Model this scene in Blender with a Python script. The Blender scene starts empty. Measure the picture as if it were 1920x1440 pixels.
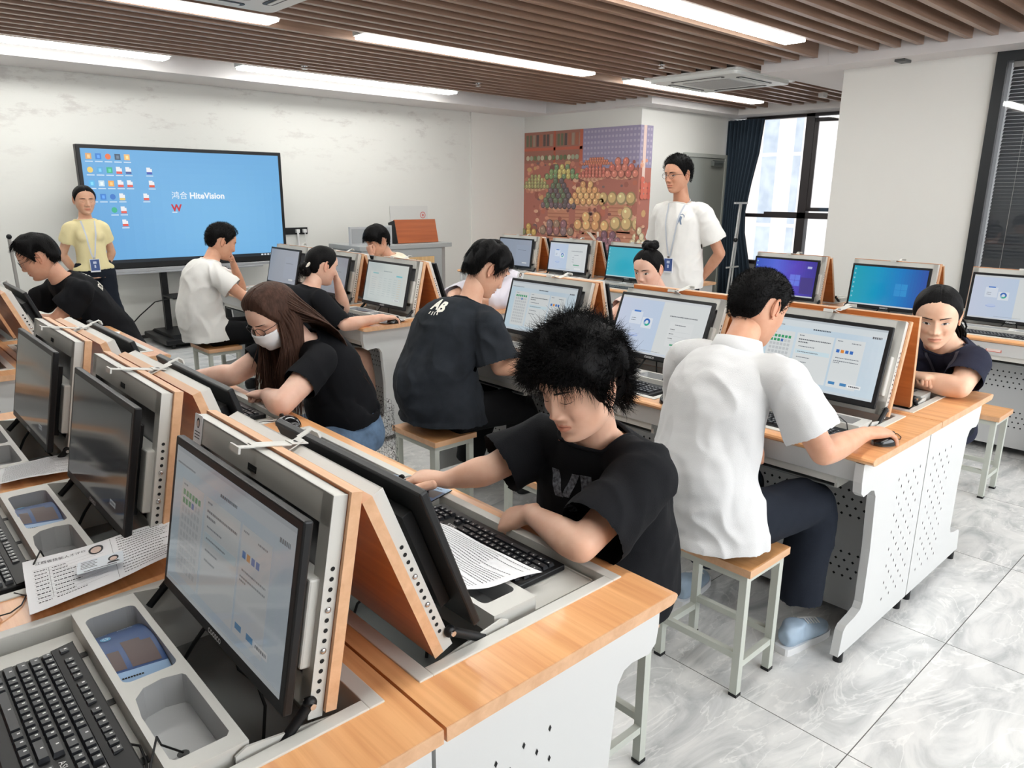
import bpy, bmesh, math, random
from mathutils import Vector, Matrix, Euler, noise
from math import sin, cos, pi, radians, atan2, sqrt
SC = bpy.context.scene
COL = SC.collection
# ---------------- camera ----------------
cam_d = bpy.data.cameras.new('camera'); cam = bpy.data.objects.new('camera', cam_d); COL.objects.link(cam)
F_PX, PITCH, ROLL, YAW = 1380.3, 0.2549, 0.0091, 0.745
CAM = Vector((-0.572, -0.7624, 1.5384))
cam_d.sensor_fit = 'HORIZONTAL'; cam_d.sensor_width = 36.0; cam_d.lens = 36.0 * F_PX / 1920
cam_d.clip_start = 0.02; cam_d.clip_end = 200
fw = Vector((sin(YAW) * cos(PITCH), cos(YAW) * cos(PITCH), -sin(PITCH)))
rt = Vector((cos(YAW), -sin(YAW), 0)); up = rt.cross(fw)
R2 = cos(ROLL) * rt + sin(ROLL) * up; U2 = -sin(ROLL) * rt + cos(ROLL) * up
cam.matrix_world = Matrix(((R2.x, U2.x, -fw.x, CAM.x), (R2.y, U2.y, -fw.y, CAM.y), (R2.z, U2.z, -fw.z, CAM.z), (0, 0, 0, 1)))
SC.camera = cam
# ---------------- world, exposure ----------------
W = bpy.data.worlds.new('daylight'); SC.world = W; W.use_nodes = True
bg = W.node_tree.nodes['Background']; bg.inputs[0].default_value = (0.86, 0.93, 1.0, 1); bg.inputs[1].default_value = 1.3
SC.view_settings.view_transform = 'Standard'; SC.view_settings.look = 'None'; SC.view_settings.gamma = 1
SC.view_settings.use_curve_mapping = False; SC.view_settings.exposure = 0.40
SC.cycles.use_denoising = True
SC.cycles.max_bounces = 7; SC.cycles.diffuse_bounces = 4; SC.cycles.glossy_bounces = 3; SC.cycles.transmission_bounces = 4
SC.cycles.sample_clamp_indirect = 6.0; SC.cycles.caustics_reflective = False; SC.cycles.caustics_refractive = False
LAMP = 16.0           # brightness of the ceiling light panels

ADDED_L = bpy.data.lights.new('added_back_daylight', 'AREA'); ADDED_L.shape = 'RECTANGLE'; ADDED_L.size = 5.4; ADDED_L.size_y = 1.6; ADDED_L.energy = 95; ADDED_L.color = (.95, .98, 1.0)
wl = bpy.data.objects.new('added_back_daylight', ADDED_L); COL.objects.link(wl); wl.location = (2.7, -3.02, 1.75); wl.rotation_euler = (radians(80), 0, 0)   # area lamp added at the unseen back window to brighten the near side

# ---------------- colours and materials ----------------
def lin(c):
    return tuple((x / 255 / 12.92) if x / 255 <= 0.04045 else (((x / 255) + 0.055) / 1.055) ** 2.4 for x in c) + (1.0,)
MATS = {}
def mat(name, rgb=(200, 200, 200), rough=0.5, metal=0.0, spec=0.5, noise_s=None, noise_a=0.0, bump=0.0, bump_s=200.0, coat=0.0, stretch=None, sheen=0.0, sss=0.0):
    if name in MATS: return MATS[name]
    m = bpy.data.materials.new(name); m.use_nodes = True; nt = m.node_tree; b = nt.nodes['Principled BSDF']
    c = lin(rgb); b.inputs['Base Color'].default_value = c
    b.inputs['Roughness'].default_value = rough; b.inputs['Metallic'].default_value = metal
    b.inputs['Specular IOR Level'].default_value = spec; b.inputs['Coat Weight'].default_value = coat; b.inputs['Coat Roughness'].default_value = 0.12
    b.inputs['Sheen Weight'].default_value = sheen
    if sss:
        b.inputs['Subsurface Weight'].default_value = sss; b.inputs['Subsurface Radius'].default_value = (0.012, 0.005, 0.003); b.inputs['Subsurface Scale'].default_value = 1.0
    tc = nt.nodes.new('ShaderNodeTexCoord'); mp = nt.nodes.new('ShaderNodeMapping'); nt.links.new(tc.outputs['Object'], mp.inputs[0])
    if stretch: mp.inputs['Scale'].default_value = stretch
    if noise_s:
        n = nt.nodes.new('ShaderNodeTexNoise'); n.inputs['Scale'].default_value = noise_s; n.inputs['Detail'].default_value = 5
        nt.links.new(mp.outputs[0], n.inputs['Vector'])
        r = nt.nodes.new('ShaderNodeValToRGB'); r.color_ramp.elements[0].position = 0.3; r.color_ramp.elements[1].position = 0.7
        r.color_ramp.elements[0].color = tuple(x * (1 - noise_a) for x in c[:3]) + (1,); r.color_ramp.elements[1].color = tuple(min(1, x * (1 + noise_a)) for x in c[:3]) + (1,)
        nt.links.new(n.outputs['Fac'], r.inputs[0]); nt.links.new(r.outputs[0], b.inputs['Base Color'])
    if bump:
        n2 = nt.nodes.new('ShaderNodeTexNoise'); n2.inputs['Scale'].default_value = bump_s; n2.inputs['Detail'].default_value = 3
        nt.links.new(mp.outputs[0], n2.inputs['Vector'])
        bp = nt.nodes.new('ShaderNodeBump'); bp.inputs['Strength'].default_value = bump; bp.inputs['Distance'].default_value = 0.004
        nt.links.new(n2.outputs['Fac'], bp.inputs['Height']); nt.links.new(bp.outputs[0], b.inputs['Normal'])
    MATS[name] = m; return m
def emis(name, rgb, s=1.0, gloss=0.0):
    if name in MATS: return MATS[name]
    m = bpy.data.materials.new(name); m.use_nodes = True; b = m.node_tree.nodes['Principled BSDF']
    b.inputs['Base Color'].default_value = (0.006, 0.006, 0.007, 1); b.inputs['Roughness'].default_value = 0.35; b.inputs['Specular IOR Level'].default_value = 0.35 + gloss
    if gloss: b.inputs['Roughness'].default_value = 0.1
    b.inputs['Emission Color'].default_value = lin(rgb); b.inputs['Emission Strength'].default_value = s
    MATS[name] = m; return m
def wood(name, a, b_, axis='y', rough=0.33, coat=0.25):
    if name in MATS: return MATS[name]
    m = bpy.data.materials.new(name); m.use_nodes = True; nt = m.node_tree; b = nt.nodes['Principled BSDF']
    tc = nt.nodes.new('ShaderNodeTexCoord'); mp = nt.nodes.new('ShaderNodeMapping'); nt.links.new(tc.outputs['Object'], mp.inputs[0])
    s = {'x': (1.2, 34, 34), 'y': (34, 1.2, 34), 'z': (34, 34, 1.2)}[axis]; mp.inputs['Scale'].default_value = s
    n = nt.nodes.new('ShaderNodeTexNoise'); n.inputs['Scale'].default_value = 1.0; n.inputs['Detail'].default_value = 6; n.inputs['Roughness'].default_value = 0.6; n.inputs['Distortion'].default_value = 0.35
    nt.links.new(mp.outputs[0], n.inputs['Vector'])
    r = nt.nodes.new('ShaderNodeValToRGB'); r.color_ramp.elements[0].position = 0.34; r.color_ramp.elements[1].position = 0.66
    r.color_ramp.elements[0].color = lin(a); r.color_ramp.elements[1].color = lin(b_)
    nt.links.new(n.outputs['Fac'], r.inputs[0]); nt.links.new(r.outputs[0], b.inputs['Base Color'])
    b.inputs['Roughness'].default_value = rough; b.inputs['Coat Weight'].default_value = coat; b.inputs['Coat Roughness'].default_value = 0.15
    MATS[name] = m; return m

WOOD = wood('beech_laminate', (210, 148, 98), (238, 182, 128))
WOODX = wood('beech_laminate_seat', (200, 144, 92), (218, 162, 110), 'x')
EDGE = wood('beech_edge_band', (206, 160, 122), (222, 178, 140), 'y', 0.45, 0.0)
WOODSH = wood('beech_laminate_shaded', (184, 108, 56), (206, 128, 70))  # same beech on the lids, with their shade put into a darker colour
STEEL = mat('powder_coated_steel', (203, 202, 197), 0.42, bump=0.06, bump_s=900)
STEEL2 = mat('panel_steel', (206, 207, 207), 0.45)
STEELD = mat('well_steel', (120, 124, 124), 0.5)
SHELLI = mat('shell_inner_steel', (150, 151, 154), 0.32, 0.35)
DARK = mat('black_plastic', (15, 16, 19), 0.42, spec=.35)
DARKM = mat('black_matte', (14, 15, 17), 0.65)
HOLE = mat('hole_black', (22, 23, 25), 0.9)
KEYM = mat('key_plastic', (34, 36, 41), 0.3)
KEYP = mat('key_print', (215, 215, 215), 0.6)
CHROME = mat('chrome', (200, 200, 202), 0.18, 1.0)
GREYLEG = mat('stool_steel', (190, 194, 186), 0.45)
PAPER = mat('white_paper', (236, 237, 240), 0.8)
INK = mat('ink', (70, 72, 78), 0.8)
WHITEP = mat('white_plastic', (225, 225, 225), 0.4)

# ---------------- mesh builder ----------------
class MB:
    def __init__(s, M=None): s.v = []; s.f = []; s.m = []; s.sm = []; s.M = M or Matrix.Identity(4)
    def add(s, vs, fs, mi=0, smooth=False):
        o = len(s.v); s.v += [tuple(s.M @ Vector(v)) for v in vs]
        for f in fs: s.f.append([i + o for i in f]); s.m.append(mi); s.sm.append(smooth)
    def box(s, x0, x1, y0, y1, z0, z1, mi=0, T=None):
        vs = [(x, y, z) for z in (z0, z1) for y in (y0, y1) for x in (x0, x1)]
        if T is not None: vs = [T @ Vector(v) for v in vs]
        s.add(vs, [(0, 2, 3, 1), (4, 5, 7, 6), (0, 1, 5, 4), (2, 6, 7, 3), (0, 4, 6, 2), (1, 3, 7, 5)], mi)
    def quad(s, a, b, c, d, mi=0): s.add([a, b, c, d], [(0, 1, 2, 3)], mi)
    def prism(s, pts, w0, w1, axis='y', mi=0, mi2=None, T=None):
        n = len(pts)
        def P(p, w): return {'y': (p[0], w, p[1]), 'z': (p[0], p[1], w), 'x': (w, p[0], p[1])}[axis]
        vs = [P(p, w0) for p in pts] + [P(p, w1) for p in pts]
        if T is not None: vs = [T @ Vector(v) for v in vs]
        s.add(vs, [tuple(range(n))[::-1], tuple(range(n, 2 * n))], mi)
        s.add(vs, [(i, (i + 1) % n, n + (i + 1) % n, n + i) for i in range(n)], mi if mi2 is None else mi2)
    def tube(s, path, r, n=8, mi=0, closed_ends=True, smooth=True):
        path = [Vector(p) for p in path]; rs = r if isinstance(r, (list, tuple)) else [r] * len(path)
        vs = []; prev = None
        for i, p in enumerate(path):
            t = (path[min(i + 1, len(path) - 1)] - path[max(i - 1, 0)]).normalized()
            if prev is None:
                u = t.cross(Vector((0, 0, 1)));
                if u.length < 1e-3: u = t.cross(Vector((1, 0, 0)))
            else: u = prev - t * prev.dot(t)
            u.normalize(); prev = u; w = t.cross(u)
            for k in range(n): a = 2 * pi * k / n; vs.append(p + (u * cos(a) + w * sin(a)) * rs[i])
        fs = []
        for i in range(len(path) - 1):
            for k in range(n): fs.append((i * n + k, i * n + (k + 1) % n, (i + 1) * n + (k + 1) % n, (i + 1) * n + k))
        s.add(vs, fs, mi, smooth)
        if closed_ends: s.add(vs, [tuple(range(n))[::-1], tuple(range((len(path) - 1) * n, len(path) * n))], mi)
    def cyl(s, a, b, r, n=12, mi=0): s.tube([a, b], r, n, mi)
    def disc(s, c, r, mi=0, n=16, nrm='z', ry=None):
        ry = ry or r; c = Vector(c); vs = []
        for k in range(n):
            a = 2 * pi * k / n; p = (r * cos(a), ry * sin(a))
            vs.append(c + Vector({'z': (p[0], p[1], 0), 'x': (0, p[0], p[1]), 'y': (p[0], 0, p[1])}[nrm]))
        s.add(vs, [tuple(range(n))], mi)
    def sphere(s, c, rx, ry=None, rz=None, mi=0, nu=14, nv=9, T=None):
        ry = ry or rx; rz = rz or rx; vs = []; fs = []
        for j in range(nv + 1):
            t = pi * j / nv
            for i in range(nu): a = 2 * pi * i / nu; vs.append(Vector((c[0] + rx * sin(t) * cos(a), c[1] + ry * sin(t) * sin(a), c[2] + rz * cos(t))))
        if T is not None: vs = [T @ v for v in vs]
        for j in range(nv):
            for i in range(nu): fs.append((j * nu + i, (j + 1) * nu + i, (j + 1) * nu + (i + 1) % nu, j * nu + (i + 1) % nu))
        s.add(vs, fs, mi, True)
    def text(s, txt, size, T, mi=0, offset=0.0):
        vs, fs = text_geo(txt, size, offset); s.add([T @ Vector(v) for v in vs], fs, mi)
    def build(s, name, mats, parent=None, smooth=None):
        me = bpy.data.meshes.new(name); me.from_pydata(s.v, [], s.f); me.update()
        if not isinstance(mats, (list, tuple)): mats = [mats]
        for m in mats: me.materials.append(m)
        me.polygons.foreach_set('material_index', s.m); me.polygons.foreach_set('use_smooth', s.sm if smooth is None else [smooth] * len(s.f))
        ob = bpy.data.objects.new(name, me); COL.objects.link(ob)
        if parent: ob.parent = parent
        return ob
_TG = {}
def text_geo(txt, size, offset=0.0):
    k = (txt, size, offset)
    if k in _TG: return _TG[k]
    cu = bpy.data.curves.new('t', 'FONT'); cu.body = txt; cu.size = size; cu.resolution_u = 2; cu.offset = offset; cu.align_x = 'CENTER'; cu.align_y = 'CENTER'
    o = bpy.data.objects.new('t', cu); COL.objects.link(o)
    dg = bpy.context.evaluated_depsgraph_get(); me = bpy.data.meshes.new_from_object(o.evaluated_get(dg))
    r = ([tuple(v.co) for v in me.vertices], [tuple(p.vertices) for p in me.polygons])
    bpy.data.objects.remove(o); bpy.data.curves.remove(cu); bpy.data.meshes.remove(me)
    _TG[k] = r; return r
def bevel(o, w=0.002, seg=2):
    m = o.modifiers.new('bevel', 'BEVEL'); m.width = w; m.segments = seg; m.limit_method = 'ANGLE'; m.angle_limit = radians(40); return o
def empty(name, label=None, cat=None, loc=(0, 0, 0), rz=0, group=None):
    o = bpy.data.objects.new(name, None); COL.objects.link(o); o.location = loc; o.rotation_euler = (0, 0, rz); o.empty_display_size = 0.1
    tag(o, label, cat, group); return o
def tag(o, label=None, cat=None, group=None, kind=None):
    if label: o['label'] = label
    if cat: o['category'] = cat
    if group: o['group'] = group
    if kind: o['kind'] = kind
    return o
def copy_tree(o, parent=None):
    c = o.copy(); COL.objects.link(c)
    if parent: c.parent = parent
    for ch in list(o.children): copy_tree(ch, c)
    return c
def rrect(x0, x1, y0, y1, r, n=5):
    pts = []
    for cx, cy, a0 in ((x1 - r, y1 - r, 0), (x0 + r, y1 - r, pi / 2), (x0 + r, y0 + r, pi), (x1 - r, y0 + r, 3 * pi / 2)):
        for k in range(n + 1): a = a0 + pi / 2 * k / n; pts.append((cx + r * cos(a), cy + r * sin(a)))
    return pts
def px(x, y):      # direction of a photo pixel, used only to work out world positions while writing the scene
    return (fw + R2 * ((x - 960) / F_PX) - U2 * ((y - 720) / F_PX))
# ================= ROOM =================
def noise_wall(name, rgb, smear=0.0):
    m = mat(name, rgb, 0.6, noise_s=0.9, noise_a=0.015, bump=0.03, bump_s=60)
    if smear:
        nt = m.node_tree; b = nt.nodes['Principled BSDF']
        src = b.inputs['Base Color'].links[0].from_socket
        tc = nt.nodes.new('ShaderNodeTexCoord'); mp = nt.nodes.new('ShaderNodeMapping'); mp.inputs['Scale'].default_value = (1.6, 1.6, 4.5)
        nt.links.new(tc.outputs['Object'], mp.inputs[0]); n = nt.nodes.new('ShaderNodeTexNoise'); n.inputs['Scale'].default_value = 1.6; n.inputs['Detail'].default_value = 8; n.inputs['Roughness'].default_value = 0.72
        nt.links.new(mp.outputs[0], n.inputs['Vector'])
        r = nt.nodes.new('ShaderNodeValToRGB'); r.color_ramp.elements[0].position = 0.55; r.color_ramp.elements[1].position = 0.64
        r.color_ramp.elements[0].color = (0, 0, 0, 1); r.color_ramp.elements[1].color = (1, 1, 1, 1); nt.links.new(n.outputs['Fac'], r.inputs[0])
        sep = nt.nodes.new('ShaderNodeSeparateXYZ'); nt.links.new(tc.outputs['Object'], sep.inputs[0])
        mr = nt.nodes.new('ShaderNodeMapRange'); mr.inputs[1].default_value = 1.5; mr.inputs[2].default_value = 2.35; nt.links.new(sep.outputs['Z'], mr.inputs[0])
        mu = nt.nodes.new('ShaderNodeMath'); mu.operation = 'MULTIPLY'; nt.links.new(r.outputs[0], mu.inputs[0]); nt.links.new(mr.outputs[0], mu.inputs[1])
        mu2 = nt.nodes.new('ShaderNodeMath'); mu2.operation = 'MULTIPLY'; mu2.inputs[1].default_value = smear; nt.links.new(mu.outputs[0], mu2.inputs[0])
        mx = nt.nodes.new('ShaderNodeMix'); mx.data_type = 'RGBA'; nt.links.new(mu2.outputs[0], mx.inputs['Factor']); nt.links.new(src, mx.inputs['A']); mx.inputs['B'].default_value = lin((168, 160, 158))
        nt.links.new(mx.outputs['Result'], b.inputs['Base Color'])
    return m
WALLW = noise_wall('wall_paint', (224, 223, 219))
WALLT = noise_wall('wall_paint_scuffed', (216, 216, 212), 0.4)
CEILP = mat('ceiling_paint', (222, 218, 218), 0.7)
PLEN = mat('plenum_paint', (66, 58, 52), 0.9)
SLAT = wood('brown_slat', (136, 108, 90), (158, 128, 110), 'x', 0.42, 0.15)

def structure(mb, name, m): return tag(mb.build(name, m), kind='structure')
# floor: grey marble look tiles, 0.8 m, joints at x=1.33+0.8k, y=-0.12+0.8k
FM = bpy.data.materials.new('marble_floor_tile'); FM.use_nodes = True
def floor_mat():
    nt = FM.node_tree; b = nt.nodes['Principled BSDF']; L = nt.links.new
    tc = nt.nodes.new('ShaderNodeTexCoord')
    mp = nt.nodes.new('ShaderNodeMapping'); mp.inputs['Location'].default_value = (-1.33 + 8, 0.12 + 8, 0); mp.inputs['Scale'].default_value = (1, 1, 1); L(tc.outputs['Object'], mp.inputs[0])
    br = nt.nodes.new('ShaderNodeTexBrick'); br.offset = 0; br.offset_frequency = 2; br.inputs['Scale'].default_value = 1; br.inputs['Brick Width'].default_value = 0.8; br.inputs['Row Height'].default_value = 0.8
    br.inputs['Mortar Size'].default_value = 0.0016; br.inputs['Mortar Smooth'].default_value = 0.1; br.inputs['Bias'].default_value = 0
    br.inputs['Color1'].default_value = (0.2, 0.2, 0.2, 1); br.inputs['Color2'].default_value = (0.8, 0.8, 0.8, 1); L(mp.outputs[0], br.inputs['Vector'])
    # per tile offset of the veins
    vs = nt.nodes.new('ShaderNodeVectorMath'); vs.operation = 'MULTIPLY'; vs.inputs[1].default_value = (9, 5, 7); L(br.outputs['Color'], vs.inputs[0])
    va = nt.nodes.new('ShaderNodeVectorMath'); L(tc.outputs['Object'], va.inputs[0]); L(vs.outputs[0], va.inputs[1])
    m2 = nt.nodes.new('ShaderNodeMapping'); m2.inputs['Rotation'].default_value = (0, 0, 0.7); m2.inputs['Scale'].default_value = (1.0, 2.3, 1); L(va.outputs[0], m2.inputs[0])
    n1 = nt.nodes.new('ShaderNodeTexNoise'); n1.inputs['Scale'].default_value = 2.6; n1.inputs['Detail'].default_value = 9; n1.inputs['Roughness'].default_value = 0.62; n1.inputs['Distortion'].default_value = 1.6; L(m2.outputs[0], n1.inputs['Vector'])
    r1 = nt.nodes.new('ShaderNodeValToRGB'); e = r1.color_ramp.elements; e[0].position = 0.3; e[0].color = lin((168, 170, 171)); e[1].position = 0.72; e[1].color = lin((220, 220, 219))
    e2 = e.new(0.48); e2.color = lin((200, 201, 201)); e3 = e.new(0.56); e3.color = lin((211, 211, 210)); L(n1.outputs['Fac'], r1.inputs[0])
    n2 = nt.nodes.new('ShaderNodeTexNoise'); n2.inputs['Scale'].default_value = 1.7; n2.inputs['Detail'].default_value = 8; n2.inputs['Distortion'].default_value = 2.6; L(m2.outputs[0], n2.inputs['Vector'])
    r2 = nt.nodes.new('ShaderNodeValToRGB'); f = r2.color_ramp.elements; f[0].position = 0.485; f[0].color = (0, 0, 0, 1); f[1].position = 0.515; f[1].color = (0, 0, 0, 1); g = f.new(0.5); g.color = (1, 1, 1, 1); L(n2.outputs['Fac'], r2.inputs[0])
    mx = nt.nodes.new('ShaderNodeMix'); mx.data_type = 'RGBA'; k = nt.nodes.new('ShaderNodeMath'); k.operation = 'MULTIPLY'; k.inputs[1].default_value = 0.4; L(r2.outputs[0], k.inputs[0]); L(k.outputs[0], mx.inputs['Factor']); L(r1.outputs[0], mx.inputs['A']); mx.inputs['B'].default_value = lin((244, 243, 240))
    mj = nt.nodes.new('ShaderNodeMix'); mj.data_type = 'RGBA'; L(br.outputs['Fac'], mj.inputs['Factor']); L(mx.outputs['Result'], mj.inputs['A']); mj.inputs['B'].default_value = lin((92, 90, 88))
    L(mj.outputs['Result'], b.inputs['Base Color']); b.inputs['Roughness'].default_value = 0.22; b.inputs['Specular IOR Level'].default_value = 0.45
floor_mat()
XL, YB, YF = -3.4, -3.2, 7.55
f = MB(); f.quad((XL, YB, 0), (9.6, YB, 0), (9.6, YF, 0), (XL, YF, 0)); structure(f, 'floor', FM)
H = 2.95
w = MB(); w.box(XL, 6.27, YF, YF + .15, 0, H); w.box(6.27, 7.28, YF - .02, YF + .15, 0, H, 1); structure(w, 'wall_front', [WALLT, WALLW])
w = MB(); w.box(7.28, 7.43, 5.38, YF, 0, H); w.box(7.43, 9.7, 5.38, 5.53, 0, H); structure(w, 'wall_mural', WALLW)
w = MB(); w.box(XL - .15, XL, YB, YF, 0, H); structure(w, 'wall_left', WALLW)
w = MB(); w.box(XL, 0, YB - .15, YB, 0, H); w.box(5.4, 6.4, YB - .15, YB, 0, H); w.box(0, 5.4, YB - .15, YB, 0, .95); w.box(0, 5.4, YB - .15, YB, 2.55, H); structure(w, 'wall_back', WALLW)
w = MB(); w.box(6.25, 9.5, 1.2, 2.38, 0, H); structure(w, 'wall_column', WALLW)
w = MB(); w.box(9.5, 9.65, 2.38, 5.38, 0, 0.55); w.box(9.5, 9.65, 2.38, 5.38, 2.59, H); structure(w, 'wall_right', WALLW)
w = MB(); w.box(6.25, 6.4, YB, 1.2, 0, 0.5); w.box(6.25, 6.4, YB, 1.2, 2.6, H); w.box(6.25, 6.4, YB, -2.2, .5, 2.6); structure(w, 'wall_near_right', WALLW)
# upper ceiling and dropped soffits (0.07 lower than the slats), with the recess for the slats
c = MB(); c.box(XL, 9.6, YB, YF, H, H + .05); structure(c, 'ceiling', PLEN)
s = MB()
s.box(XL, 7.1, 6.91, YF, 2.6, 2.94); s.box(7.1, 9.6, 5.1, 7.55, 2.6, 2.94)
s.box(9.06, 9.6, 3.0, 5.1, 2.6, 2.94); s.box(5.93, 9.6, 2.38, 3.0, 2.6, 2.94); s.box(5.93, 6.3, YB, 2.379, 2.6, 2.94)
structure(s, 'ceiling_soffit', CEILP)
# slats: run along x, one mesh per field (pattern of the ceiling)
sl = MB(); y = -3.05
while y < 6.86:
    x1 = 5.925 if y < 2.98 else (9.055 if y < 5.08 else 7.095)
    segs = [(XL + .01, x1)]
    if 3.2 < y < 4.28: segs = [(XL + .01, 5.86), (6.98, x1)]
    if 2.98 < y < 4.14: segs = [(max(a, XL + .01), b) for a, b in ([(XL + .01, 0.67), (1.81, 5.86 if y > 3.2 else x1)] + ([(6.98, x1)] if y > 3.2 else []))]
    hits = any(abs(y - ly) < 0.105 for ly in (0.15, 2.28, 4.48, 6.60, -2.05))
    if not hits:
        for a, b in segs: sl.box(a, b, y - .021, y + .021, 2.67, 2.785)
    y += 0.168
structure(sl, 'ceiling_slats', SLAT)

# --- ceiling light fixtures, two 1.3 m diffuser panels each
LIGHTW = emis('light_panel', (255, 255, 250), LAMP); HOUS = mat('fixture_housing', (228, 230, 228), 0.4)
def light_fixture(x0, yc, label, n=2, L=1.3):
    t = empty('ceiling_light', label, 'ceiling light', (x0, yc, 2.67), 0, 'linear ceiling lights')
    h = MB(); h.box(0, n * L + .02, -.095, .095, 0.012, 0.06); h.build('housing', HOUS, t)
    for i in range(n):
        d = MB(); d.box(i * L + .012, (i + 1) * L - .002, -.085, .085, -.012, .013); bevel(d.build('diffuser', LIGHTW, t), .006, 2)
for x0, yc, lb in ((2.66, 4.48, 'long white ceiling light strip above the room centre, ahead of the fruit mural'), (5.88, 4.48, 'white ceiling light strip beside the square air conditioner near the window'),
                   (-.62, 4.48, 'white ceiling light strip beside the cut-off air conditioner at the top edge'), (2.62, 6.60, 'white ceiling light strip nearest the front wall, over the display'),
                   (-.64, 6.60, 'white ceiling light strip along the front wall above the scuffed paint at its far end'), (2.55, 2.28, 'white ceiling light strip nearest the window bulkhead, cut by the top edge'),
                   (-.6, 2.28, 'white ceiling light strip over the near rows of desks'), (2.66, .15, 'white ceiling light strip over the row with the polo shirt'), (-.6, .15, 'white ceiling light strip over the nearest desks'),
                   (-.6, -2.05, 'white ceiling light strip at the back of the room by the entrance'), (2.66, -2.05, 'white ceiling light strip at the back of the room by the blinds')):
    light_fixture(x0, yc, lb)
# --- cassette air conditioners
def aircon(x, y, label):
    t = empty('air_conditioner', label, 'air conditioner', (x, y, 2.655), 0, 'ceiling cassette air conditioners')
    p = MB(); p.prism(rrect(-.52, .52, -.5, .5, .05), -.03, .01, 'z'); p.prism(rrect(-.56, .56, -.54, .54, .03), .0, .02, 'z'); bevel(p.build('panel', HOUS, t), .006, 2)
    g = MB(); g.prism(rrect(-.27, .27, -.27, .27, .03), -.036, -.028, 'z'); g.build('grille', mat('ac_grille', (176, 176, 176), 0.5, noise_s=120, noise_a=.15), t)
    for k in range(4):
        v = MB(); a = k * pi / 2; T = Matrix.Rotation(a, 4, 'Z'); v.prism(rrect(-.3, .3, .36, .43, .03), -.0335, -.029, 'z', T=T); v.prism(rrect(-.27, .27, .385, .41, .01), -.038, -.0335, 'z', 1, T=T); v.build('louver', [DARK, HOUS], t)
aircon(6.42, 3.74, 'white square ceiling air conditioner panel near the window'); aircon(1.24, 3.56, 'white ceiling air conditioner cut by the top edge of the photo')
for (x, y, lb) in ((5.28, 3.62, 'small ceiling sprinkler near the window-side air conditioner'), (3.02, 6.05, 'small ceiling sprinkler near the wall over the display'), (4.9, 5.75, 'small ceiling sprinkler ahead of the fruit mural')):
    s = MB(); s.cyl((0, 0, .08), (0, 0, -.02), .012); s.disc((0, 0, -.025), .03, 0, 14); s.cyl((0, 0, .0), (0, 0, .006), .032, 14); o = s.build('sprinkler', CHROME); o.location = (x, y, 2.665); tag(o, lb, 'sprinkler', 'ceiling sprinklers')
s = MB(); s.box(-.07, .07, -.04, .04, -.02, 0); o = bevel(s.build('ceiling_sensor', mat('sensor_grey', (70, 72, 72), .5)), .004); o.location = (6.08, 1.83, 2.6); tag(o, 'small dark rectangular sensor on the soffit above the white column', 'sensor')
s = MB(); s.box(-.05, .05, -.03, .03, -.05, 0); s.disc((0, 0, -.051), .02, 1); o = s.build('smoke_detector', [WHITEP, DARK]); o.location = (8.0, 3.4, 2.655); tag(o, 'small white camera box under the far slats beside the bulkhead', 'camera')

# --- windows
FRAME = mat('window_frame_dark', (48, 42, 44), 0.4); FRAMEB = mat('window_frame_black', (26, 30, 34), 0.4)
GL = bpy.data.materials.new('window_glass'); GL.use_nodes = True
_nt = GL.node_tree; _nt.nodes.remove(_nt.nodes['Principled BSDF']); _tr = _nt.nodes.new('ShaderNodeBsdfTransparent'); _gl = _nt.nodes.new('ShaderNodeBsdfGlossy'); _gl.inputs['Roughness'].default_value = .02
_fr = _nt.nodes.new('ShaderNodeFresnel'); _fr.inputs['IOR'].default_value = 1.45; _mx = _nt.nodes.new('ShaderNodeMixShader'); _nt.links.new(_fr.outputs[0], _mx.inputs[0]); _nt.links.new(_tr.outputs[0], _mx.inputs[1]); _nt.links.new(_gl.outputs[0], _mx.inputs[2]); _nt.links.new(_mx.outputs[0], _nt.nodes['Material Output'].inputs[0])
t = tag(empty('window_1', loc=(9.5, 3.9, 0)), kind='structure')
w = MB()
for y0, y1, z0, z1 in ((.28, .40, .55, 2.6), (-1.5, .9, 1.22, 1.30), (-1.5, 1.3, 2.56, 2.6), (-1.5, 1.3, .55, .6), (.9, 1.48, 1.22, 1.27), (-.32, -.26, .55, 2.6)): w.box(-.04, .06, y0, y1, z0, z1)
w.build('window_frame', FRAME, t)
g = MB(); g.box(.0, .006, -1.5, 1.46, .6, 2.56); g.build('window_pane', GL, t)
sa = MB()
T = Matrix.Translation((-.02, .28, 0)) @ Matrix.Rotation(radians(14), 4, 'Z')
for a, b_, z0, z1 in ((-.62, -.57, 1.32, 2.54), (-.05, 0, 1.32, 2.54), (-.62, 0, 1.32, 1.37), (-.62, 0, 2.49, 2.54)): sa.box(-.02, .02, a, b_, z0, z1, 0, T)
sa.build('window_sash', FRAME, t)
t = tag(empty('added_window', loc=(2.7, YB, 0)), kind='structure')  # unseen window behind the camera, added to bring in daylight
w = MB(); [w.box(a - .03, a + .03, -.1, -.04, .95, 2.55) for a in (-2.67, -1.35, 0, 1.35, 2.67)]; w.box(-2.7, 2.7, -.1, -.04, .95, 1.01); w.box(-2.7, 2.7, -.1, -.04, 2.49, 2.55); w.build('window_frame', FRAME, t)
g = MB(); g.box(-2.7, 2.7, -.073, -.067, .98, 2.52); g.build('window_pane', GL, t)
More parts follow.
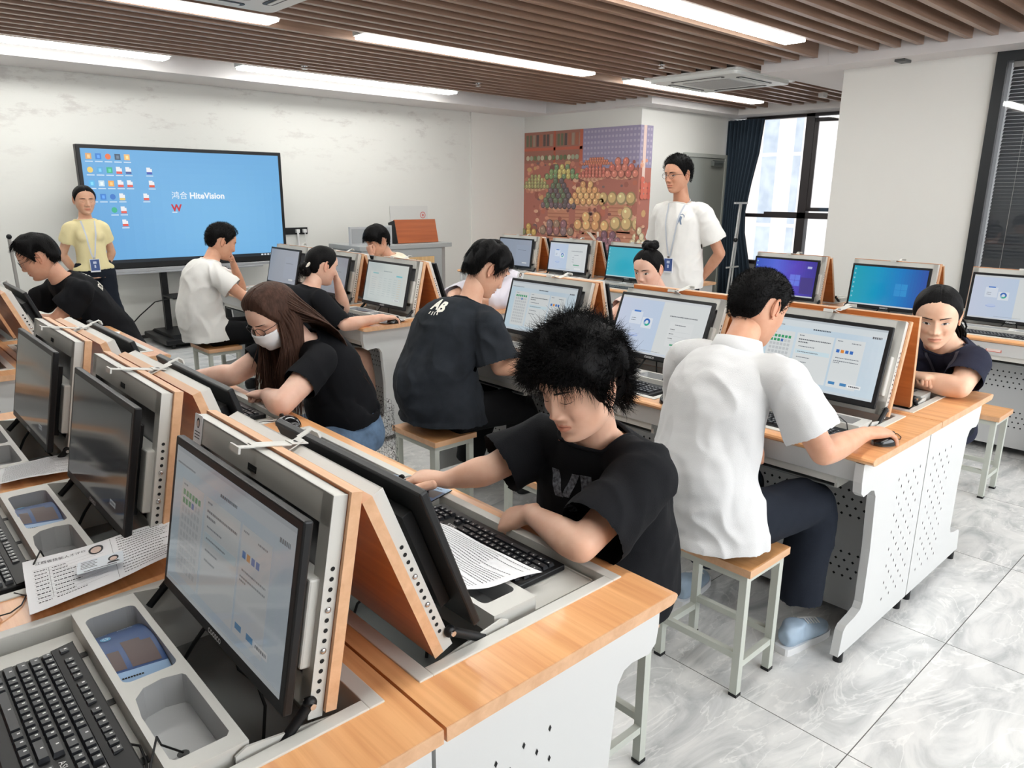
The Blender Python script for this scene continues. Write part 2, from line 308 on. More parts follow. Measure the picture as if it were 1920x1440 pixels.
# window 2 with black frame and grey blinds
t = tag(empty('window_2', loc=(6.25, 1.2, 0)), kind='structure')
w = MB(); w.box(-.03, .1, -.075, 0, .5, 2.6); w.box(-.03, .1, -3.4, -.075, 2.53, 2.6); w.box(-.03, .1, -3.4, -.075, .5, .56); w.box(-.03, .1, -1.8, -1.72, .56, 2.53); w.box(-.03, .1, -3.4, -3.32, .56, 2.53); w.build('window_frame', FRAMEB, t)
g = MB(); g.box(.0, .006, -3.32, -.075, .56, 2.53); g.build('window_pane', GL, t)
BL = mat('blind_slat_grey', (118, 122, 128), 0.35, 0.3)
t = empty('venetian_blind', 'grey venetian blind with closed slats in the black framed window', 'window blind', (6.31, 1.1, 0))
b_ = MB(); b_.box(-.02, .03, -1.6, 0, 2.49, 2.53); b_.build('head_rail', mat('rail_white', (205, 205, 205), .4), t)
b_ = MB(); z = .6
while z < 2.48:
    b_.quad((-.014, -1.6, z), (-.014, 0, z), (.012, 0, z + .0268), (.012, -1.6, z + .0268)); z += 0.0275
tag(b_.build('blind_slats', BL, t), kind='stuff')
b_ = MB(); [b_.cyl((-.02, yy, .6), (-.02, yy, 2.49), .0016, 5) for yy in (-.14, -.75, -1.4)]; b_.build('cord', WHITEP, t)
# neighbouring towers outside
TW = bpy.data.materials.new('tower_facade'); TW.use_nodes = True
def tower_mat():
    nt = TW.node_tree; b = nt.nodes['Principled BSDF']; L = nt.links.new; b.inputs['Roughness'].default_value = .6
    tc = nt.nodes.new('ShaderNodeTexCoord'); sp = nt.nodes.new('ShaderNodeSeparateXYZ'); L(tc.outputs['Object'], sp.inputs[0])
    def wave(sock, freq, thr):
        m = nt.nodes.new('ShaderNodeMath'); m.operation = 'MULTIPLY'; m.inputs[1].default_value = freq; L(sock, m.inputs[0])
        fr = nt.nodes.new('ShaderNodeMath'); fr.operation = 'FRACT'; L(m.outputs[0], fr.inputs[0])
        g = nt.nodes.new('ShaderNodeMath'); g.operation = 'GREATER_THAN'; g.inputs[1].default_value = thr; L(fr.outputs[0], g.inputs[0]); return g.outputs[0]
    a = wave(sp.outputs['Y'], .62, .52); f = wave(sp.outputs['Z'], .30, .05)
    m = nt.nodes.new('ShaderNodeMath'); m.operation = 'MULTIPLY'; L(a, m.inputs[0]); L(f, m.inputs[1])
    n = nt.nodes.new('ShaderNodeTexNoise'); n.inputs['Scale'].default_value = 1.5; L(tc.outputs['Object'], n.inputs['Vector'])
    cr = nt.nodes.new('ShaderNodeValToRGB'); cr.color_ramp.elements[0].color = lin((176, 184, 194)); cr.color_ramp.elements[1].color = lin((200, 206, 214)); cr.color_ramp.elements[0].position = .35; cr.color_ramp.elements[1].position = .65; L(n.outputs['Fac'], cr.inputs[0])
    mx = nt.nodes.new('ShaderNodeMix'); mx.data_type = 'RGBA'; L(m.outputs[0], mx.inputs['Factor']); mx.inputs['A'].default_value = lin((232, 218, 208)); L(cr.outputs[0], mx.inputs['B']); L(mx.outputs['Result'], b.inputs['Base Color'])
tower_mat()
w = MB(); w.box(0, 14, -14, 16, -30, 60); o = w.build('tower_block', TW); o.location = (34, 22, 0); tag(o, 'beige tower block with vertical window bands seen through the open window', 'building')
w = MB(); w.box(0, 9, -12, 3.5, -30, 60); o = w.build('tower_block', mat('tower_plain', (226, 216, 210), .7)); o.location = (24, 8.2, 0); tag(o, 'plain pale tower wall seen right of the window mullion', 'building')
SUNL = bpy.data.lights.new('sun', 'SUN'); SUNL.energy = 1.0; SUNL.angle = radians(8); so = bpy.data.objects.new('sun', SUNL); COL.objects.link(so)
so.rotation_euler = Vector((0.75, 0.35, -0.62)).to_track_quat('-Z', 'Y').to_euler()
# curtain
CUR = mat('curtain_cloth', (44, 58, 72), 0.85, bump=.2, bump_s=300)
def curtain():
    vs = []; fs = []; n = 90; rows = [0.05, .6, 1.0, 1.3, 1.7, 2.1, 2.55]
    for j, z in enumerate(rows):
        wd = [.62, .5, .40, .38, .44, .52, .56][j]
        for i in range(n + 1):
            u = i / n; yy = 5.34 - wd * u; xx = 9.22 + .035 * sin(u * 2 * pi * 9) * (1 + .3 * sin(z * 3)) + .02 * sin(u * 7)
            vs.append((xx, yy, z))
    for j in range(len(rows) - 1):
        for i in range(n): a = j * (n + 1) + i; fs.append((a, a + 1, a + n + 2, a + n + 1))
    m = MB(); m.add(vs, fs, 0, True); o = m.build('curtain', CUR); so_ = o.modifiers.new('s', 'SOLIDIFY'); so_.thickness = .006
    tag(o, 'dark slate blue pleated curtain gathered in the corner by the window', 'curtain')
curtain()
# door
DOORM = mat('door_grey_laminate', (142, 144, 138), 0.3)
t = tag(empty('door_1', loc=(8.72, 5.37, 0)), kind='structure')
d = MB(); d.box(-.47, .45, -.045, 0, 0.02, 2.03); d.build('door_leaf', DOORM, t)
d = MB(); d.box(-.52, -.47, -.06, .0, 0, 2.08); d.box(.45, .5, -.06, 0, 0, 2.08); d.box(-.47, .45, -.06, 0, 2.03, 2.08); d.build('door_frame', mat('door_frame_grey', (168, 170, 165), .4), t)
d = MB(); d.box(.1, .34, -.1, -.045, 1.92, 1.99); d.box(.0, .3, -.15, -.135, 1.985, 1.995); bevel(d.build('door_closer', mat('closer_grey', (120, 124, 122), .35, .5), t), .004)
d = MB(); d.cyl((.38, -.05, .98), (.38, -.09, .98), .012); d.box(.26, .39, -.1, -.085, .972, .992); d.build('door_handle', CHROME, t)
# baseboards
bs = MB(); bs.box(XL, 7.28, YF - .012, YF, 0, .035); structure(bs, 'baseboard_front', mat('baseboard_dark', (60, 58, 58), .5))

# --- fruit mural: flat print stuck round the wall corner
def mural():
    rnd = random.Random(5); cols = []; C = {}
    def ci(rgb):
        k = tuple(int(a * .82 + b * .18) for a, b in zip(rgb, (238, 208, 198)))
        if k not in C: C[k] = len(cols); cols.append(mat('print_%d_%d_%d' % k, k, 0.5))
        return C[k]
    W1, HH, Z0 = 2.17, 2.42, 0.0
    W2 = .19
    m = MB()
    def P(u, v, d):          # u metres along the print from its far end, v metres up
        return (7.28 - .004 - d, 7.52 - u, v) if u <= 2.14 else (7.28 - .004 - d + (u - 2.14), 5.38 - .004 - d, v)
    def rect(u0, u1, v0, v1, rgb, d=0.0):
        for a, b in ((u0, min(u1, 2.14)), (max(u0, 2.14), u1)):
            if b > a: m.quad(P(a, v0, d), P(b, v0, d) if b != 2.14 or a >= 2.14 else P(2.14, v0, d), P(b, v1, d), P(a, v1, d), ci(rgb))
    cnt = [0]
    def blob(u, v, r, rgb, d=.001, sy=1.0, n=14):
        cnt[0] += 1; d += cnt[0] * 6e-6
        pts = [(u + r * cos(2 * pi * k / n), v + r * sy * sin(2 * pi * k / n)) for k in range(n)]
        if min(p[0] for p in pts) < 2.14 < max(p[0] for p in pts):
            pts = [(min(p[0], 2.139), p[1]) for p in pts]
        pts = [(max(0, min(2.39, a)), max(.02, min(2.38, b))) for a, b in pts]
        m.add([P(a, b, d) for a, b in pts], [tuple(range(n))[::-1]], ci(rgb))
    UE = 2.39
    rect(0, UE, .02, 2.38, (170, 96, 82))
    for k in range(420):
        u0, v0 = rnd.uniform(.03, 2.32), rnd.uniform(.1, 1.95); blob(u0, v0, rnd.uniform(.02, .055), rnd.choice([(214, 140, 112), (150, 78, 66), (226, 172, 140), (184, 96, 74), (122, 66, 62), (206, 160, 104), (112, 84, 84), (196, 118, 96)]), .0003, rnd.uniform(.5, 1.1), 8)
    rect(0, 1.15, 1.95, 2.38, (150, 92, 76), .0004)
    for k in range(16): rect(.04 + k * .07, .09 + k * .07, 2.18, 2.34, rnd.choice([(70, 60, 58), (150, 132, 112), (88, 96, 70), (160, 84, 60)]), .0006)
    for k in range(14): blob(.08 + k * .075, 2.02, .035, rnd.choice([(150, 160, 130), (196, 190, 160), (90, 110, 70)]), .0007)
    rect(0, 1.15, 2.12, 2.16, (188, 84, 60), .0008); rect(.6, .64, 1.95, 2.38, (176, 76, 52), .0008); rect(1.1, 1.16, 1.9, 2.38, (186, 84, 58), .0008)
    rect(1.15, UE, 1.86, 2.38, (138, 134, 172), .0005)
    for j in range(7):
        for i in range(20):
            u = 1.18 + i * .061
            if u < 2.36: rect(u, u + .034, 1.9 + j * .07, 1.93 + j * .07, (172, 166, 192), .0009)
    rect(2.2, 2.26, 1.5, 2.38, (226, 200, 190), .001)
    def basket(u, v, w, h=.16, stem=True):
        if stem: 
            rect(u - w * .32, u + w * .32, v - .42, v - .04, (196, 128, 98), .0011)
            for k in range(7): rect(u - w * .32, u + w * .32, v - .40 + k * .05, v - .385 + k * .05, (168, 98, 72), .0012)
        for k in range(14): 
            a = -1 + 2 * (k + .5) / 14; blob(u + a * w * .5, v - .03 + .05 * a * a, .035, (214, 160, 128) if k % 2 else (190, 130, 100), .0015, .6, 8)
    def pile(u, v, w, h, r, pal, rows=None):
        r *= 1.12; w *= 1.12; pal = [tuple(int(x * .85 + 34) for x in c) for c in pal]
        rows = rows or max(2, int(h / (r * 1.45)))
        for j in range(rows):
            ww = w * (1 - .8 * j / rows); n = max(1, int(ww / (r * 1.8)))
            for i in range(n):
                uu = u - ww / 2 + ww * (i + .5) / n; vv = v + j * r * 1.4; c = rnd.choice(pal)
                blob(uu, vv, r, tuple(int(x * .68) for x in c), .0016 + .0001 * (rows - j), rnd.uniform(.9, 1.1))
                blob(uu - r * .08, vv + r * .1, r * .8, c, .0021 + .0001 * (rows - j)); blob(uu - r * .25, vv + r * .35, r * .22, tuple(min(255, int(x * 1.15 + 35)) for x in c), .0033, 1, 8)
    AV = [(70, 58, 66), (88, 62, 74), (74, 96, 64), (60, 52, 58)]; OR = [(234, 166, 92), (240, 178, 100), (226, 150, 80)]; RD = [(206, 92, 72), (214, 104, 80), (196, 78, 62)]
    MG = [(126, 72, 84), (150, 84, 80), (118, 88, 92), (140, 110, 84)]; YL = [(238, 192, 110), (232, 178, 96)]; PP = [(112, 62, 82), (134, 78, 96), (96, 52, 72)]; GN = [(130, 156, 92), (148, 170, 104), (168, 182, 110)]; CR = [(232, 218, 170), (224, 206, 156)]
    pile(.25, 1.62, .5, .2, .03, [(176, 172, 96), (150, 150, 84)]); basket(.25, 1.6, .5, stem=False)
    pile(.78, 1.76, .6, .22, .04, [(214, 196, 96), (110, 146, 80), (90, 130, 80)])
    basket(1.35, 1.74, .5, stem=False); pile(1.4, 1.76, .55, .2, .028, RD); pile(1.42, 1.92, .5, .12, .02, [(206, 100, 66)])
    basket(1.85, 1.76, .55, stem=False); pile(1.86, 1.78, .52, .26, .05, RD)
    for k in range(10): blob(2.2 + (k % 3) * .07 + .02, 1.5 + (k // 3) * .07, .04, RD[k % 3], .002)
    basket(.72, 1.34, .66); pile(.72, 1.36, .62, .42, .043, AV)
    basket(1.25, 1.4, .62); pile(1.26, 1.42, .6, .36, .048, OR)
    basket(1.85, 1.44, .6); pile(1.8, 1.47, .56, .12, .075, [(206, 168, 96), (214, 190, 120)], 1)
    basket(.7, .98, .66); pile(.7, 1.0, .62, .26, .06, MG)
    basket(1.35, 1.06, .62); pile(1.36, 1.1, .58, .28, .07, OR + [(214, 120, 80)])
    basket(2.0, 1.1, .6); pile(1.98, 1.14, .5, .3, .085, [(182, 176, 110), (214, 176, 104), (222, 184, 116)])
    pile(.12, .96, .3, .2, .05, [(214, 170, 70), (120, 130, 70)]); pile(.13, .62, .34, .3, .035, RD); 
    basket(1.7, .6, .74); pile(1.68, .66, .74, .48, .052, PP)
    pile(2.2, .82, .34, .34, .05, CR); pile(2.05, .5, .4, .2, .085, GN); blob(2.1, .52, .05, (222, 140, 90), .0034)
    pile(.82, .52, .78, .34, .085, YL, 3); basket(.82, .46, .8, stem=False)
    rect(0, UE, .02, .3, (122, 62, 66), .0034)
    for a in (20, 95, 140, 215, 268, 325):
        du, dv = cos(radians(a)), sin(radians(a)); L_ = .34 if a != 268 else .26; c0 = (1.5, .86); nx, ny = -dv * .014, du * .014
        m.add([P(c0[0] + nx, c0[1] + ny, .004), P(c0[0] - nx, c0[1] - ny, .004), P(c0[0] + du * L_ - nx * 1.9, c0[1] + dv * L_ - ny * 1.9, .004), P(c0[0] + du * L_ + nx * 1.9, c0[1] + dv * L_ + ny * 1.9, .004)], [(0, 1, 2, 3)], ci((232, 222, 206)))
    o = m.build('fruit_mural', cols or [PAPER]); tag(o, 'large fruit market photo print pasted round the wall corner', 'mural')
mural()
# ================= DESKS =================
# local desk frame: user sits at -x, spine of the back-to-back pair at x=0, y along the row, three stations 0.75 m apart
DL = 2.354; ST = (-.75, 0, .75); ZT = .75
def desk_proto():
    t = empty('computer_desk')
    d = MB(); x0, x1 = -.6, -.003; ox0, ox1 = -.548, -.042; hy = .306
    ys = [-DL / 2 + .002]
    for s in ST: ys += [s - hy, s + hy]
    ys.append(DL / 2 - .002)
    d.box(x0 + .02, ox0, ys[0], ys[-1], .724, ZT); d.box(ox1, x1, ys[0], ys[-1], .724, ZT)
    prof = [(x0 + .021, .724), (x0 + .012, .726), (x0 + .003, .733), (x0, .74), (x0 + .004, .746), (x0 + .021, ZT)]
    d.prism(prof, ys[0], ys[-1], 'y')
    for k in range(0, len(ys), 2): d.box(ox0, ox1, ys[k], ys[k + 1], .724, ZT)
    for yy in (ys[0] - .0012, ys[-1] + .0012):
        d.prism([(x1, .7245), (x0 + .021, .7245), (x0 + .012, .7262), (x0 + .0032, .733), (x0, .74), (x0 + .004, .7458), (x0 + .021, .7496), (x1, .7496)], yy - .001, yy + .001, 'y', 1)
    d.build('tabletop', [WOOD, EDGE], t)
    # end panels with the S-shaped cut-out and a diamond perforation field
    prof = [(-.585, .722), (-.585, .66), (-.578, .622), (-.556, .606), (-.5, .612), (-.475, .606), (-.456, .58), (-.437, .38), (-.437, .18), (-.45, .158), (-.49, .147), (-.555, .14), (-.573, .125), (-.588, .035), (-.004, .035), (-.004, .722)]
    for yy in (-DL / 2 + .045, DL / 2 - .045):
        p = MB(); p.prism(prof, yy - .014, yy + .014, 'y')
        for i in range(7):
            for j in range(15):
                if (i + j) % 2 == 0:
                    xx = -.262 + i * .033; zz = .125 + j * .033
                    for sg in (-1, 1): p.add([(xx - .004, yy + sg * .0145, zz), (xx, yy + sg * .0145, zz + .008), (xx + .004, yy + sg * .0145, zz), (xx, yy + sg * .0145, zz - .008)], [(0, 1, 2, 3)], 1)
        p.build('end_panel', [STEEL2, HOLE], t)
        for xx in (-.55, -.05):
            q = MB(); q.cyl((xx, yy, 0), (xx, yy, .036), .016); q.build('foot', DARK, t)
    # modesty panel and under-tray body
    m = MB(); m.box(-.30, -.285, -DL / 2 + .06, DL / 2 - .06, .05, .60)
    for band in (0, 1):
        for j in range(4):
            for i in range(68):
                yy = -DL / 2 + .1 + i * .031 + (j % 2) * .0155; zz = (.42 if band else .18) + j * .031
                m.add([(-.3005, yy - .006, zz), (-.3005, yy, zz + .006), (-.3005, yy + .006, zz), (-.3005, yy, zz - .006)], [(0, 1, 2, 3)], 1)
    m.build('modesty_panel', [mat('modesty_steel', (186, 187, 188), .5), HOLE], t)
    m = MB(); m.prism([(-.56, .722), (-.54, .655), (-.3, .60), (-.3, .59), (-.555, .648), (-.578, .722)], -DL / 2 + .06, DL / 2 - .06, 'y')
    m.build('apron', STEEL2, t)
    for s in ST:
        # metal rim and well of the opening
        w = MB()
        for a in ((-.556, -.53, s - .314, s + .314), (-.062, -.034, s - .314, s + .314), (-.53, -.062, s - .314, s - .288), (-.53, -.062, s + .288, s + .314)): w.box(*a, ZT - .002, ZT + .003)
        w.box(-.546, -.53, s - .3, s + .3, .62, ZT); w.box(-.062, -.05, s - .3, s + .3, .56, ZT)
        w.box(-.53, -.062, s - .3, s - .288, .60, ZT); w.box(-.53, -.062, s + .288, s + .3, .60, ZT)
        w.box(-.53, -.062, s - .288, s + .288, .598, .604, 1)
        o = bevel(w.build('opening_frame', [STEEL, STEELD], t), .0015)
        # keyboard shelf, slightly sunk
        k = MB(); k.box(-.522, -.345, s - .27, s + .262, .722, .732); k.box(-.522, -.345, s - .272, s - .268, .69, .732); k.box(-.524, -.52, s - .27, s + .262, .700, .735)
        for yy in (-.17, 0.0, .17): k.box(-.357, -.346, s + yy - .008, s + yy + .008, .7325, .7335, 1)
        k.build('keyboard_shelf', [STEEL, DARK], t)
        # console box with two recesses
        c = MB(); X0, X1, Y0, Y1, z0, z1 = -.347, -.238, s - .272, s + .268, .725, .768
        big = rrect(-.335, -.250, s - .02, s + .225, .014); 
        dd = [(-.252, s - .235), (-.252, s - .06), (-.256, s - .052), (-.285, s - .044), (-.315, s - .05), (-.332, s - .07), (-.338, s - .12), (-.336, s - .235), (-.33, s - .243), (-.258, s - .243)]
        def top_with_holes(bld, holes, z):
            bmm = bmesh.new(); outer = [bmm.verts.new((x, y, z)) for x, y in ((X0, Y0), (X1, Y0), (X1, Y1), (X0, Y1))]
            es = [bmm.edges.new((outer[i], outer[(i + 1) % 4])) for i in range(4)]
            for hpts in holes:
                vs = [bmm.verts.new((x, y, z)) for x, y in hpts]; es += [bmm.edges.new((vs[i], vs[(i + 1) % len(vs)])) for i in range(len(vs))]
            bmesh.ops.triangle_fill(bmm, use_beauty=True, use_dissolve=False, edges=es, normal=(0, 0, 1))
            bmm.verts.index_update(); bld.add([v.co for v in bmm.verts], [[v.index for v in f_.verts] for f_ in bmm.faces], 0); bmm.free()
        top_with_holes(c, [big, dd], z1)
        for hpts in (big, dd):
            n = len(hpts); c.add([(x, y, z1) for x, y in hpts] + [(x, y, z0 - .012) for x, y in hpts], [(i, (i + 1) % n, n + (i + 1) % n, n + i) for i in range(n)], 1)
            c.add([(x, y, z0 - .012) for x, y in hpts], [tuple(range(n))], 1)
        c.add([(x, y, z) for z in (z0, z1) for x, y in ((X0, Y0), (X1, Y0), (X1, Y1), (X0, Y1))], [(0, 1, 5, 4), (1, 2, 6, 5), (2, 3, 7, 6), (3, 0, 4, 7)], 0)
        c.disc((-.30, s - .17, z0 - .0115), .009, 2)
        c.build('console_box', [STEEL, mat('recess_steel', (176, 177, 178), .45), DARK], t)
        for sg in (-1, 1):
            ya = s + sg * .279; a = MB(); a.prism([(-.262, .715), (-.262, .757), (-.245, .765), (-.10, .742), (-.085, .70), (-.12, .69)], ya - .002, ya + .002, 'y')
            a.cyl((-.255, ya - .006, .742), (-.255, ya + .006, .742), .008, 12, 1); a.build('hinge_arm', [STEEL, CHROME], t)
        for pth, r_ in (([(-.30, s - .17, .716), (-.33, s - .175, .75), (-.34, s - .2, .785), (-.36, s - .235, .775), (-.375, s - .25, .74), (-.40, s - .262, .733)], .0017), ([(-.15, s + .02, .83), (-.175, s + .035, .79), (-.20, s + .055, .745), (-.215, s + .08, .70), (-.21, s + .095, .65), (-.2, s + .1, .61)], .004), ([(-.15, s - .02, .80), (-.16, s - .028, .76), (-.158, s - .035, .72), (-.135, s - .055, .69), (-.13, s - .07, .65), (-.15, s - .1, .61)], .003)):
            cb = MB(); cb.tube(pth, r_, 6); cb.build('cable', DARKM, t)
    return t
LID_H = .352
def lid_proto():
    # origin at the foot of the wood board's rear face; x=0 rear face, board and steel shell towards -x, z up the lid
    l = MB(); l.box(-.018, 0, -.281, .281, 0, LID_H); 
    o = l.build('lid', [WOODSH, EDGE], None)
    e = MB(); e.box(-.0185, .0005, -.2825, -.281, 0, LID_H); e.box(-.0185, .0005, .281, .2825, 0, LID_H); e.box(-.0185, .0005, -.2825, .2825, LID_H, LID_H + .0015); e.box(-.0187, -.018, -.281, -.276, 0, LID_H, 0)
    e.build('edge_band', EDGE, o)
    s = MB(); D = -.043
    s.box(-.022, -.0185, -.272, .272, .0, LID_H - .004, 1)                       # back sheet
    s.box(D, -.0185, -.272, .272, LID_H - .008, LID_H - .004); s.box(D, D + .003, -.272, .272, LID_H - .055, LID_H - .004)     # top flange
    for sg in (-1, 1):
        s.box(D, -.0185, sg * .272 - .002, sg * .272 + .002, -.01, LID_H - .004); s.box(D, D + .003, sg * .272 - (.03 if sg > 0 else 0), sg * .272 + (.03 if sg < 0 else 0), 0, LID_H - .004)
        for k in range(13):
            z = .035 + k * .0165
            if k in (4, 8): s.sphere((-.0305, sg * .2745, z), .0052, .003, .0052, 3)
            else: s.disc((-.0305, sg * .2745, z), .0038, 2, 10, 'y')
    s.box(D, -.0185, -.27, .27, 0, .003); s.box(D, D + .003, -.27, .27, 0, .05)
    s.box(D - .001, D, -.017, .017, LID_H - .045, LID_H - .033, 2)
    bevel(s.build('steel_shell', [STEEL, SHELLI, HOLE, CHROME], o), .0012)
    a = MB(); a.box(-.06, -.024, -.262, .2, .07, .215); bevel(a.build('monitor_mount', STEEL, o), .004)
    k = MB(); k.box(-.05, .02, -.013, .013, LID_H + .002, LID_H + .004); k.box(-.075, -.05, -.018, -.004, LID_H + .002, LID_H + .004); k.box(-.079, -.075, -.018, .018, LID_H - .008, LID_H + .004)
    k.box(.02, .052, -.013, .013, LID_H + .004, LID_H + .006); k.disc((.036, 0, LID_H + .0065), .007, 1, 12); k.build('latch_plate', [STEEL, HOLE], o)
    for sg in (-1, 1):
        g = MB(); ya = sg * .279; g.cyl((-.05, ya, .012), (-.05, ya, .012), .01); g.tube([(-.048, ya, .02), (-.10, ya, -.05)], .0085, 10); g.sphere((-.046, ya, .022), .0115, .009, .0115); g.cyl((-.046, ya - .012, .022), (-.046, ya + .012, .022), .005, 10, 1)
        g.build('gas_strut', [DARK, CHROME], o)
    return o
DESK0 = desk_proto(); LID0 = lid_proto()
SP = {0: 0.0, 1: 2.294, 2: 4.87}   # spine x of the rows
ANG_L, ANG_R = 10.5, 21.5
desks = {}
def add_desk(key, xs, y0, side, label, angs, first=[True]):
    if first[0]: d = DESK0; first[0] = False; src = LID0
    else: d = copy_tree(DESK_C)
    d.location = (xs, y0 + DL / 2, 0); d.rotation_euler = (0, 0, 0 if side < 0 else pi)
    tag(d, label, 'desk', 'flip-top computer desks in rows'); desks[key] = (d, side, xs, y0, angs)
    return d
DESK_C = DESK0; LIDS = {}
def put_lids(key):
    d, side, xs, y0, angs = desks[key]
    for k in range(3):
        l = copy_tree(LID0, d); kk = k if side < 0 else 2 - k
        l.location = (-.103 if side < 0 else -.09, ST[k], ZT + .004); l.rotation_euler = (0, radians(angs[kk]), 0); LIDS[(key, kk)] = l
A = [ANG_L] * 3; Bn = [ANG_R] * 3
specs = [('A1L', 0, 0.0, -1, 'nearest three-seat desk, its open trays facing the lower left corner', [10.5, 10.5, 10.5]),
         ('A1R', 0, 0.0, 1, 'three-seat desk where the masked woman and the front man rest their arms', [21.5, 18, 18]),
         ('A2L', 0, 3.0, -1, 'three-seat desk at the left edge, back to back with the bespectacled man\'s desk', A),
         ('A2R', 0, 3.0, 1, 'three-seat desk where the man with glasses leans, left edge', Bn),
         ('B1L', 1, .05, -1, 'three-seat desk in front of the man in the white polo shirt', [16, 22, 16]),
         ('B1R', 1, .05, 1, 'three-seat desk of the woman in the navy shirt', [6, 8, 14]),
         ('B2L', 1, 3.0, -1, 'three-seat desk of the woman in black with the hair clip', [13, 13, 13]),
         ('B2R', 1, 3.0, 1, 'three-seat desk of the man in the cream shirt, seen from behind its lids', [19, 19, 19]),
         ('C1L', 2, .02, -1, 'three-seat desk before the white column with blue screens', [8, 8, 8]),
         ('C1R', 2, .02, 1, 'three-seat desk behind the lids by the window side', [20, 20, 20]),
         ('C2L', 2, 3.0, -1, 'three-seat desk in front of the fruit mural', [8, 8, 8]),
         ('C2R', 2, 3.0, 1, 'three-seat desk nearest the mural, hidden behind tilted lids', [20, 20, 20])]
# copies first from the clean prototype, prototype itself becomes the first desk
clean = DESK0
for i, (k, r, y0, sd, lb, an) in enumerate(specs[1:]):
    d = copy_tree(clean); d.location = (SP[r], y0 + DL / 2, 0); d.rotation_euler = (0, 0, 0 if sd < 0 else pi); tag(d, lb, 'desk', 'flip-top computer desks in rows'); desks[k] = (d, sd, SP[r], y0, an)
k, r, y0, sd, lb, an = specs[0]
DESK0.location = (SP[r], y0 + DL / 2, 0); tag(DESK0, lb, 'desk', 'flip-top computer desks in rows'); desks[k] = (DESK0, sd, SP[r], y0, an)
for k in desks: put_lids(k)
def _rm(o):
    for ch in list(o.children): _rm(ch)
    bpy.data.objects.remove(o)
_rm(LID0)
def st_matrix(key, kk):        # world matrix of a station: origin at the spine, station centre, local -x to the user
    d, side, xs, y0, angs = desks[key]
    yc = y0 + .427 + .75 * kk
    return Matrix.Translation((xs, yc, 0)) @ Matrix.Rotation(0 if side < 0 else pi, 4, 'Z')
def lid_matrix(key, kk):
    d, side, xs, y0, angs = desks[key]
    return st_matrix(key, kk) @ Matrix.Translation((-.103 if side < 0 else -.09, 0, ZT + .004)) @ Matrix.Rotation(radians(angs[kk]), 4, 'Y')

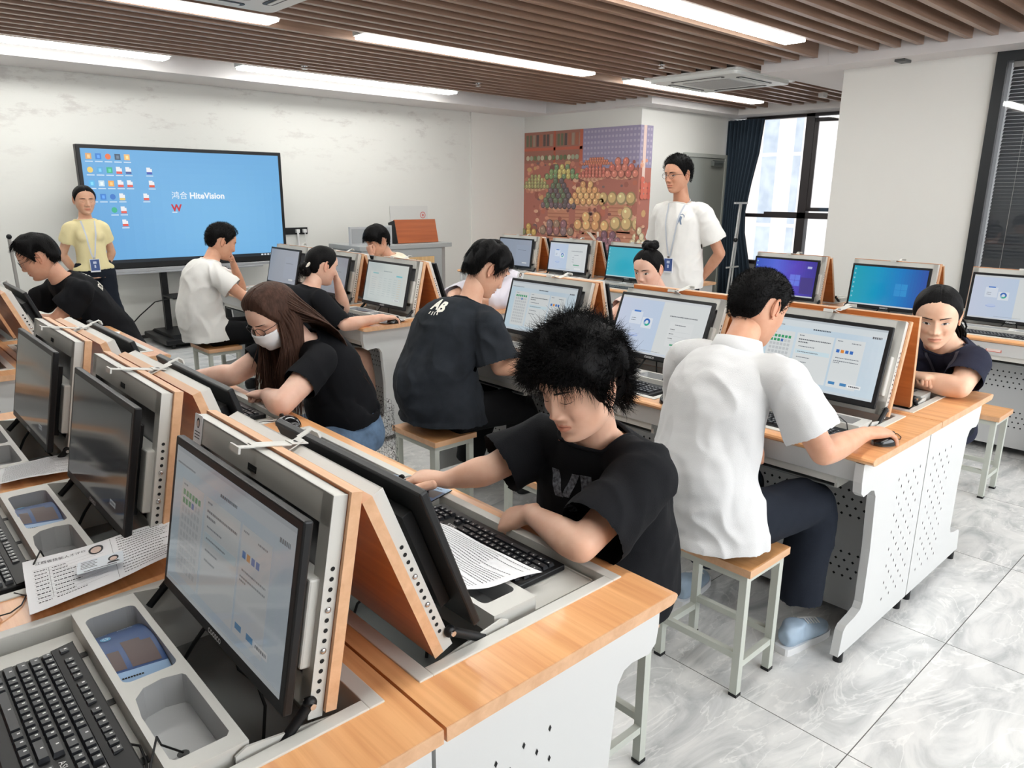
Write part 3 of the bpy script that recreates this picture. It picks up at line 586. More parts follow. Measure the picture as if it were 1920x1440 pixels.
# ================= MONITORS =================
MW, MH, MT = .512, .300, .016
def screen(kind, seed=0, dim=1.0, gray=0.0, seen=True):
    """front display of one monitor, built in the monitor frame: x=-thickness faces the user, y>0 is the user's left, z up from the bottom edge"""
    rnd = random.Random(seed); m = MB(); ms = []; idx = {}
    SW, SH = MW - .03, MH - .037; zb = .022; X = -MT - .0004
    def c(rgb):
        rgb = tuple(int(a * (1 - gray) + 112 * gray) for a in rgb)
        k = 'lcd_%d_%d_%d_%d' % (*rgb, int(dim * 100))
        if k not in idx: idx[k] = len(ms); ms.append(emis(k, rgb, dim, .2))
        return idx[k]
    def q(u0, u1, v0, v1, rgb, l=0):         # u from the user's left, v from the bottom, 0..1
        x = X - l * .00025; ya, yb = SW / 2 - u0 * SW, SW / 2 - u1 * SW; za, zb_ = zb + v0 * SH, zb + v1 * SH
        m.quad((x, ya, za), (x, yb, za), (x, yb, zb_), (x, ya, zb_), c(rgb))
    def line(u0, u1, v, rgb=(110, 116, 124), h=.012, l=2):
        u = u0
        while u < u1:
            w = rnd.uniform(.006, .014); q(u, min(u1, u + w), v, v + h, rgb, l); u += w + .0035
    def grad(cols, vert=False, n=24):
        for i in range(n):
            t = i / (n - 1) * (len(cols) - 1); a = min(int(t), len(cols) - 2); k = t - a; col = tuple(int(cols[a][j] * (1 - k) + cols[a + 1][j] * k) for j in range(3))
            if vert: q(0, 1, i / n, (i + 1) / n, col)
            else: q(i / n, (i + 1) / n, 0, 1, col)
    if kind == 'exam':
        grad([(198, 220, 232), (206, 222, 232), (196, 214, 228), (206, 222, 232)]); q(0, 1, .88, 1, (214, 222, 226), 1); q(0, 1, .97, 1, (190, 198, 204), 2)
        q(0, 1, 0, .035, (206, 216, 222), 2); line(.02, .2, .885); line(.44, .58, .86, (70, 76, 84), .02); line(.9, .97, .86, (100, 104, 110), .03)
        q(.08, .3, .1, .8, (220, 224, 224), 1); q(.32, .62, .1, .8, (222, 226, 226), 1); q(.635, .86, .1, .8, (220, 225, 226), 1)
        line(.1, .14, .76)
        for j in range(10):
            for i in range(6):
                on = j == 0 or (j == 1 and i < (4 if seed % 2 == 0 else 0)); q(.1 + i * .03, .122 + i * .03, .69 - j * .06, .73 - j * .06, ((64, 158, 108) if on else (196, 200, 202)) if not (j == 1 and i == 3) else (70, 110, 180), 2)
        line(.34, .38, .76); line(.34, .6, .7, (90, 94, 100), .016); line(.34, .42, .66, (90, 94, 100), .016)
        q(.33, .61, .5, .56, (206, 226, 234), 2)
        for k, (v, e) in enumerate(((.6, .48), (.52, .52), (.44, .46), (.37, .44))): line(.35, e, v, l=3)
        line(.65, .69, .76); line(.76, .83, .745, l=2)
        for i, cc in enumerate(((60, 112, 190), (226, 140, 60), (60, 112, 190), (60, 112, 190))): q(.655 + i * .035, .68 + i * .035, .6, .645, cc, 2)
        line(.66, .84, .52); line(.65, .84, .475); line(.65, .7, .45); q(.65, .7, .14, .18, (64, 132, 186), 2); q(.74, .79, .14, .18, (64, 132, 186), 2); q(.8, .9, .13, .18, (240, 242, 242), 2); line(.81, .89, .145, (80, 84, 90), .02, 3)
    elif kind == 'table':
        grad([(196, 206, 206), (206, 214, 210), (212, 216, 210)]); q(.1, .9, .08, .78, (206, 214, 212), 1); line(.42, .62, .8, (110, 130, 136), .014); q(.16, .3, .72, .75, (146, 196, 200), 2); q(.74, .88, .70, .735, (120, 196, 206), 2)
        for r_ in range(9):
            v = .62 - r_ * .055; line(.15, .26, v, (172, 186, 190), .01)
            for u in (.33, .45, .57, .69, .8): line(u, u + .07, v, (176, 190, 192) if u < .75 else (222, 190, 150), .01)
        q(.76, .88, .1, .14, (244, 246, 246), 2); line(.77, .87, .11, (90, 94, 100), .018, 3)
    elif kind == 'login':
        grad([(206, 214, 234), (198, 214, 236), (206, 216, 234)]); q(.5, 1, .04, .96, (222, 226, 226), 1); q(0, 1, .96, 1, (214, 218, 222), 2); q(0, 1, 0, .03, (214, 218, 222), 2)
        q(.15, .29, .5, .73, (222, 230, 242), 2); q(.18, .26, .72, .75, (84, 134, 210), 3); line(.17, .22, .6, l=3); line(.17, .22, .56, l=3)
        q(.3, .42, .45, .64, (228, 234, 242), 2); x, r0 = X - 3.5 * .00025, .018
        for a0, a1, col in ((0, 200, (60, 110, 190)), (200, 300, (60, 180, 150)), (300, 360, (150, 190, 220))):
            pts = []; 
            for a in range(a0, a1 + 1, 10): pts.append((x, SW / 2 - .36 * SW + r0 * cos(radians(a)), zb + .56 * SH + r0 * sin(radians(a))))
            for a in range(a1, a0 - 1, -10): pts.append((x, SW / 2 - .36 * SW + .5 * r0 * cos(radians(a)), zb + .56 * SH + .5 * r0 * sin(radians(a))))
            n = len(pts); h = n // 2
            for i in range(h - 1): m.quad(pts[i], pts[i + 1], pts[n - 2 - i], pts[n - 1 - i], c(col))
        for k, (w, cl) in enumerate(((.13, (176, 194, 234)), (.11, (196, 210, 240)))): 
            x2 = X - (2 + k) * .00025; m.add([(x2, SW / 2 - .24 * SW + w * .45 * cos(a * pi / 12) * SW * 1.0, zb + (.3 + k * .02) * SH + w * .25 * SH * sin(a * pi / 12)) for a in range(24)], [tuple(range(24))], c(cl))
        line(.6, .9, .72, (104, 108, 114), .018); q(.62, .88, .2, .64, (226, 229, 229), 2); line(.68, .8, .58, (110, 114, 120), .014, 3)
        for v in (.5, .42, .34): line(.64, .69, v, (90, 94, 98), .012, 3); q(.64, .86, v - .03, v - .027, (190, 196, 198), 3)
        q(.68, .84, .22, .25, (92, 168, 130), 3); q(.72, .88, .08, .13, (240, 242, 242), 3); line(.3, .6, .06, (150, 156, 160), .008)
    elif kind in ('teal', 'violet', 'blue'):
        grad({'teal': [(60, 176, 196), (50, 178, 204), (60, 190, 208)], 'violet': [(60, 92, 200), (88, 108, 226), (92, 76, 200), (70, 60, 160)], 'blue': [(30, 168, 190), (20, 160, 204), (26, 130, 204), (50, 90, 176)]}[kind])
        for k in range(7): q(.015, .035, .9 - k * .12, .94 - k * .12, (150, 205, 222), 1)
        if kind != 'teal':
            for a in (0, 1):
                for b_ in (0, 1): q(.6 + a * .085, .68 + a * .085, .3 + b_ * .16, .45 + b_ * .16, {'violet': (110, 128, 236), 'blue': (50, 150, 216)}[kind], 1)
        if kind == 'violet': q(.78, .98, .1, .55, (74, 62, 140), 2); q(.86, .93, .8, .86, (190, 196, 236), 2)
        q(0, 1, 0, .035, (210, 216, 222) if kind != 'teal' else (190, 214, 218), 2)
    elif kind == 'off':
        q(0, 1, 0, 1, (26, 27, 30)); q(.78, .87, .1, .15, (200, 204, 206), 2); line(.79, .86, .115, (90, 94, 100), .018, 3)
    elif kind == 'dark':
        q(0, 1, 0, 1, (44, 46, 50))
    else:    # plain pale
        grad([(168, 176, 190), (178, 184, 198)]); q(.55, .95, .15, .8, (176, 184, 200), 1); line(.6, .85, .6); q(.76, .9, .1, .15, (236, 238, 240), 2)
    return m, ms
def monitor_body():
    b = MB(); e = .0
    b.box(-MT, 0, -MW / 2, MW / 2, 0, MH); o = bevel(b.build('bezel', DARK), .0035, 2)
    r = MB(); r.box(0, .022, -MW / 2 + .05, MW / 2 - .05, .04, MH - .05); r.box(.022, .024, -.18, .02, .06, MH - .08, 1); o2 = bevel(r.build('back_cover', [DARK, mat('rating_label', (74, 78, 84), .4)], o), .003)
    l = MB(); T = Matrix.Translation((-MT - .0012, 0, .0105)) @ Matrix.Rotation(-pi / 2, 4, 'Z') @ Matrix.Rotation(pi / 2, 4, 'X')
    l.text('COOSCO', .0125, T, 0, .0004); l.build('brand_lettering', mat('silver_print', (196, 198, 200), .4), o)
    return o
BEZ = monitor_body()
def add_monitor(key, kk, kind, label, dy=0.0, lift=.034, seed=0, dim=.85, gray=0.0, tilt=0.0, off=-.080):
    M = lid_matrix(key, kk) @ Matrix.Translation((off, dy, lift)) @ Matrix.Rotation(radians(tilt), 4, 'Y')
    t = empty('monitor', label, 'monitor', group='black computer monitors on lifted desk lids'); t.matrix_world = M
    copy_tree(BEZ, t)
    m, ms = screen(kind, seed, dim * .74, gray); m.build('display', ms, t)
    return t
MON = [('A1L', 0, 'exam', 'grey-looking exam screen on the nearest monitor in the lower left foreground', -.035, .02, 2, .52, .42),
       ('A1L', 1, 'off', 'dark glossy monitor behind the nearest one, with a white tag low on its screen', -.02, .016, 0, .3, .3),
       ('A1L', 2, 'off', 'farthest of the three dark monitors on the left, above the small papers', -.02, .016, 0, .3, .3),
       ('A1R', 0, 'dark', 'monitor seen edge-on before the front man, label on its back', .05, .016, 0, .4, 0),
       ('A1R', 1, 'dark', 'monitor seen from behind beside the loose black mouse', .0, .016, 0, .4, 0),
       ('A1R', 2, 'dark', 'monitor in front of the masked woman, seen from above', .0, .016, 0, .4, 0),
       ('A2R', 0, 'dark', 'black monitor seen from the side at the left edge of the photo', .0, .016, 0, .4, 0),
       ('A2L', 0, 'off', 'monitor on the left edge desk behind the tilted lid', 0, .016, 0, .3, 0),
       ('B1L', 0, 'exam', 'large exam screen with green squares in front of the white polo shirt', .0, .016, 2, .9, 0),
       ('B1L', 1, 'login', 'login screen between the messy-haired man and the white polo shirt', .0, .016, 1, .86, 0),
       ('B1L', 2, 'exam', 'exam screen before the man in the washed black shirt', .0, .016, 1, .82, .06),
       ('B1R', 0, 'dark', 'monitor facing the woman in the navy shirt', 0, .016, 0, .4, 0),
       ('B1R', 1, 'dark', 'monitor facing away by the woman with the bun', 0, .016, 0, .4, 0),
       ('B1R', 2, 'dark', 'narrow dark monitor edge right of the washed black shirt\'s screen', 0, .016, 0, .4, 0),
       ('B2L', 0, 'table', 'pale table screen in front of the woman with the hair clip', .0, .016, 4, .78, 0),
       ('B2L', 1, 'plain', 'grey screen half hidden behind the woman with the hair clip', .0, .016, 5, .55, .1),
       ('B2L', 2, 'plain', 'farthest lilac grey screen left of the woman with the hair clip', .0, .016, 6, .6, 0),
       ('B2R', 0, 'dark', 'dark monitor edge showing behind the lids at the aisle', 0, .016, 0, .4, 0), ('B2R', 1, 'dark', 'monitor facing the woman in the white blouse', 0, .016, 0, .4, 0), ('B2R', 2, 'dark', 'monitor facing the man in the cream shirt', 0, .016, 0, .4, 0),
       ('C1L', 0, 'login', 'login screen at the right edge of the photo', .0, .016, 8, .82, 0), ('C1L', 1, 'blue', 'teal desktop screen in front of the white column', .0, .016, 0, .85, 0), ('C1L', 2, 'violet', 'violet desktop screen below the open window', .0, .016, 0, .85, 0),
       ('C2L', 0, 'teal', 'turquoise desktop screen beside the woman with the bun', .0, .016, 0, .85, 0), ('C2L', 1, 'login', 'pale login screen in front of the fruit mural', .0, .016, 9, .8, 0), ('C2L', 2, 'plain', 'grey lilac screen at the far end of the mural', .0, .016, 3, .62, 0),
       ('C2R', 1, 'dark', 'dark monitor edge behind the lid right of the pale login screen', 0, .016, 0, .3, 0), ('C2R', 2, 'dark', 'dark monitor edge behind the lid at the mural\'s far end', 0, .016, 0, .3, 0)]
for key, kk, kind, lb, dy, lift, sd, dim, gr in MON: add_monitor(key, kk, kind, lb, dy, lift, sd, dim, gr)
_rm(BEZ)

# ================= KEYBOARDS, MICE =================
def keyboard_proto():
    t = empty('keyboard'); b = MB(); b.box(-.075, .075, -.222, .222, 0, .014); b.prism([(.038, .014), (.075, .014), (.075, .021), (.04, .016)], -.222, .222, 'y')
    bevel(b.build('base', DARK, t), .003)
    k = MB(); pr = MB(); u = .0188
    def key(cx, cy, w=1, d=1):     # cx along depth (+x away from the user), cy along width (+y = user's left)
        hw, hd = w * u / 2 - .0012, d * u / 2 - .0012; z0, z1 = .012, .0215
        vs = [(cx + a * hd, cy + b_ * hw, z0) for a, b_ in ((-1, -1), (1, -1), (1, 1), (-1, 1))] + [(cx + a * (hd - .0022) + .001, cy + b_ * (hw - .0024), z1) for a, b_ in ((-1, -1), (1, -1), (1, 1), (-1, 1))]
        k.add(vs, [(4, 5, 6, 7), (0, 1, 5, 4), (1, 2, 6, 5), (2, 3, 7, 6), (3, 0, 4, 7)])
        pr.quad((cx + .001, cy + .003, z1 + .0002), (cx + .001, cy, z1 + .0002), (cx + .005, cy, z1 + .0002), (cx + .005, cy + .003, z1 + .0002))
    rows = [(.056, [1, -1, 1, 1, 1, 1, -.5, 1, 1, 1, 1, -.5, 1, 1, 1, 1]), (.03, [1] * 13 + [2]), (.011, [1.5] + [1] * 12 + [1.5]), (-.008, [1.75] + [1] * 11 + [2.25]), (-.027, [2.25] + [1] * 10 + [2.75]), (-.046, [1.25, 1.25, 1.25, 6.25, 1.25, 1.25, 1.25, 1.25])]
    for cx, ws in rows:
        y = .212
        for w_ in ws:
            if w_ > 0: key(cx, y - w_ * u / 2, w_)
            y -= abs(w_) * u
    for cx in (.056, .03, .011):
        for i in range(3): key(cx, .212 - (15.4 + i) * u)
    key(-.027, .212 - 16.4 * u)
    for i in range(3): key(-.046, .212 - (15.4 + i) * u)
    for j, cx in enumerate((.03, .011, -.008, -.027, -.046)):
        for i in range(4):
            if i == 3 and j in (2, 4): continue
            key(cx - (.0095 if (i == 3 and j in (1, 3)) else 0), .212 - (18.9 + i) * u, 1, 2 if (i == 3 and j in (1, 3)) else 1)
    k.build('keycaps', KEYM, t); T = Matrix.Translation((-.008, .212 - 16.4 * u, .0145)) @ Matrix.Rotation(-pi / 2, 4, 'Z'); pr.text('ASUS', .013, T); pr.build('legends', KEYP, t)
    c = MB(); c.tube([(.075, -.1, .008), (.085, -.12, .012), (.082, -.16, .014), (.07, -.20, .004), (.08, -.235, .002)], .0018, 6); c.build('cord', DARKM, t)
    return t
def mouse_proto():
    t = empty('mouse'); b = MB(); vs = []; fs = []; nu, nv = 20, 14
    for j in range(nv + 1):
        v = j / nv; x = -.054 + .108 * v
        wd = .030 * (1 - abs(2 * v - 1) ** 2.6) ** .5 * (1 - .08 * cos(pi * 2 * v)) + .0005; h = .036 * (sin(pi * min(1, v * .92 + .06)) ** .75) + .002
        for i in range(nu + 1): a = pi * i / nu; vs.append((x, wd * cos(a), h * sin(a) ** .8))
    for j in range(nv):
        for i in range(nu): a = j * (nu + 1) + i; fs.append((a, a + 1, a + nu + 2, a + nu + 1))
    b.add(vs, fs, 0, True); b.build('shell', mat('mouse_gloss', (16, 17, 20), .18, coat=.4), t)
    w = MB(); w.cyl((.028, -.003, .03), (.028, .003, .03), .009, 14); w.build('scroll_wheel', DARKM, t)
    w = MB(); w.tube([(.052, 0, .008), (.075, .004, .003), (.1, .02, .002), (.12, .05, .002), (.11, .08, .002)], .0014, 6); w.build('cord', DARKM, t)
    return t
KB0, MS0 = keyboard_proto(), mouse_proto(); _kbu = [True]; _msu = [True]
def add_keyboard(key, kk, label, dx=0.0, dy=0.0, rz=0.0):
    t = copy_tree(KB0); t.matrix_world = st_matrix(key, kk) @ Matrix.Translation((-.437 + dx, -.03 + dy, .733)) @ Matrix.Rotation(rz, 4, 'Z'); tag(t, label, 'keyboard', 'black computer keyboards')
def add_mouse(loc, rz, label):
    t = copy_tree(MS0); t.location = loc; t.rotation_euler = (0, 0, rz); tag(t, label, 'mouse', 'black computer mice')
for key, kk, lb in (('A1L', 0, 'big black keyboard in the lower left corner of the photo'), ('A1L', 1, 'black keyboard on the middle left tray behind the nearest one'), ('A1L', 2, 'black keyboard on the third left tray, at the photo edge'), ('A1R', 0, 'black keyboard half under the front man\'s paper sheet'),
                    ('A1R', 1, 'black keyboard in the unused tray beside the loose mouse'), ('A1R', 2, 'black keyboard under the masked woman\'s forearms'), ('A2R', 0, 'black keyboard on the far left desk behind the tilted lids'), ('A2R', 1, 'black keyboard under the bespectacled man\'s arm'),
                    ('B1L', 0, 'black keyboard left of the polo man\'s mouse hand'), ('B1L', 1, 'black keyboard below the login screen with round recess'), ('B1L', 2, 'black keyboard before the man in the washed black shirt'), ('B1R', 0, 'black keyboard behind the navy-shirted woman\'s forearm'),
                    ('B1R', 1, 'black keyboard of the woman with the bun'), ('B2L', 0, 'pale-lit black keyboard beside the hair-clip woman\'s forearm'), ('B2L', 1, 'keyboard hidden behind the hair-clip woman'), ('C1L', 0, 'black keyboard at the right edge of the photo'), ('C1L', 1, 'black keyboard below the teal desktop screen'),
                    ('C1L', 2, 'keyboard below the violet screen'), ('C2L', 0, 'black keyboard below the turquoise screen'), ('C2L', 1, 'keyboard before the mural login screen')):
    add_keyboard(key, kk, lb)
for loc, rz, lb in (((.505, 1.545, .751), 1.9, 'loose black mouse lying between the two desk openings beside the masked woman'), ((1.885, .092, .751), -.32, 'black mouse under the polo man\'s hand'), ((.485, .782, .7585), 2.0, 'black mouse under the front man\'s hand'),
                    ((-.50, .78, .751), .2, 'black mouse at the left edge by the printed form'), ((1.76, .86, .751), .2, 'black mouse beside the polo man\'s back'), ((1.935, 3.035, .751), .1, 'black mouse under the hair-clip woman\'s hand'), ((4.36, 3.04, .751), 0, 'black mouse below the turquoise screen'), ((4.42, .82, .751), 0, 'black mouse below the teal desktop screen')):
    add_mouse(loc, rz, lb)
_rm(KB0); _rm(MS0)

# ================= MOUSE PADS, PAPERS =================
BLUE = mat('pad_blue', (48, 78, 128), .4); PADW = mat('pad_pale_blue', (150, 180, 214), .4); PADB = mat('pad_brown', (92, 76, 76), .5); PADL = mat('pad_white', (225, 232, 240), .5); PADC = mat('pad_cyan', (110, 176, 214), .5)
def mouse_pad(key, kk, label, curl=1.0, flat=None):
    """rubber pad printed blue; curled inside the console recess, or flat on the desk"""
    W_, L_ = .10, .165 if flat is None else .21
    if flat: W_ = .17
    def S(u, v, d=0.0):      # u across the picture (left to right), v top to bottom
        if flat: return (u * L_ - L_ / 2, -(v * W_ - W_ / 2), .003 + d)
        x = -.337 + .086 * u; y = .205 - .205 * v
        z = .712 + .056 * (.75 + .25 * curl) * sin(pi * (.14 + .66 * v)) * (1 - .22 * u * v) ; return (x, y, z + d)
    m = MB(); n = 16
    def patch(u0, u1, v0, v1, mi, d=0.0, nu=10, nv=14):
        vs = [S(u0 + (u1 - u0) * i / nu, v0 + (v1 - v0) * j / nv, d) for j in range(nv + 1) for i in range(nu + 1)]
        m.add(vs, [(j * (nu + 1) + i, j * (nu + 1) + i + 1, (j + 1) * (nu + 1) + i + 1, (j + 1) * (nu + 1) + i) for j in range(nv) for i in range(nu)], mi, True)
    patch(0, 1, 0, .84, 0); patch(0, 1, .84, 1, 1); patch(0, 1, 0, 1, 2, -.003)
    for e0 in (0, 1):
        m.add([S(k / 10, e0) for k in range(11)] + [S(k / 10, e0, -.003) for k in range(11)], [(k, k + 1, k + 12, k + 11) for k in range(10)], 2)
    patch(.04, .26, .58, .82, 3, .0006, 4, 4); patch(.36, .72, .46, .82, 3, .0006, 4, 4); patch(.72, .9, .52, .82, 3, .0006, 4, 4)
    def emb(cu, cv, r, mi, d, n=18): m.add([S(cu + r * cos(2 * pi * k / n), cv + r * .62 * sin(2 * pi * k / n), d) for k in range(n)], [tuple(range(n))], mi)
    emb(.2, .28, .1, 4, .0008)
    for k in range(6): a = k * pi / 3; emb(.2 + .045 * cos(a), .28 + .03 * sin(a), .016, 5, .0013, 8)
    def txt(s, cu, cv, size):
        vs, fs = text_geo(s, size, 0.0); m.add([S(cu + x, cv - y * .62, .001) for x, y, z in vs], fs, 5)
    txt('intel', .25, .08, .1); txt('ASUS', .66, .1, .14)
    for k in range(8): patch(.1 + k * .05, .14 + k * .05, .9, .915, 2, .0006, 1, 1)
    o = m.build('mouse_pad', [BLUE, PADW, DARKM, PADB, PADC, PADL]); so_ = None
    o.matrix_world = flat if flat else st_matrix(key, kk)
    tag(o, label, 'mouse pad', 'blue printed mouse pads'); return o
mouse_pad('A1L', 0, 'blue printed mouse pad curled in the nearest console recess')
mouse_pad('A1L', 1, 'blue printed mouse pad curled in the second console recess at the left', 1.1)
mouse_pad('B2L', 0, 'blue mouse pad lying below the pale table screen', .5)
mouse_pad('', 0, 'flat blue mouse pad under the front man\'s mouse', flat=Matrix.Translation((.46, .79, .7535)) @ Matrix.Rotation(radians(105), 4, 'Z'))
mouse_pad('', 0, 'flat navy mouse pad below the teal desktop screen', flat=Matrix.Translation((4.42, 1.2, .775)) @ Matrix.Rotation(radians(-92), 4, 'Z'))
def sheet(name, label, corners, seed=1, text=True, photo=False, curl=.006, cat='paper', group='printed exam papers', header=None, both=False, z0=.0):
    """thin wavy sheet through four world corners (top-left, top-right, bottom-right, bottom-left in reading order)"""
    rnd = random.Random(seed); c = [Vector(p) for p in corners]
    nrm = (c[1] - c[0]).cross(c[3] - c[0]).normalized(); nrm = nrm if nrm.z > 0 else -nrm
    def S(u, v, d=0.0):
        p = c[0] * (1 - u) * (1 - v) + c[1] * u * (1 - v) + c[2] * u * v + c[3] * (1 - u) * v
        return p + nrm * (d + curl * (sin(u * 5 + seed) * .5 + sin(v * 6.3 + seed * 2) * .35 + sin((u + v) * 11) * .15 + .6))
    m = MB(); N = 18
    def patch(u0, u1, v0, v1, mi, d, nu, nv, sm=True):
        vs = [S(u0 + (u1 - u0) * i / nu, v0 + (v1 - v0) * j / nv, d) for j in range(nv + 1) for i in range(nu + 1)]
        m.add(vs, [(j * (nu + 1) + i, j * (nu + 1) + i + 1, (j + 1) * (nu + 1) + i + 1, (j + 1) * (nu + 1) + i) for j in range(nv) for i in range(nu)], mi, sm)
    patch(0, 1, 0, 1, 0, 0, N, N); patch(0, 1, 0, 1, 0, -.0004, N, N)
    def ln(u0, u1, v, h=.008):
        u = u0
        while u < u1: w_ = rnd.uniform(.008, .02); patch(u, min(u1, u + w_), v, v + h, 1, .0006, 1, 1, False); u += w_ + .005
    if header:
        vs, fs = text_geo(header, .036, 0.0); m.add([S(.235 + x, .14 - y * 1.9, .0008) for x, y, z in vs], fs, 1)
    if text:
        if photo:
            for k in range(9): patch(.05, .5, .26 + k * .07, .262 + k * .07, 1, .0006, 12, 1); ln(.06, .14, .285 + k * .07, .016); ln(.17, rnd.uniform(.25, .36), .285 + k * .07, .016)
            patch(.15, .152, .26, .82, 1, .0006, 1, 8); patch(.56, .562, .04, .96, 1, .0006, 1, 10)
            for k in range(15): ln(.6, .97 - .1 * rnd.random(), .08 + k * .058, .014)
        else:
            for k in range(26): ln(.06, .94 - .25 * (rnd.random() > .7), .05 + k * .035)
    if photo:
        m.add([S(.46 + .05 * cos(2 * pi * k / 16), .2 + .11 * sin(2 * pi * k / 16), .0009) for k in range(16)], [tuple(range(16))], 2)
        m.add([S(.46 + .036 * cos(2 * pi * k / 16), .215 + .08 * sin(2 * pi * k / 16), .0013) for k in range(16)], [tuple(range(16))], 3)
    o = m.build(name, [PAPER, INK, mat('photo_hair', (34, 34, 40), .7), mat('photo_skin', (212, 188, 176), .7)]); tag(o, label, cat, group); return o
Z = .757
sheet('paper_form', 'printed candidate form with a portrait photo between the two left trays', [(-.375, .975, Z + .01), (-.09, .905, Z + .045), (-.12, .76, Z + .03), (-.405, .735, Z + .01)][::1], 3, True, True, .006, 'paper', header='江西省技能人才评价', )
sheet('paper_form', 'folded printed sheet behind the second console at the left', [(-.31, 1.66, Z + .01), (-.12, 1.66, Z + .01), (-.14, 1.49, Z + .01), (-.34, 1.53, Z + .01)], 5)
sheet('paper_form', 'crumpled instruction sheet on the front man\'s keyboard', [(.39, .545, Z + .005), (.41, .205, Z + .015), (.20, .265, Z + .02), (.20, .56, Z + .04)], 7, True, False, .011)
sheet('paper_form', 'white sheet beside the hair-clip woman\'s mouse', [(2.03, 3.02, Z), (2.03, 3.2, Z), (1.84, 3.16, Z), (1.86, 3.01, Z)], 9)
sheet('paper_form', 'white sheet held up at the far left desk', [(.12, 3.72, Z + .04), (.50, 3.45, Z + .05), (.40, 3.2, Z + .05), (.05, 3.5, Z + .05)], 11, False)
# identity card lying on the form
def card(name, label, M, kind, size=(.0856, .054)):
    m = MB(); w_, h_ = size; m.prism(rrect(-w_ / 2, w_ / 2, -h_ / 2, h_ / 2, .003), 0, .0008, 'z')
    if kind == 'id':
        m.disc((.024, .004, .0012), .010, 1, 14, ry=.013); m.disc((.024, .001, .0014), .007, 2, 12, ry=.009); m.prism([(.012, -.016), (.036, -.016), (.032, -.01), (.016, -.01)], .0012, .0014, 'z', 1)
        for k in range(5): m.box(-.036, -.036 + .03 - .004 * (k % 2), .018 - k * .007, .0195 - k * .007, .0009, .0012, 3)
        m.box(-.03, .03, -.024, -.022, .0009, .0012, 3)
    else:
        m.disc((-.0, h_ * .22, .0012), w_ * .2, 1, 12, ry=w_ * .26); m.disc((0, h_ * .2, .0014), w_ * .13, 2, 12, ry=w_ * .18)
        for k in range(3): m.box(-w_ * .35, w_ * .3, -h_ * .1 - k * h_ * .1, -h_ * .07 - k * h_ * .1, .0009, .0012, 3)
    o = m.build(name, [mat('card_pale', (214, 222, 230), .4) if kind == 'id' else PAPER, mat('photo_hair'), mat('photo_skin'), INK]); o.matrix_world = M; tag(o, label, 'card', None); return o
card('identity_card', 'pale laminated identity card lying on the printed form', Matrix.Translation((-.262, .818, Z + .036)) @ Matrix.Rotation(radians(-14), 4, 'Z') @ Matrix.Rotation(radians(-6), 4, 'Y'), 'id')
card('seat_card', 'small portrait card clipped to the corner of the nearest lid', lid_matrix('A1L', 0) @ Matrix.Translation((-.0445, .25, LID_H - .03)) @ Matrix.Rotation(-pi / 2, 4, 'Z') @ Matrix.Rotation(pi / 2, 4, 'X'), 'seat', (.04, .06))
card('seat_card', 'small portrait card on the lid of the screen before the washed black shirt', lid_matrix('B1L', 2) @ Matrix.Translation((-.0445, .25, LID_H - .02)) @ Matrix.Rotation(-pi / 2, 4, 'Z') @ Matrix.Rotation(pi / 2, 4, 'X'), 'seat', (.05, .04))

# ================= STOOLS =================
def stool_proto():
    t = empty('stool'); s = MB(); s.box(-.17, .17, -.12, .12, .425, .45); bevel(s.build('seat', [WOODX], t), .003)
    e = MB(); [e.box(a, b, c, d, .4252, .4498) for a, b, c, d in ((-.1712, -.17, -.12, .12), (.17, .1712, -.12, .12), (-.1712, .1712, -.1212, -.12), (-.1712, .1712, .12, .1212))]; e.build('edge_band', EDGE, t)
    for sx in (-1, 1):
        for sy in (-1, 1):
            l = MB(); l.box(sx * .145 - .0125, sx * .145 + .0125, sy * .1 - .0125, sy * .1 + .0125, .006, .425); l.box(sx * .145 - .014, sx * .145 + .014, sy * .1 - .014, sy * .1 + .014, 0, .01, 1); l.build('leg', [GREYLEG, DARK], t)
    for sx in (-1, 1):
        for z0, z1, w_ in ((.40, .425, .012), (.10, .122, .01)): f = MB(); f.box(sx * .145 - w_, sx * .145 + w_, -.088, .088, z0, z1); f.build('rail', GREYLEG, t)
    for sy in (-1, 1):
        for z0, z1, w_ in ((.40, .425, .012), (.13, .152, .01)): f = MB(); f.box(-.133, .133, sy * .1 - w_, sy * .1 + w_, z0, z1); f.build('rail', GREYLEG, t)
    return t
SS0 = stool_proto()
for x, y, rz, lb in ((1.42, .38, pi / 2, 'wooden stool under the man in the white polo shirt'), (1.41, 1.93, pi / 2, 'wooden stool under the man in the washed black shirt'), (.77, .41, pi / 2, 'stool under the front man, mostly hidden behind the desk corner'),
                     (3.80, .36, pi / 2, 'empty wooden stool at the right behind the navy-shirted woman'), (1.42, 1.16, pi / 2, 'empty stool between the polo man and the washed black shirt'), (.87, 1.86, pi / 2, 'stool under the masked woman'),
                     (1.40, 4.55, pi / 2, 'wooden stool under the man in the white t-shirt'), (.92, 3.0, pi / 2 + .1, 'empty stool behind the masked woman\'s hair'), (1.40, 3.45, pi / 2, 'stool under the hair-clip woman'), (.72, 4.22, pi / 2, 'stool under the man with glasses'),
                     (3.2, .42, pi / 2, 'stool under the navy-shirted woman'), (3.2, 1.35, pi / 2, 'stool under the woman with the bun'), (3.2, 3.5, pi / 2, 'stool under the white-bloused woman'), (3.2, 4.9, pi / 2, 'stool under the man in the cream shirt')):
    t = copy_tree(SS0); t.location = (x, y, 0); t.rotation_euler = (0, 0, rz); tag(t, lb, 'stool', 'low wooden stools')
_rm(SS0)

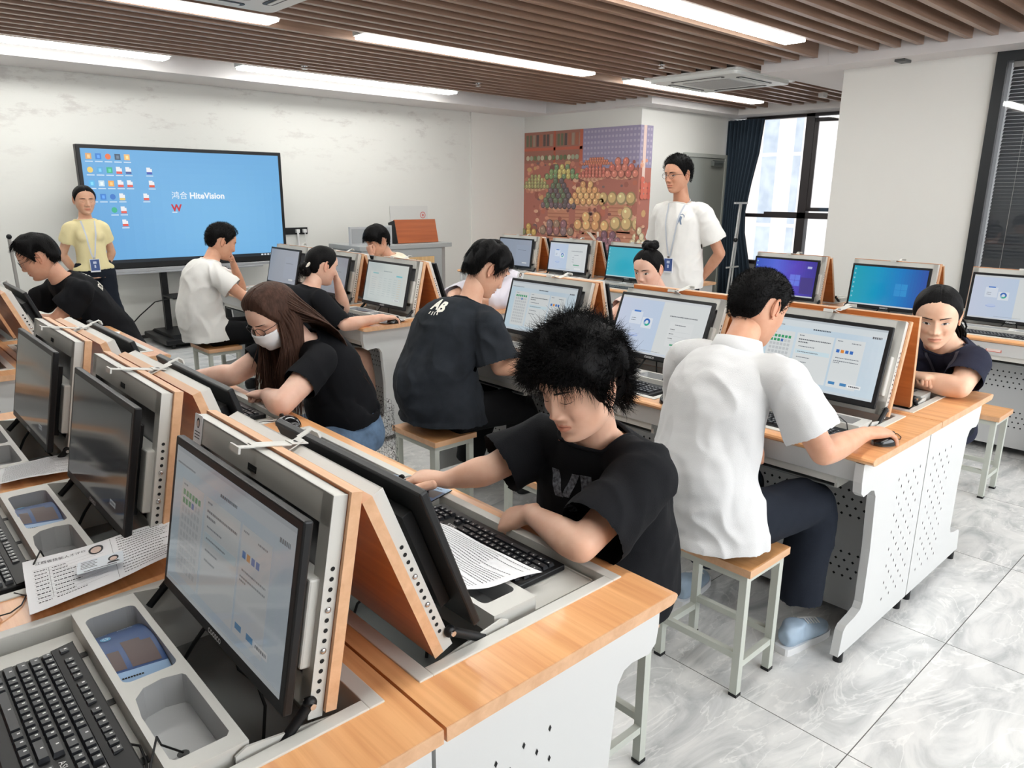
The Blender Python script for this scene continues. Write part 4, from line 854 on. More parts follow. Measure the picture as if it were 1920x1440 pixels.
# ================= INTERACTIVE DISPLAY ON ITS STAND =================
def display():
    t = empty('interactive_display', 'large wheeled interactive display with a blue desktop', 'display', (2.235, 7.12, 0))
    W_, H_, zb = 1.98, 1.145, .785
    b = MB(); b.box(-W_ / 2, W_ / 2, -.03, .05, zb, zb + H_); b.box(-W_ / 2 + .1, W_ / 2 - .1, .05, .09, zb + .15, zb + H_ - .1); bevel(b.build('housing', DARK, t), .006)
    ms = []; idx = {}
    def c(rgb, s=.74):
        k = 'wall_lcd_%d_%d_%d' % rgb
        if k not in idx: idx[k] = len(ms); ms.append(emis(k, rgb, s))
        return idx[k]
    m = MB(); SW, SH = W_ - .07, H_ - .09; z0 = zb + .055
    def q(u0, u1, v0, v1, rgb, l=0): x0, x1 = -SW / 2 + u0 * SW, -SW / 2 + u1 * SW; yv = -.0305 - l * .0006; m.quad((x0, yv, z0 + v0 * SH), (x1, yv, z0 + v0 * SH), (x1, yv, z0 + v1 * SH), (x0, yv, z0 + v1 * SH), c(rgb))
    n = 20
    for j in range(n):
        for i in range(n):
            f_ = .5 + .5 * cos((i / n - .62) * 3.4) * cos((j / n - .35) * 2.6); q(i / n, (i + 1) / n, j / n, (j + 1) / n, (int(96 + 26 * f_), int(160 + 26 * f_), int(214 + 18 * f_)))
    q(0, 1, 0, .03, (30, 38, 46), 1)
    for k in range(7): q(.86 + k * .018, .872 + k * .018, .008, .022, (220, 226, 230), 2)
    def icon(u, v, col, kind, l=2):
        w_, h_ = .026, .06
        if kind == 'doc': q(u, u + w_, v, v + h_, (236, 238, 242), l); q(u, u + w_, v, v + h_ * .35, col, l + 1); q(u + w_ * .7, u + w_, v + h_ * .8, v + h_, (120, 170, 216), l + 1)
        elif kind == 'round': m.add([(-SW / 2 + (u + w_ / 2 + w_ * .5 * cos(a * pi / 8)) * SW, -.0318, z0 + (v + h_ / 2 + h_ * .42 * sin(a * pi / 8)) * SH) for a in range(16)], [tuple(range(16))], c(col))
        else: q(u, u + w_, v + .005, v + h_ - .005, col, l); q(u + w_ * .3, u + w_ * .75, v + h_ * .25, v + h_ * .7, tuple(min(255, x + 40) for x in col), l + 1)
        q(u - .004, u + w_ + .004, v - .018, v - .010, (210, 228, 244), l)
    g = [(.02, .045), (.062, .045), (.105, .045), (.148, .045), (.19, .045)]
    RD, BL_, OR_, GR_ = (228, 96, 84), (60, 130, 210), (230, 150, 80), (60, 180, 140)
    rows = [(.905, [('sq', (226, 170, 110)), ('sq', BL_), ('round', (236, 120, 70)), ('sq', (70, 90, 110)), ('sq', (240, 190, 120))]), (.79, [('round', (238, 206, 110)), ('sq', (90, 170, 220)), ('sq', GR_), ('doc', RD), ('doc', (80, 100, 160))]),
            (.675, [('sq', (90, 180, 230)), ('sq', (200, 224, 240)), ('sq', (240, 170, 90)), ('doc', RD), ('doc', RD)]), (.56, [('sq', BL_), ('sq', BL_), ('round', (60, 120, 200)), ('doc', (230, 200, 120)), None]), (.445, [None, None, ('round', GR_), ('doc', RD), None]), (.33, [None, None, None, ('doc', RD), None])]
    for v, its in rows:
        for k, it in enumerate(its):
            if it: icon(.02 + k * .043, v, it[1], it[0])
    icon(.29, .79, (70, 90, 180), 'doc'); icon(.295, .675, (226, 90, 60), 'doc'); icon(.262, .56, RD, 'doc')
    T = Matrix.Translation((.0, -.0325, z0 + .60 * SH)) @ Matrix.Rotation(pi / 2, 4, 'X')
    m.text('鸿合', .078, Matrix.Translation((-.115, 0, 0)) @ T, c((244, 248, 252)), 0.0); m.text('HiteVision', .084, Matrix.Translation((.16, 0, 0)) @ T, c((244, 248, 252)), .0026)
    m.text('W', .09, Matrix.Translation((-.155, 0, -.12)) @ T, c((196, 52, 66)), .004); q(.395, .42, .445, .455, (210, 228, 244), 2)
    m.build('screen', ms, t)
    b = MB(); b.box(-W_ / 2 + .01, W_ / 2 - .01, -.05, .03, zb - .035, zb - .003); b.box(-W_ / 2 + .1, W_ / 2 - .3, -.055, -.01, zb - .055, zb - .035); b.box(-.02, .28, -.062, -.05, zb - .05, zb - .03, 1); bevel(b.build('pen_tray', [mat('tray_silver', (170, 172, 176), .35, .6), DARK], t), .003)
    for xx in (-.32, .32):
        p = MB(); p.box(xx - .03 if xx > 0 else xx - .03, xx + .03, .05, .1, .1, zb + .9); p.build('post', DARK, t)
    bs = MB(); bs.box(-.5, .5, -.38, .3, .045, .10); bs.prism([(-.38, .1), (.3, .1), (.22, .13), (-.3, .13)], -.42, .42, 'x'); bevel(bs.build('base', DARK, t), .01)
    sh = MB(); sh.box(-.36, .36, -.28, .05, .48, .50); bevel(sh.build('shelf', DARK, t), .004)
    for sx in (-.42, .42):
        for sy in (-.32, .26): k = MB(); k.cyl((sx - .014, sy, .03), (sx + .014, sy, .03), .03, 14); k.build('caster', DARKM, t)
    cb = MB(); cb.tube([(-.28, -.15, .49), (-.42, .1, .42), (-.55, .2, .28), (-.68, .28, .12), (-.8, .32, .01)], .006, 6); cb.build('power_cable', DARKM, t)
display()
# wall sockets right of the display
t = empty('wall_socket', 'double black wall socket with plugs right of the display', 'socket', (3.58, 7.545, 1.07))
m = MB(); m.box(-.14, .14, -.012, 0, -.04, .04); bevel(m.build('plate', DARK, t), .003)
for xx in (0.0, .09): m = MB(); m.box(xx - .02, xx + .02, -.05, -.012, -.02, .02); m.build('plug', WHITEP, t)
m = MB(); m.tube([(0, -.04, -.02), (.0, -.04, -.3), (.02, -.04, -.6)], .012, 6); m.tube([(.09, -.04, -.02), (.11, -.05, -.3), (.13, -.05, -.6)], .005, 6); m.build('cable', WHITEP, t)
# ================= TEACHER'S PODIUM =================
def podium():
    t = empty('teacher_podium', 'grey steel teacher podium with beech doors at the front wall', 'podium', (4.35, 6.35, 0))
    m = MB(); PG = mat('podium_grey', (158, 160, 160), .45); PB = wood('podium_beech', (196, 158, 108), (214, 178, 128), 'z', .5, 0)
    m.box(-.62, .48, 0, .62, .05, .9); m.box(-.65, .62, -.02, .66, .9, .95); m.prism([(.48, -.0), (.62, .12), (.62, .62), (.48, .62)], .05, .9, 'z'); m.box(-.6, .45, .03, .6, 0, .05); bevel(m.build('cabinet', PG, t), .006)
    for x0, x1 in ((-.15, .36),):
        d = MB(); d.box(x0, x1, -.012, 0, .42, .80); d.build('door', PB, t); k = MB(); k.sphere((x0 + .25, -.014, .76), .010, .006, .014); k.build('lock', DARK, t)
        d = MB(); d.box(x0, x1, -.012, 0, .08, .39); d.build('drawer', PB, t)
    g = MB(); g.prism([(-.52, .6), (-.44, .6), (-.48, .86)], -.004, 0, 'y')
    l = MB(); l.prism([(-.012, 0), (.012, 0), (.012, .27), (-.012, .27)], -.08, .5, 'x', T=Matrix.Translation((0, .1, .955)) @ Matrix.Rotation(radians(0), 4, 'Z') @ Matrix.Rotation(radians(-14), 4, 'X')); l.build('screen_lid', wood('podium_lid', (158, 78, 34), (176, 92, 44), 'x', .4, .1), t)
    e = MB(); e.box(-.095, -.082, -.02, .1, .0, .26, 0, Matrix.Translation((0, .1, .955)) @ Matrix.Rotation(radians(-14), 4, 'X')); e.build('lid_edge', DARK, t)
podium()
m = MB(); m.box(-.1, .1, -.02, .02, 0, .21); m.box(-.08, .08, -.022, -.02, .02, .19, 1); o = m.build('document_box', [mat('box_grey', (186, 188, 190), .4), mat('box_face', (160, 163, 166), .4)]); o.location = (4.12, 6.5, .95); tag(o, 'grey upright box standing on the podium beside the wooden lid', 'box')
m = MB(); m.box(-.13, .13, -.02, .02, 0, .2); m.box(-.115, .115, -.022, -.02, .02, .18, 1); o = m.build('document_box', [mat('box_grey'), mat('box_face')]); o.location = (3.84, 6.55, .95); tag(o, 'grey upright box on the podium behind the cream-shirted man\'s head', 'box')
m = MB(); m.box(-.3, .3, -.003, 0, -.22, .22); m.disc((.22, -.0035, .1), .045, 1, 18, 'y'); m.disc((.22, -.004, .1), .033, 0, 18, 'y'); m.disc((.22, -.0045, .1), .018, 1, 14, 'y'); o = m.build('notice_panel', [mat('notice_grey', (206, 206, 204), .5), mat('notice_red', (200, 120, 116), .5)]); o.location = (5.2, 7.54, 1.13); tag(o, 'pale notice board with a small red ring on the wall behind the podium', 'notice')
# roll-up banner stand by the door
t = empty('banner_stand', 'thin white metal stand leaning beside the grey door', 'stand', (8.6, 4.75, 0))
m = MB(); m.tube([(-.05, 0, .02), (.12, 0, 1.42)], .014, 8); m.tube([(.2, .1, .02), (.15, 0, 1.42)], .012, 8); m.build('pole', mat('stand_white', (206, 208, 208), .3, .4), t)
m = MB(); m.box(-.02, .3, -.012, .012, 1.41, 1.435); m.box(-.1, .2, -.01, .01, .55, .57); m.build('crossbar', mat('stand_white'), t); m = MB(); m.sphere((.03, -.03, .93), .03); m.build('clamp_knob', DARK, t)
t = empty('pole_stand', 'thin grey pole with a dark knob against the wall at the left edge', 'stand', (.62, 6.9, 0))
m = MB(); m.tube([(.0, 0, 0.1), (-.02, 0, 1.12)], .014, 8); m.build('pole', mat('pole_grey', (160, 158, 155), .4, .3), t); m = MB(); m.sphere((-.02, -.01, 1.13), .022); m.build('knob', DARK, t); m = MB(); m.cyl((0, 0, 0), (0, 0, .02), .16, 20); m.build('base', mat('pole_grey'), t)

d_ = desks['C1L'][0]; b_ = d_.location
m = MB(); m.box(-.006, 0, -.04, .04, -.014, .014); m.box(-.0068, -.006, -.035, .035, -.010, .010, 1); o = m.build('label_plate', [mat('label_red', (206, 120, 108), .5), mat('label_pale', (236, 214, 208), .5)], d_); o.location = (4.31 - b_.x, .42 - b_.y, .682); tag(o, 'small red-edged label')
for yy in (.50, .555): m = MB(); m.cyl((-.012, 0, 0), (0, 0, 0), .014, 16); o = m.build('socket_cap', STEELD, d_); o.location = (4.308 - b_.x, yy - b_.y, .682)
# ================= PEOPLE =================
def skin_mat(name, rgb):
    if name in MATS: return MATS[name]
    m = mat(name, rgb, 0.48, spec=0.4, bump=0.05, bump_s=700, sss=0.12); nt = m.node_tree; b = nt.nodes['Principled BSDF']
    at = nt.nodes.new('ShaderNodeAttribute'); at.attribute_name = 'tint'; mx = nt.nodes.new('ShaderNodeMix'); mx.data_type = 'RGBA'; mx.blend_type = 'MULTIPLY'; mx.inputs['Factor'].default_value = 1
    n = nt.nodes.new('ShaderNodeTexNoise'); n.inputs['Scale'].default_value = 18; n.inputs['Detail'].default_value = 4
    cr = nt.nodes.new('ShaderNodeValToRGB'); c = lin(rgb); cr.color_ramp.elements[0].color = (c[0] * .93, c[1] * .84, c[2] * .80, 1); cr.color_ramp.elements[1].color = (min(1, c[0] * 1.04), c[1] * 1.06, c[2] * 1.07, 1); cr.color_ramp.elements[0].position = .3; cr.color_ramp.elements[1].position = .7
    tc = nt.nodes.new('ShaderNodeTexCoord'); nt.links.new(tc.outputs['Object'], n.inputs['Vector']); nt.links.new(n.outputs['Fac'], cr.inputs[0])
    nt.links.new(cr.outputs[0], mx.inputs['A']); nt.links.new(at.outputs['Color'], mx.inputs['B']); nt.links.new(mx.outputs['Result'], b.inputs['Base Color']); return m
def cloth(name, rgb, rough=.9, heather=0.0):
    return mat(name, rgb, rough, spec=.2, bump=.25, bump_s=420, sheen=.0, noise_s=9 if heather else None, noise_a=heather)
def lerp_tab(tab, x):
    if x <= tab[0][0]: return tab[0][1]
    for (a, va), (b, vb) in zip(tab, tab[1:]):
        if x <= b: t = (x - a) / (b - a); return va + (vb - va) * t
    return tab[-1][1]
def smooth_tab(tab, x):
    if x <= tab[0][0]: return tab[0][1]
    if x >= tab[-1][0]: return tab[-1][1]
    n = len(tab)
    for i in range(n - 1):
        a, va = tab[i]; b, vb = tab[i + 1]
        if x <= b:
            h = b - a; t = (x - a) / h
            ma = (vb - tab[i - 1][1]) / (b - tab[i - 1][0]) if i > 0 else (vb - va) / h
            mb = (tab[i + 2][1] - va) / (tab[i + 2][0] - a) if i < n - 2 else (vb - va) / h
            t2, t3 = t * t, t * t * t
            return (2 * t3 - 3 * t2 + 1) * va + (t3 - 2 * t2 + t) * h * ma + (-2 * t3 + 3 * t2) * vb + (t3 - t2) * h * mb
FT = [(-.119, .048), (-.113, .066), (-.100, .078), (-.075, .083), (-.05, .086), (-.02, .089), (.01, .091), (.035, .093), (.06, .088), (.085, .073), (.102, .054), (.113, .033), (.120, 0)]
BT = [(-.119, -.012), (-.112, .004), (-.095, .026), (-.075, .052), (-.055, .075), (-.03, .092), (0, .103), (.03, .106), (.06, .099), (.085, .082), (.102, .060), (.113, .037), (.120, 0)]
WT = [(-.119, .018), (-.112, .030), (-.095, .046), (-.075, .058), (-.055, .066), (-.03, .072), (0, .076), (.03, .078), (.06, .074), (.085, .061), (.102, .045), (.113, .028), (.120, 0)]
def g(a, s): return math.exp(-(a / s) ** 2)
def head_pt(z, ph, feat=1.0, eyes='down'):
    f, b, w = smooth_tab(FT, z), smooth_tab(BT, z), smooth_tab(WT, z); c, s = cos(ph), sin(ph)
    x = (f if c > 0 else b) * (abs(c) ** .92) * (1 if c > 0 else -1); y = w * (abs(s) ** .92) * (1 if s > 0 else -1)
    if c > 0 and feat:
        k = min(1, c * 2.2); ay = abs(y); d = 0
        sg = .0075 + .0060 * max(0, min(1, (.018 - z) / .05))
        hz = lerp_tab([(-.052, 0), (-.044, .004), (-.038, .016), (-.030, .0215), (-.02, .017), (.0, .0095), (.018, .005), (.03, .0)], z)
        d += hz * g(y, sg) + .0085 * g(ay - .0135, .006) * g(z + .033, .0075)
        d += .0065 * g(y, .019) * g(z + .0565, .0052) + .0075 * g(y, .0165) * g(z + .0685, .006) - .0042 * g(y, .024) * g(z + .0623 + .002 * (ay / .024) ** 2, .0021) + .003 * g(y, .03) * g(z + .062, .018)
        d += .009 * g(y, .018) * g(z + .100, .014) - .0035 * g(y, .016) * g(z + .083, .005)
        d += -.0125 * g(ay - .031, .0165) * g(z - .009, .0115) + .0075 * g(ay - .032, .0120) * g(z - .004, .0072) + .004 * g(ay - .03, .02) * g(z - .029, .007)
        d += -.0014 * g(ay - .032, .014) * g(z - .0105, .0016) + .0055 * g(ay - .046, .018) * g(z + .024, .017) - .003 * g(ay - .028, .006) * g(z + .044, .012)
        x += d * k
    return Vector((x, y, z))
def head_tint(p, eyes, lips=1.0, brow=1.0, gaze=(0, 0)):
    x, y, z = p; ay = abs(y); t = [1.0, 1.0, 1.0]
    if x < .02: return t
    def mix(c, a):
        for i in range(3): t[i] = t[i] * (1 - a) + c[i] * a
    mix((1.0, .86, .84), .5 * g(ay - .042, .02) * g(z + .028, .02)); mix((1.0, .84, .82), .5 * g(y, .013) * g(z + .032, .01))
    half = .0245 * (1 - .15 * abs(z + .062) / .01)
    if ay < .025:
        e = max(0, 1 - (ay / .0245) ** 2) ** .5; lo, hi = -.0625 - .0115 * e, -.0620 + .0085 * e * (1 - .18 * g(y, .004))
        if lo < z < hi: mix((.90, .58, .56), .75 * lips)
        mix((.42, .22, .22), .85 * g(z + .0623 + .0022 * (ay / .024) ** 2, .0011) * (1 if ay < .023 else 0))
    bz = .0265 + .0042 * sin(min(1, max(0, (ay - .011) / .042)) * 2.2); hb = .0038 * (1 - .55 * max(0, (ay - .028) / .026)) * min(1, max(0, (ay - .010) / .005))
    if False: mix((.13, .12, .13), brow * .88 * max(0, min(1, (hb - abs(z - bz)) / .0016 + .6)) if hb > 0 else 0)
    if .0165 < ay < .0475 and False:
        u = (ay - .032) / .0155; arch = (1 - u * u)
        if eyes == 'open':
            top, bot = .003 + .0052 * arch, .003 - .0038 * arch
            if bot < z < top and arch > 0:
                mix((1.18, 1.32, 1.5), .85); gy = y - (math.copysign(.032, y) + gaze[0]); gz = z - (.0035 + gaze[1])
                if gy * gy + gz * gz < .0047 ** 2: mix((.10, .07, .07), .97)
            mix((.10, .08, .08), .95 * g(z - top, .0011) * (arch > .0)); mix((.5, .36, .34), .4 * g(z - bot, .0008))
            mix((.7, .55, .52), .5 * g(z - top - .0035, .001))
        elif eyes == 'narrow':
            top = .0045 + .0022 * arch; bot = .0045 - .0022 * arch
            if bot < z < top: mix((.22, .17, .17), .9)
            mix((.10, .08, .08), .95 * g(z - top, .0011)); mix((.7, .55, .52), .5 * g(z - top - .0035, .001))
        else:
            zz = .0015 - .003 * arch; mix((.09, .07, .07), .95 * g(z - zz, .0014)); mix((.72, .56, .54), .5 * g(z - .0095, .0012))
    mix((.35, .22, .2), .85 * g(ay - .0075, .0035) * g(z + .0405, .0022))
    mix((.9, .8, .78), .35 * g(ay - .03, .012) * g(z + .006, .004))
    return t

def face_at(y, z, lift=.0006):
    w = smooth_tab(WT, z); ph = math.asin(min(1, (abs(y) / w) ** (1 / .92))); p = head_pt(z, ph if y > 0 else -ph); return Vector((p.x + lift, y, z))
def face_patch(m, out, mi, lift):      # small convex-ish outline laid on the face, fanned from its centre
    cy = sum(a for a, b in out) / len(out); cz = sum(b for a, b in out) / len(out); n = len(out); vs = [face_at(cy, cz, lift)] + [face_at(cy + (a - cy) * .5, cz + (b - cz) * .5, lift) for a, b in out] + [face_at(a, b, lift) for a, b in out]
    fs = [(0, 1 + i, 1 + (i + 1) % n) for i in range(n)] + [(1 + i, 1 + n + i, 1 + n + (i + 1) % n, 1 + (i + 1) % n) for i in range(n)]; m.add(vs, fs, mi, True)
def face_line(m, pts, w, mi, lift=.0009):
    n = len(pts); vs, fs = [], []
    for i, (a, b) in enumerate(pts):
        t = i / (n - 1); ww = w[0] + (w[1] - w[0]) * t if len(w) == 2 else (w[0] + (w[1] - w[0]) * min(1, t * 2) if t < .5 else w[1] + (w[2] - w[1]) * (t * 2 - 1)); vs += [face_at(a, b + ww / 2, lift), face_at(a, b - ww / 2, lift)]
    m.add(vs, [(2 * i, 2 * i + 2, 2 * i + 3, 2 * i + 1) for i in range(n - 1)], mi, True)
def face_features(root, HM, eyes, gaze=(0, 0), brow=1.0, lashes=1.0):
    EYW = mat('eye_white', (222, 218, 214), .2, spec=.5); IRIS = mat('iris_dark', (30, 20, 16), .1, spec=.6); LASH = mat('lash', (24, 18, 18), .7); BROW = mat('eyebrow', (44, 36, 34), .9, noise_s=300, noise_a=.4, stretch=(1, .3, 1)); CR = mat('lid_crease', (150, 104, 88), .7)
    for sg in (-1, 1):
        m = MB(HM); cy, cz = .0320, .0030; hw = .0148; up_h, lo_h = {'open': (.0058, .0040), 'narrow': (.0040, .0026), 'down': (0, 0)}[eyes]
        U = [-1 + 2 * k / 12 for k in range(13)]
        top = [(sg * (cy + hw * u), cz + up_h * (1 - u * u) ** .8 + .0011 * u) for u in U]; bot = [(sg * (cy + hw * u), cz - lo_h * (1 - u * u) ** .8 + .0011 * u) for u in U]
        if eyes != 'down':
            face_patch(m, top + bot[::-1][1:-1], 0, .0003); r = .0056; gy, gz = gaze; out = []
            for k in range(18):
                a = 2 * pi * k / 18; yy = cy * sg + gy + r * cos(a); zz = cz + .0008 + gz + r * sin(a); u = (yy * sg - cy) / hw; tz = cz + up_h * max(0, 1 - u * u) ** .8 + .0011 * u; bz = cz - lo_h * max(0, 1 - u * u) ** .8 + .0011 * u; out.append((yy, max(bz, min(tz, zz))))
            face_patch(m, out, 1, .0006); face_line(m, top, (.0008, .0020, .0012), 2, .0012); face_line(m, bot, (.0004, .0007, .0005), 3, .0009)
            face_line(m, [(a, b + .0036) for a, b in top[1:-1]], (.0004, .0008, .0004), 3, .0008)
        else:
            arc = [(sg * (cy + hw * u), cz - .0005 - .0042 * (1 - u * u)) for u in U]; face_line(m, arc, (.0008, .0017, .0010), 2, .0011); face_line(m, [(sg * (cy + hw * .9 * u), cz + .0062 + .0022 * (1 - u * u)) for u in U], (.0004, .0009, .0004), 3, .0008)
        m.build('eye', [EYW, IRIS, LASH, CR], root)
        m = MB(HM); pts = [(sg * (.0125 + .0405 * t), .0245 + .0062 * sin(t * 2.1) - .003 * t) for t in [k / 12 for k in range(13)]]; face_line(m, pts, (.0048 * brow, .0058 * brow, .0012), 0, .0012); m.build('eyebrow', BROW, root)
class Body:
    """collects a figure; skin, clothing and hair come out as separate continuous meshes under one Empty"""
    def __init__(s, M): s.M = M
def frame(d, upv):
    d = Vector(d).normalized(); u = Vector(upv); u = (u - d * u.dot(d)).normalized(); return d, u, u.cross(d)
def catmull(pts, n):
    P = [Vector(p) for p in pts]; P = [P[0] * 2 - P[1]] + P + [P[-1] * 2 - P[-2]]; out = []
    for i in range(1, len(P) - 2):
        for k in range(n):
            t = k / n; a, b, c, d = P[i - 1], P[i], P[i + 1], P[i + 2]
            out.append(.5 * ((2 * b) + (c - a) * t + (2 * a - 5 * b + 4 * c - d) * t * t + (3 * b - a - 3 * c + d) * t ** 3))
    out.append(P[-2]); return out
def loft(mb, pts, rad, lat, n=20, sub=4, mi=0):
    """tube through pts with elliptical rings; rad = (half width along lat, half depth); lat = side vector(s)"""
    k = len(pts); lats = lat if isinstance(lat, list) else [lat] * k
    path = catmull(pts, sub); R = catmull([Vector((r[0], r[1], 0)) for r in rad], sub); Ls = catmull(lats, sub)
    vs = []; m = len(path)
    for i, p in enumerate(path):
        t = (path[min(i + 1, m - 1)] - path[max(i - 1, 0)]).normalized(); l = (Ls[i] - t * Ls[i].dot(t)).normalized(); d = t.cross(l)
        for j in range(n): a = 2 * pi * j / n; vs.append(p + l * (R[i].x * cos(a)) + d * (R[i].y * sin(a)))
    fs = [(i * n + j, i * n + (j + 1) % n, (i + 1) * n + (j + 1) % n, (i + 1) * n + j) for i in range(m - 1) for j in range(n)]
    fs.append(tuple(range(n))[::-1]); fs.append(tuple(range((m - 1) * n, m * n))); mb.add(vs, fs, mi, True)
def chain(mb, pts, rs, n=12, ends=True):
    mb.tube(pts, rs, n)
    if ends:
        for p, r in ((pts[0], rs[0]), (pts[-1], rs[-1])): mb.sphere(p, r, nu=n, nv=7)
def fuse(mb, voxel, it=6, cuts=(), fold=None, keep=None):
    """one closed surface out of the overlapping volumes; cuts = (point, outward normal, radius) openings for cuffs, hems, necks"""
    me = bpy.data.meshes.new('f'); me.from_pydata(mb.v, [], mb.f); o = bpy.data.objects.new('f', me); COL.objects.link(o)
    r = o.modifiers.new('r', 'REMESH'); r.mode = 'VOXEL'; r.voxel_size = voxel; r.adaptivity = 0
    dg = bpy.context.evaluated_depsgraph_get(); m2 = bpy.data.meshes.new_from_object(o.evaluated_get(dg)); bpy.data.objects.remove(o); bpy.data.meshes.remove(me)
    b = bmesh.new(); b.from_mesh(m2); bpy.data.meshes.remove(m2)
    b.normal_update(); b.faces.ensure_lookup_table(); dead = set()
    for cut in cuts:
        p, nn, rad = cut[:3]; thr = cut[3] if len(cut) > 3 else .42; near_ = cut[4] if len(cut) > 4 else .12
        seed = None; best = 1e9
        for f in b.faces:
            c = f.calc_center_median(); l = (c - p).length
            if l < min(rad, near_) and l < best and f.normal.dot(nn) > .8: best = l; seed = f
        if not seed: continue
        st = [seed]; seen = {seed.index}
        while st:
            f = st.pop()
            for e in f.edges:
                for h in e.link_faces:
                    if h.index in seen: continue
                    if h.normal.dot(nn) > thr and (h.calc_center_median() - p).length < rad: seen.add(h.index); st.append(h)
        dead |= seen
    if dead: bmesh.ops.delete(b, geom=[b.faces[i] for i in dead], context='FACES')
    bnd = {v: [e.other_vert(v) for e in v.link_edges if e.is_boundary] for v in b.verts if any(e.is_boundary for e in v.link_edges)}
    for _ in range(34):
        new = {v: (v.co + sum((o.co for o in ns), Vector())) / (1 + len(ns)) for v, ns in bnd.items() if ns}
        for v, c in new.items(): v.co = c
    for _ in range(it): bmesh.ops.smooth_vert(b, verts=b.verts, factor=.5, use_axis_x=True, use_axis_y=True, use_axis_z=True)
    if fold:
        b.normal_update(); ns = [v.normal.copy() for v in b.verts]
        for v, nn in zip(b.verts, ns): v.co += nn * fold(v.co, nn)
    b.verts.index_update(); vs = [v.co.copy() for v in b.verts]; fs = [[v.index for v in f.verts] for f in b.faces]; b.free(); return vs, fs
def folds(amp, seed=0, axis=None, fine=1.0, focus=()):
    off = Vector((seed * 3.1, seed * 1.7, seed * 2.3)); ax = Vector(axis or (0, 0, 1)).normalized()
    def f(p, n):
        q = p - ax * (p.dot(ax) * .62); w = noise.noise(q * 9 * fine + off + Vector((noise.noise(p * 5 + off), 0, noise.noise(p * 4 - off))) * 1.2)
        r = 1 - abs(w) * 2.6; a = amp
        for c, rad, k in focus: a += k * g((p - c).length, rad)
        return a * (max(-.3, r) - .35) + amp * .25 * noise.noise(p * 26 + off)
    return f
def hand(mb_f, mb_palm, W_, d, nrm, side, pose='mouse', scale=1.0):
    d, n, _ = frame(d, nrm); th = n.cross(d) if side == 'R' else d.cross(n); S = scale
    pc = {'mouse': (22, 26, 18), 'fist': (72, 88, 50), 'relax': (18, 24, 16), 'flat': (6, 8, 6), 'curl': (42, 48, 30)}[pose]
    bend = 0.0 if pose != 'mouse' else 8
    pd = (d * cos(radians(bend)) - n * sin(radians(bend))).normalized() if bend else d
    base = W_ + d * .006
    loft(mb_palm, [base - d * .025, base + d * .01, base + d * .04 * S, base + d * .07 * S, base + d * .092 * S], [(.027 * S, .021 * S), (.029 * S, .020 * S), (.038 * S, .0185 * S), (.041 * S, .0165 * S), (.038 * S, .011 * S)], th, 16, 3)
    L = [.070, .078, .072, .056]; R = [.0088, .0092, .0087, .0078]
    for i in range(4):
        lat = (1.5 - i) * .0198 * S; p = base + d * (.078 - .004 * abs(i - 1.2)) * S + th * lat; fan = (1.5 - i) * .07; dd = (d + th * fan).normalized(); nn = n.copy(); ax = dd.cross(nn); ang = 0.0; pts = [p]; rs = [R[i] * 1.06 * S]
        for j, (fr, c) in enumerate(zip((.46, .3, .24), pc)):
            ang += radians(c * (1 + .08 * (i - 1))); v = dd * cos(ang) - nn * sin(ang); q = pts[-1] + v * L[i] * fr * S
            pts += [pts[-1] + v * L[i] * fr * .5 * S, q]; rs += [R[i] * (.96 - .07 * j) * S, R[i] * (1.0 - .09 * j) * S]
        chain(mb_f, pts, rs, 10)
        tip = pts[-1]; v = (pts[-1] - pts[-2]).normalized(); nz = (nn * cos(ang) + dd * sin(ang)); mb_f.sphere(tip + nz * R[i] * .38 * S, R[i] * .72 * S, R[i] * .72 * S, R[i] * .55 * S, nu=8, nv=5)
    tb = base + d * .022 * S + th * .026 * S - n * .006
    if pose == 'fist': pts = [tb, tb + d * .03 + th * .014 - n * .012, tb + d * .056 + th * .004 - n * .026, tb + d * .066 - th * .016 - n * .032]
    else: pts = [tb, tb + (d * .72 + th * .55 - n * .12) * .034 * S, tb + (d * .86 + th * .42 - n * .18) * .06 * S, tb + (d * .95 + th * .30 - n * .25) * .084 * S]
    chain(mb_f, pts, [.0135 * S, .0115 * S, .0105 * S, .0085 * S], 10)
def arm(mb, S_, E_, W_, k=1.0):
    S_, E_, W_ = Vector(S_), Vector(E_), Vector(W_)
    chain(mb, catmull([S_, S_.lerp(E_, .35), S_.lerp(E_, .7), E_], 3), [x * k for x in (.050, .049, .048, .047, .045, .043, .041, .040, .039, .038)], 16)
    a = (W_ - E_); 
    chain(mb, catmull([E_, E_ + a * .3, E_ + a * .65, W_], 3), [x * k for x in (.038, .0405, .0415, .041, .039, .036, .033, .030, .027, .0255)], 16)
def grid_head(NR, NC, eyes, feat=1.0, lips=1, brow=1, gaze=(0, 0)):
    vs, fs, ts = [], [], []
    zs = [.120 - .239 * (.5 * (j / NR) + .5 * (.5 - .5 * cos(pi * j / NR))) for j in range(NR + 1)]
    phs = []
    for i in range(NC):
        u = i / NC * 2 - 1; phs.append(pi * (math.copysign(abs(u) ** 1.45, u)))      # denser at the front
    for z in zs:
        for ph in phs: p = head_pt(max(-.1189, min(.1199, z)), ph, feat, eyes); vs.append(p); ts.append(head_tint(p, eyes, lips, brow, gaze))
    for j in range(NR):
        for i in range(NC): fs.append((j * NC + i, (j + 1) * NC + i, (j + 1) * NC + (i + 1) % NC, j * NC + (i + 1) % NC))
    fs.append(tuple(NR * NC + i for i in range(NC))[::-1]); return vs, fs, ts
HAIRLINE = [(0, .082), (.5, .077), (.85, .062), (1.1, .038), (1.28, .014), (1.42, -.012), (1.55, -.004), (1.66, .026), (1.95, .024), (2.1, -.028), (2.4, -.052), (2.8, -.062), (3.2, -.064)]
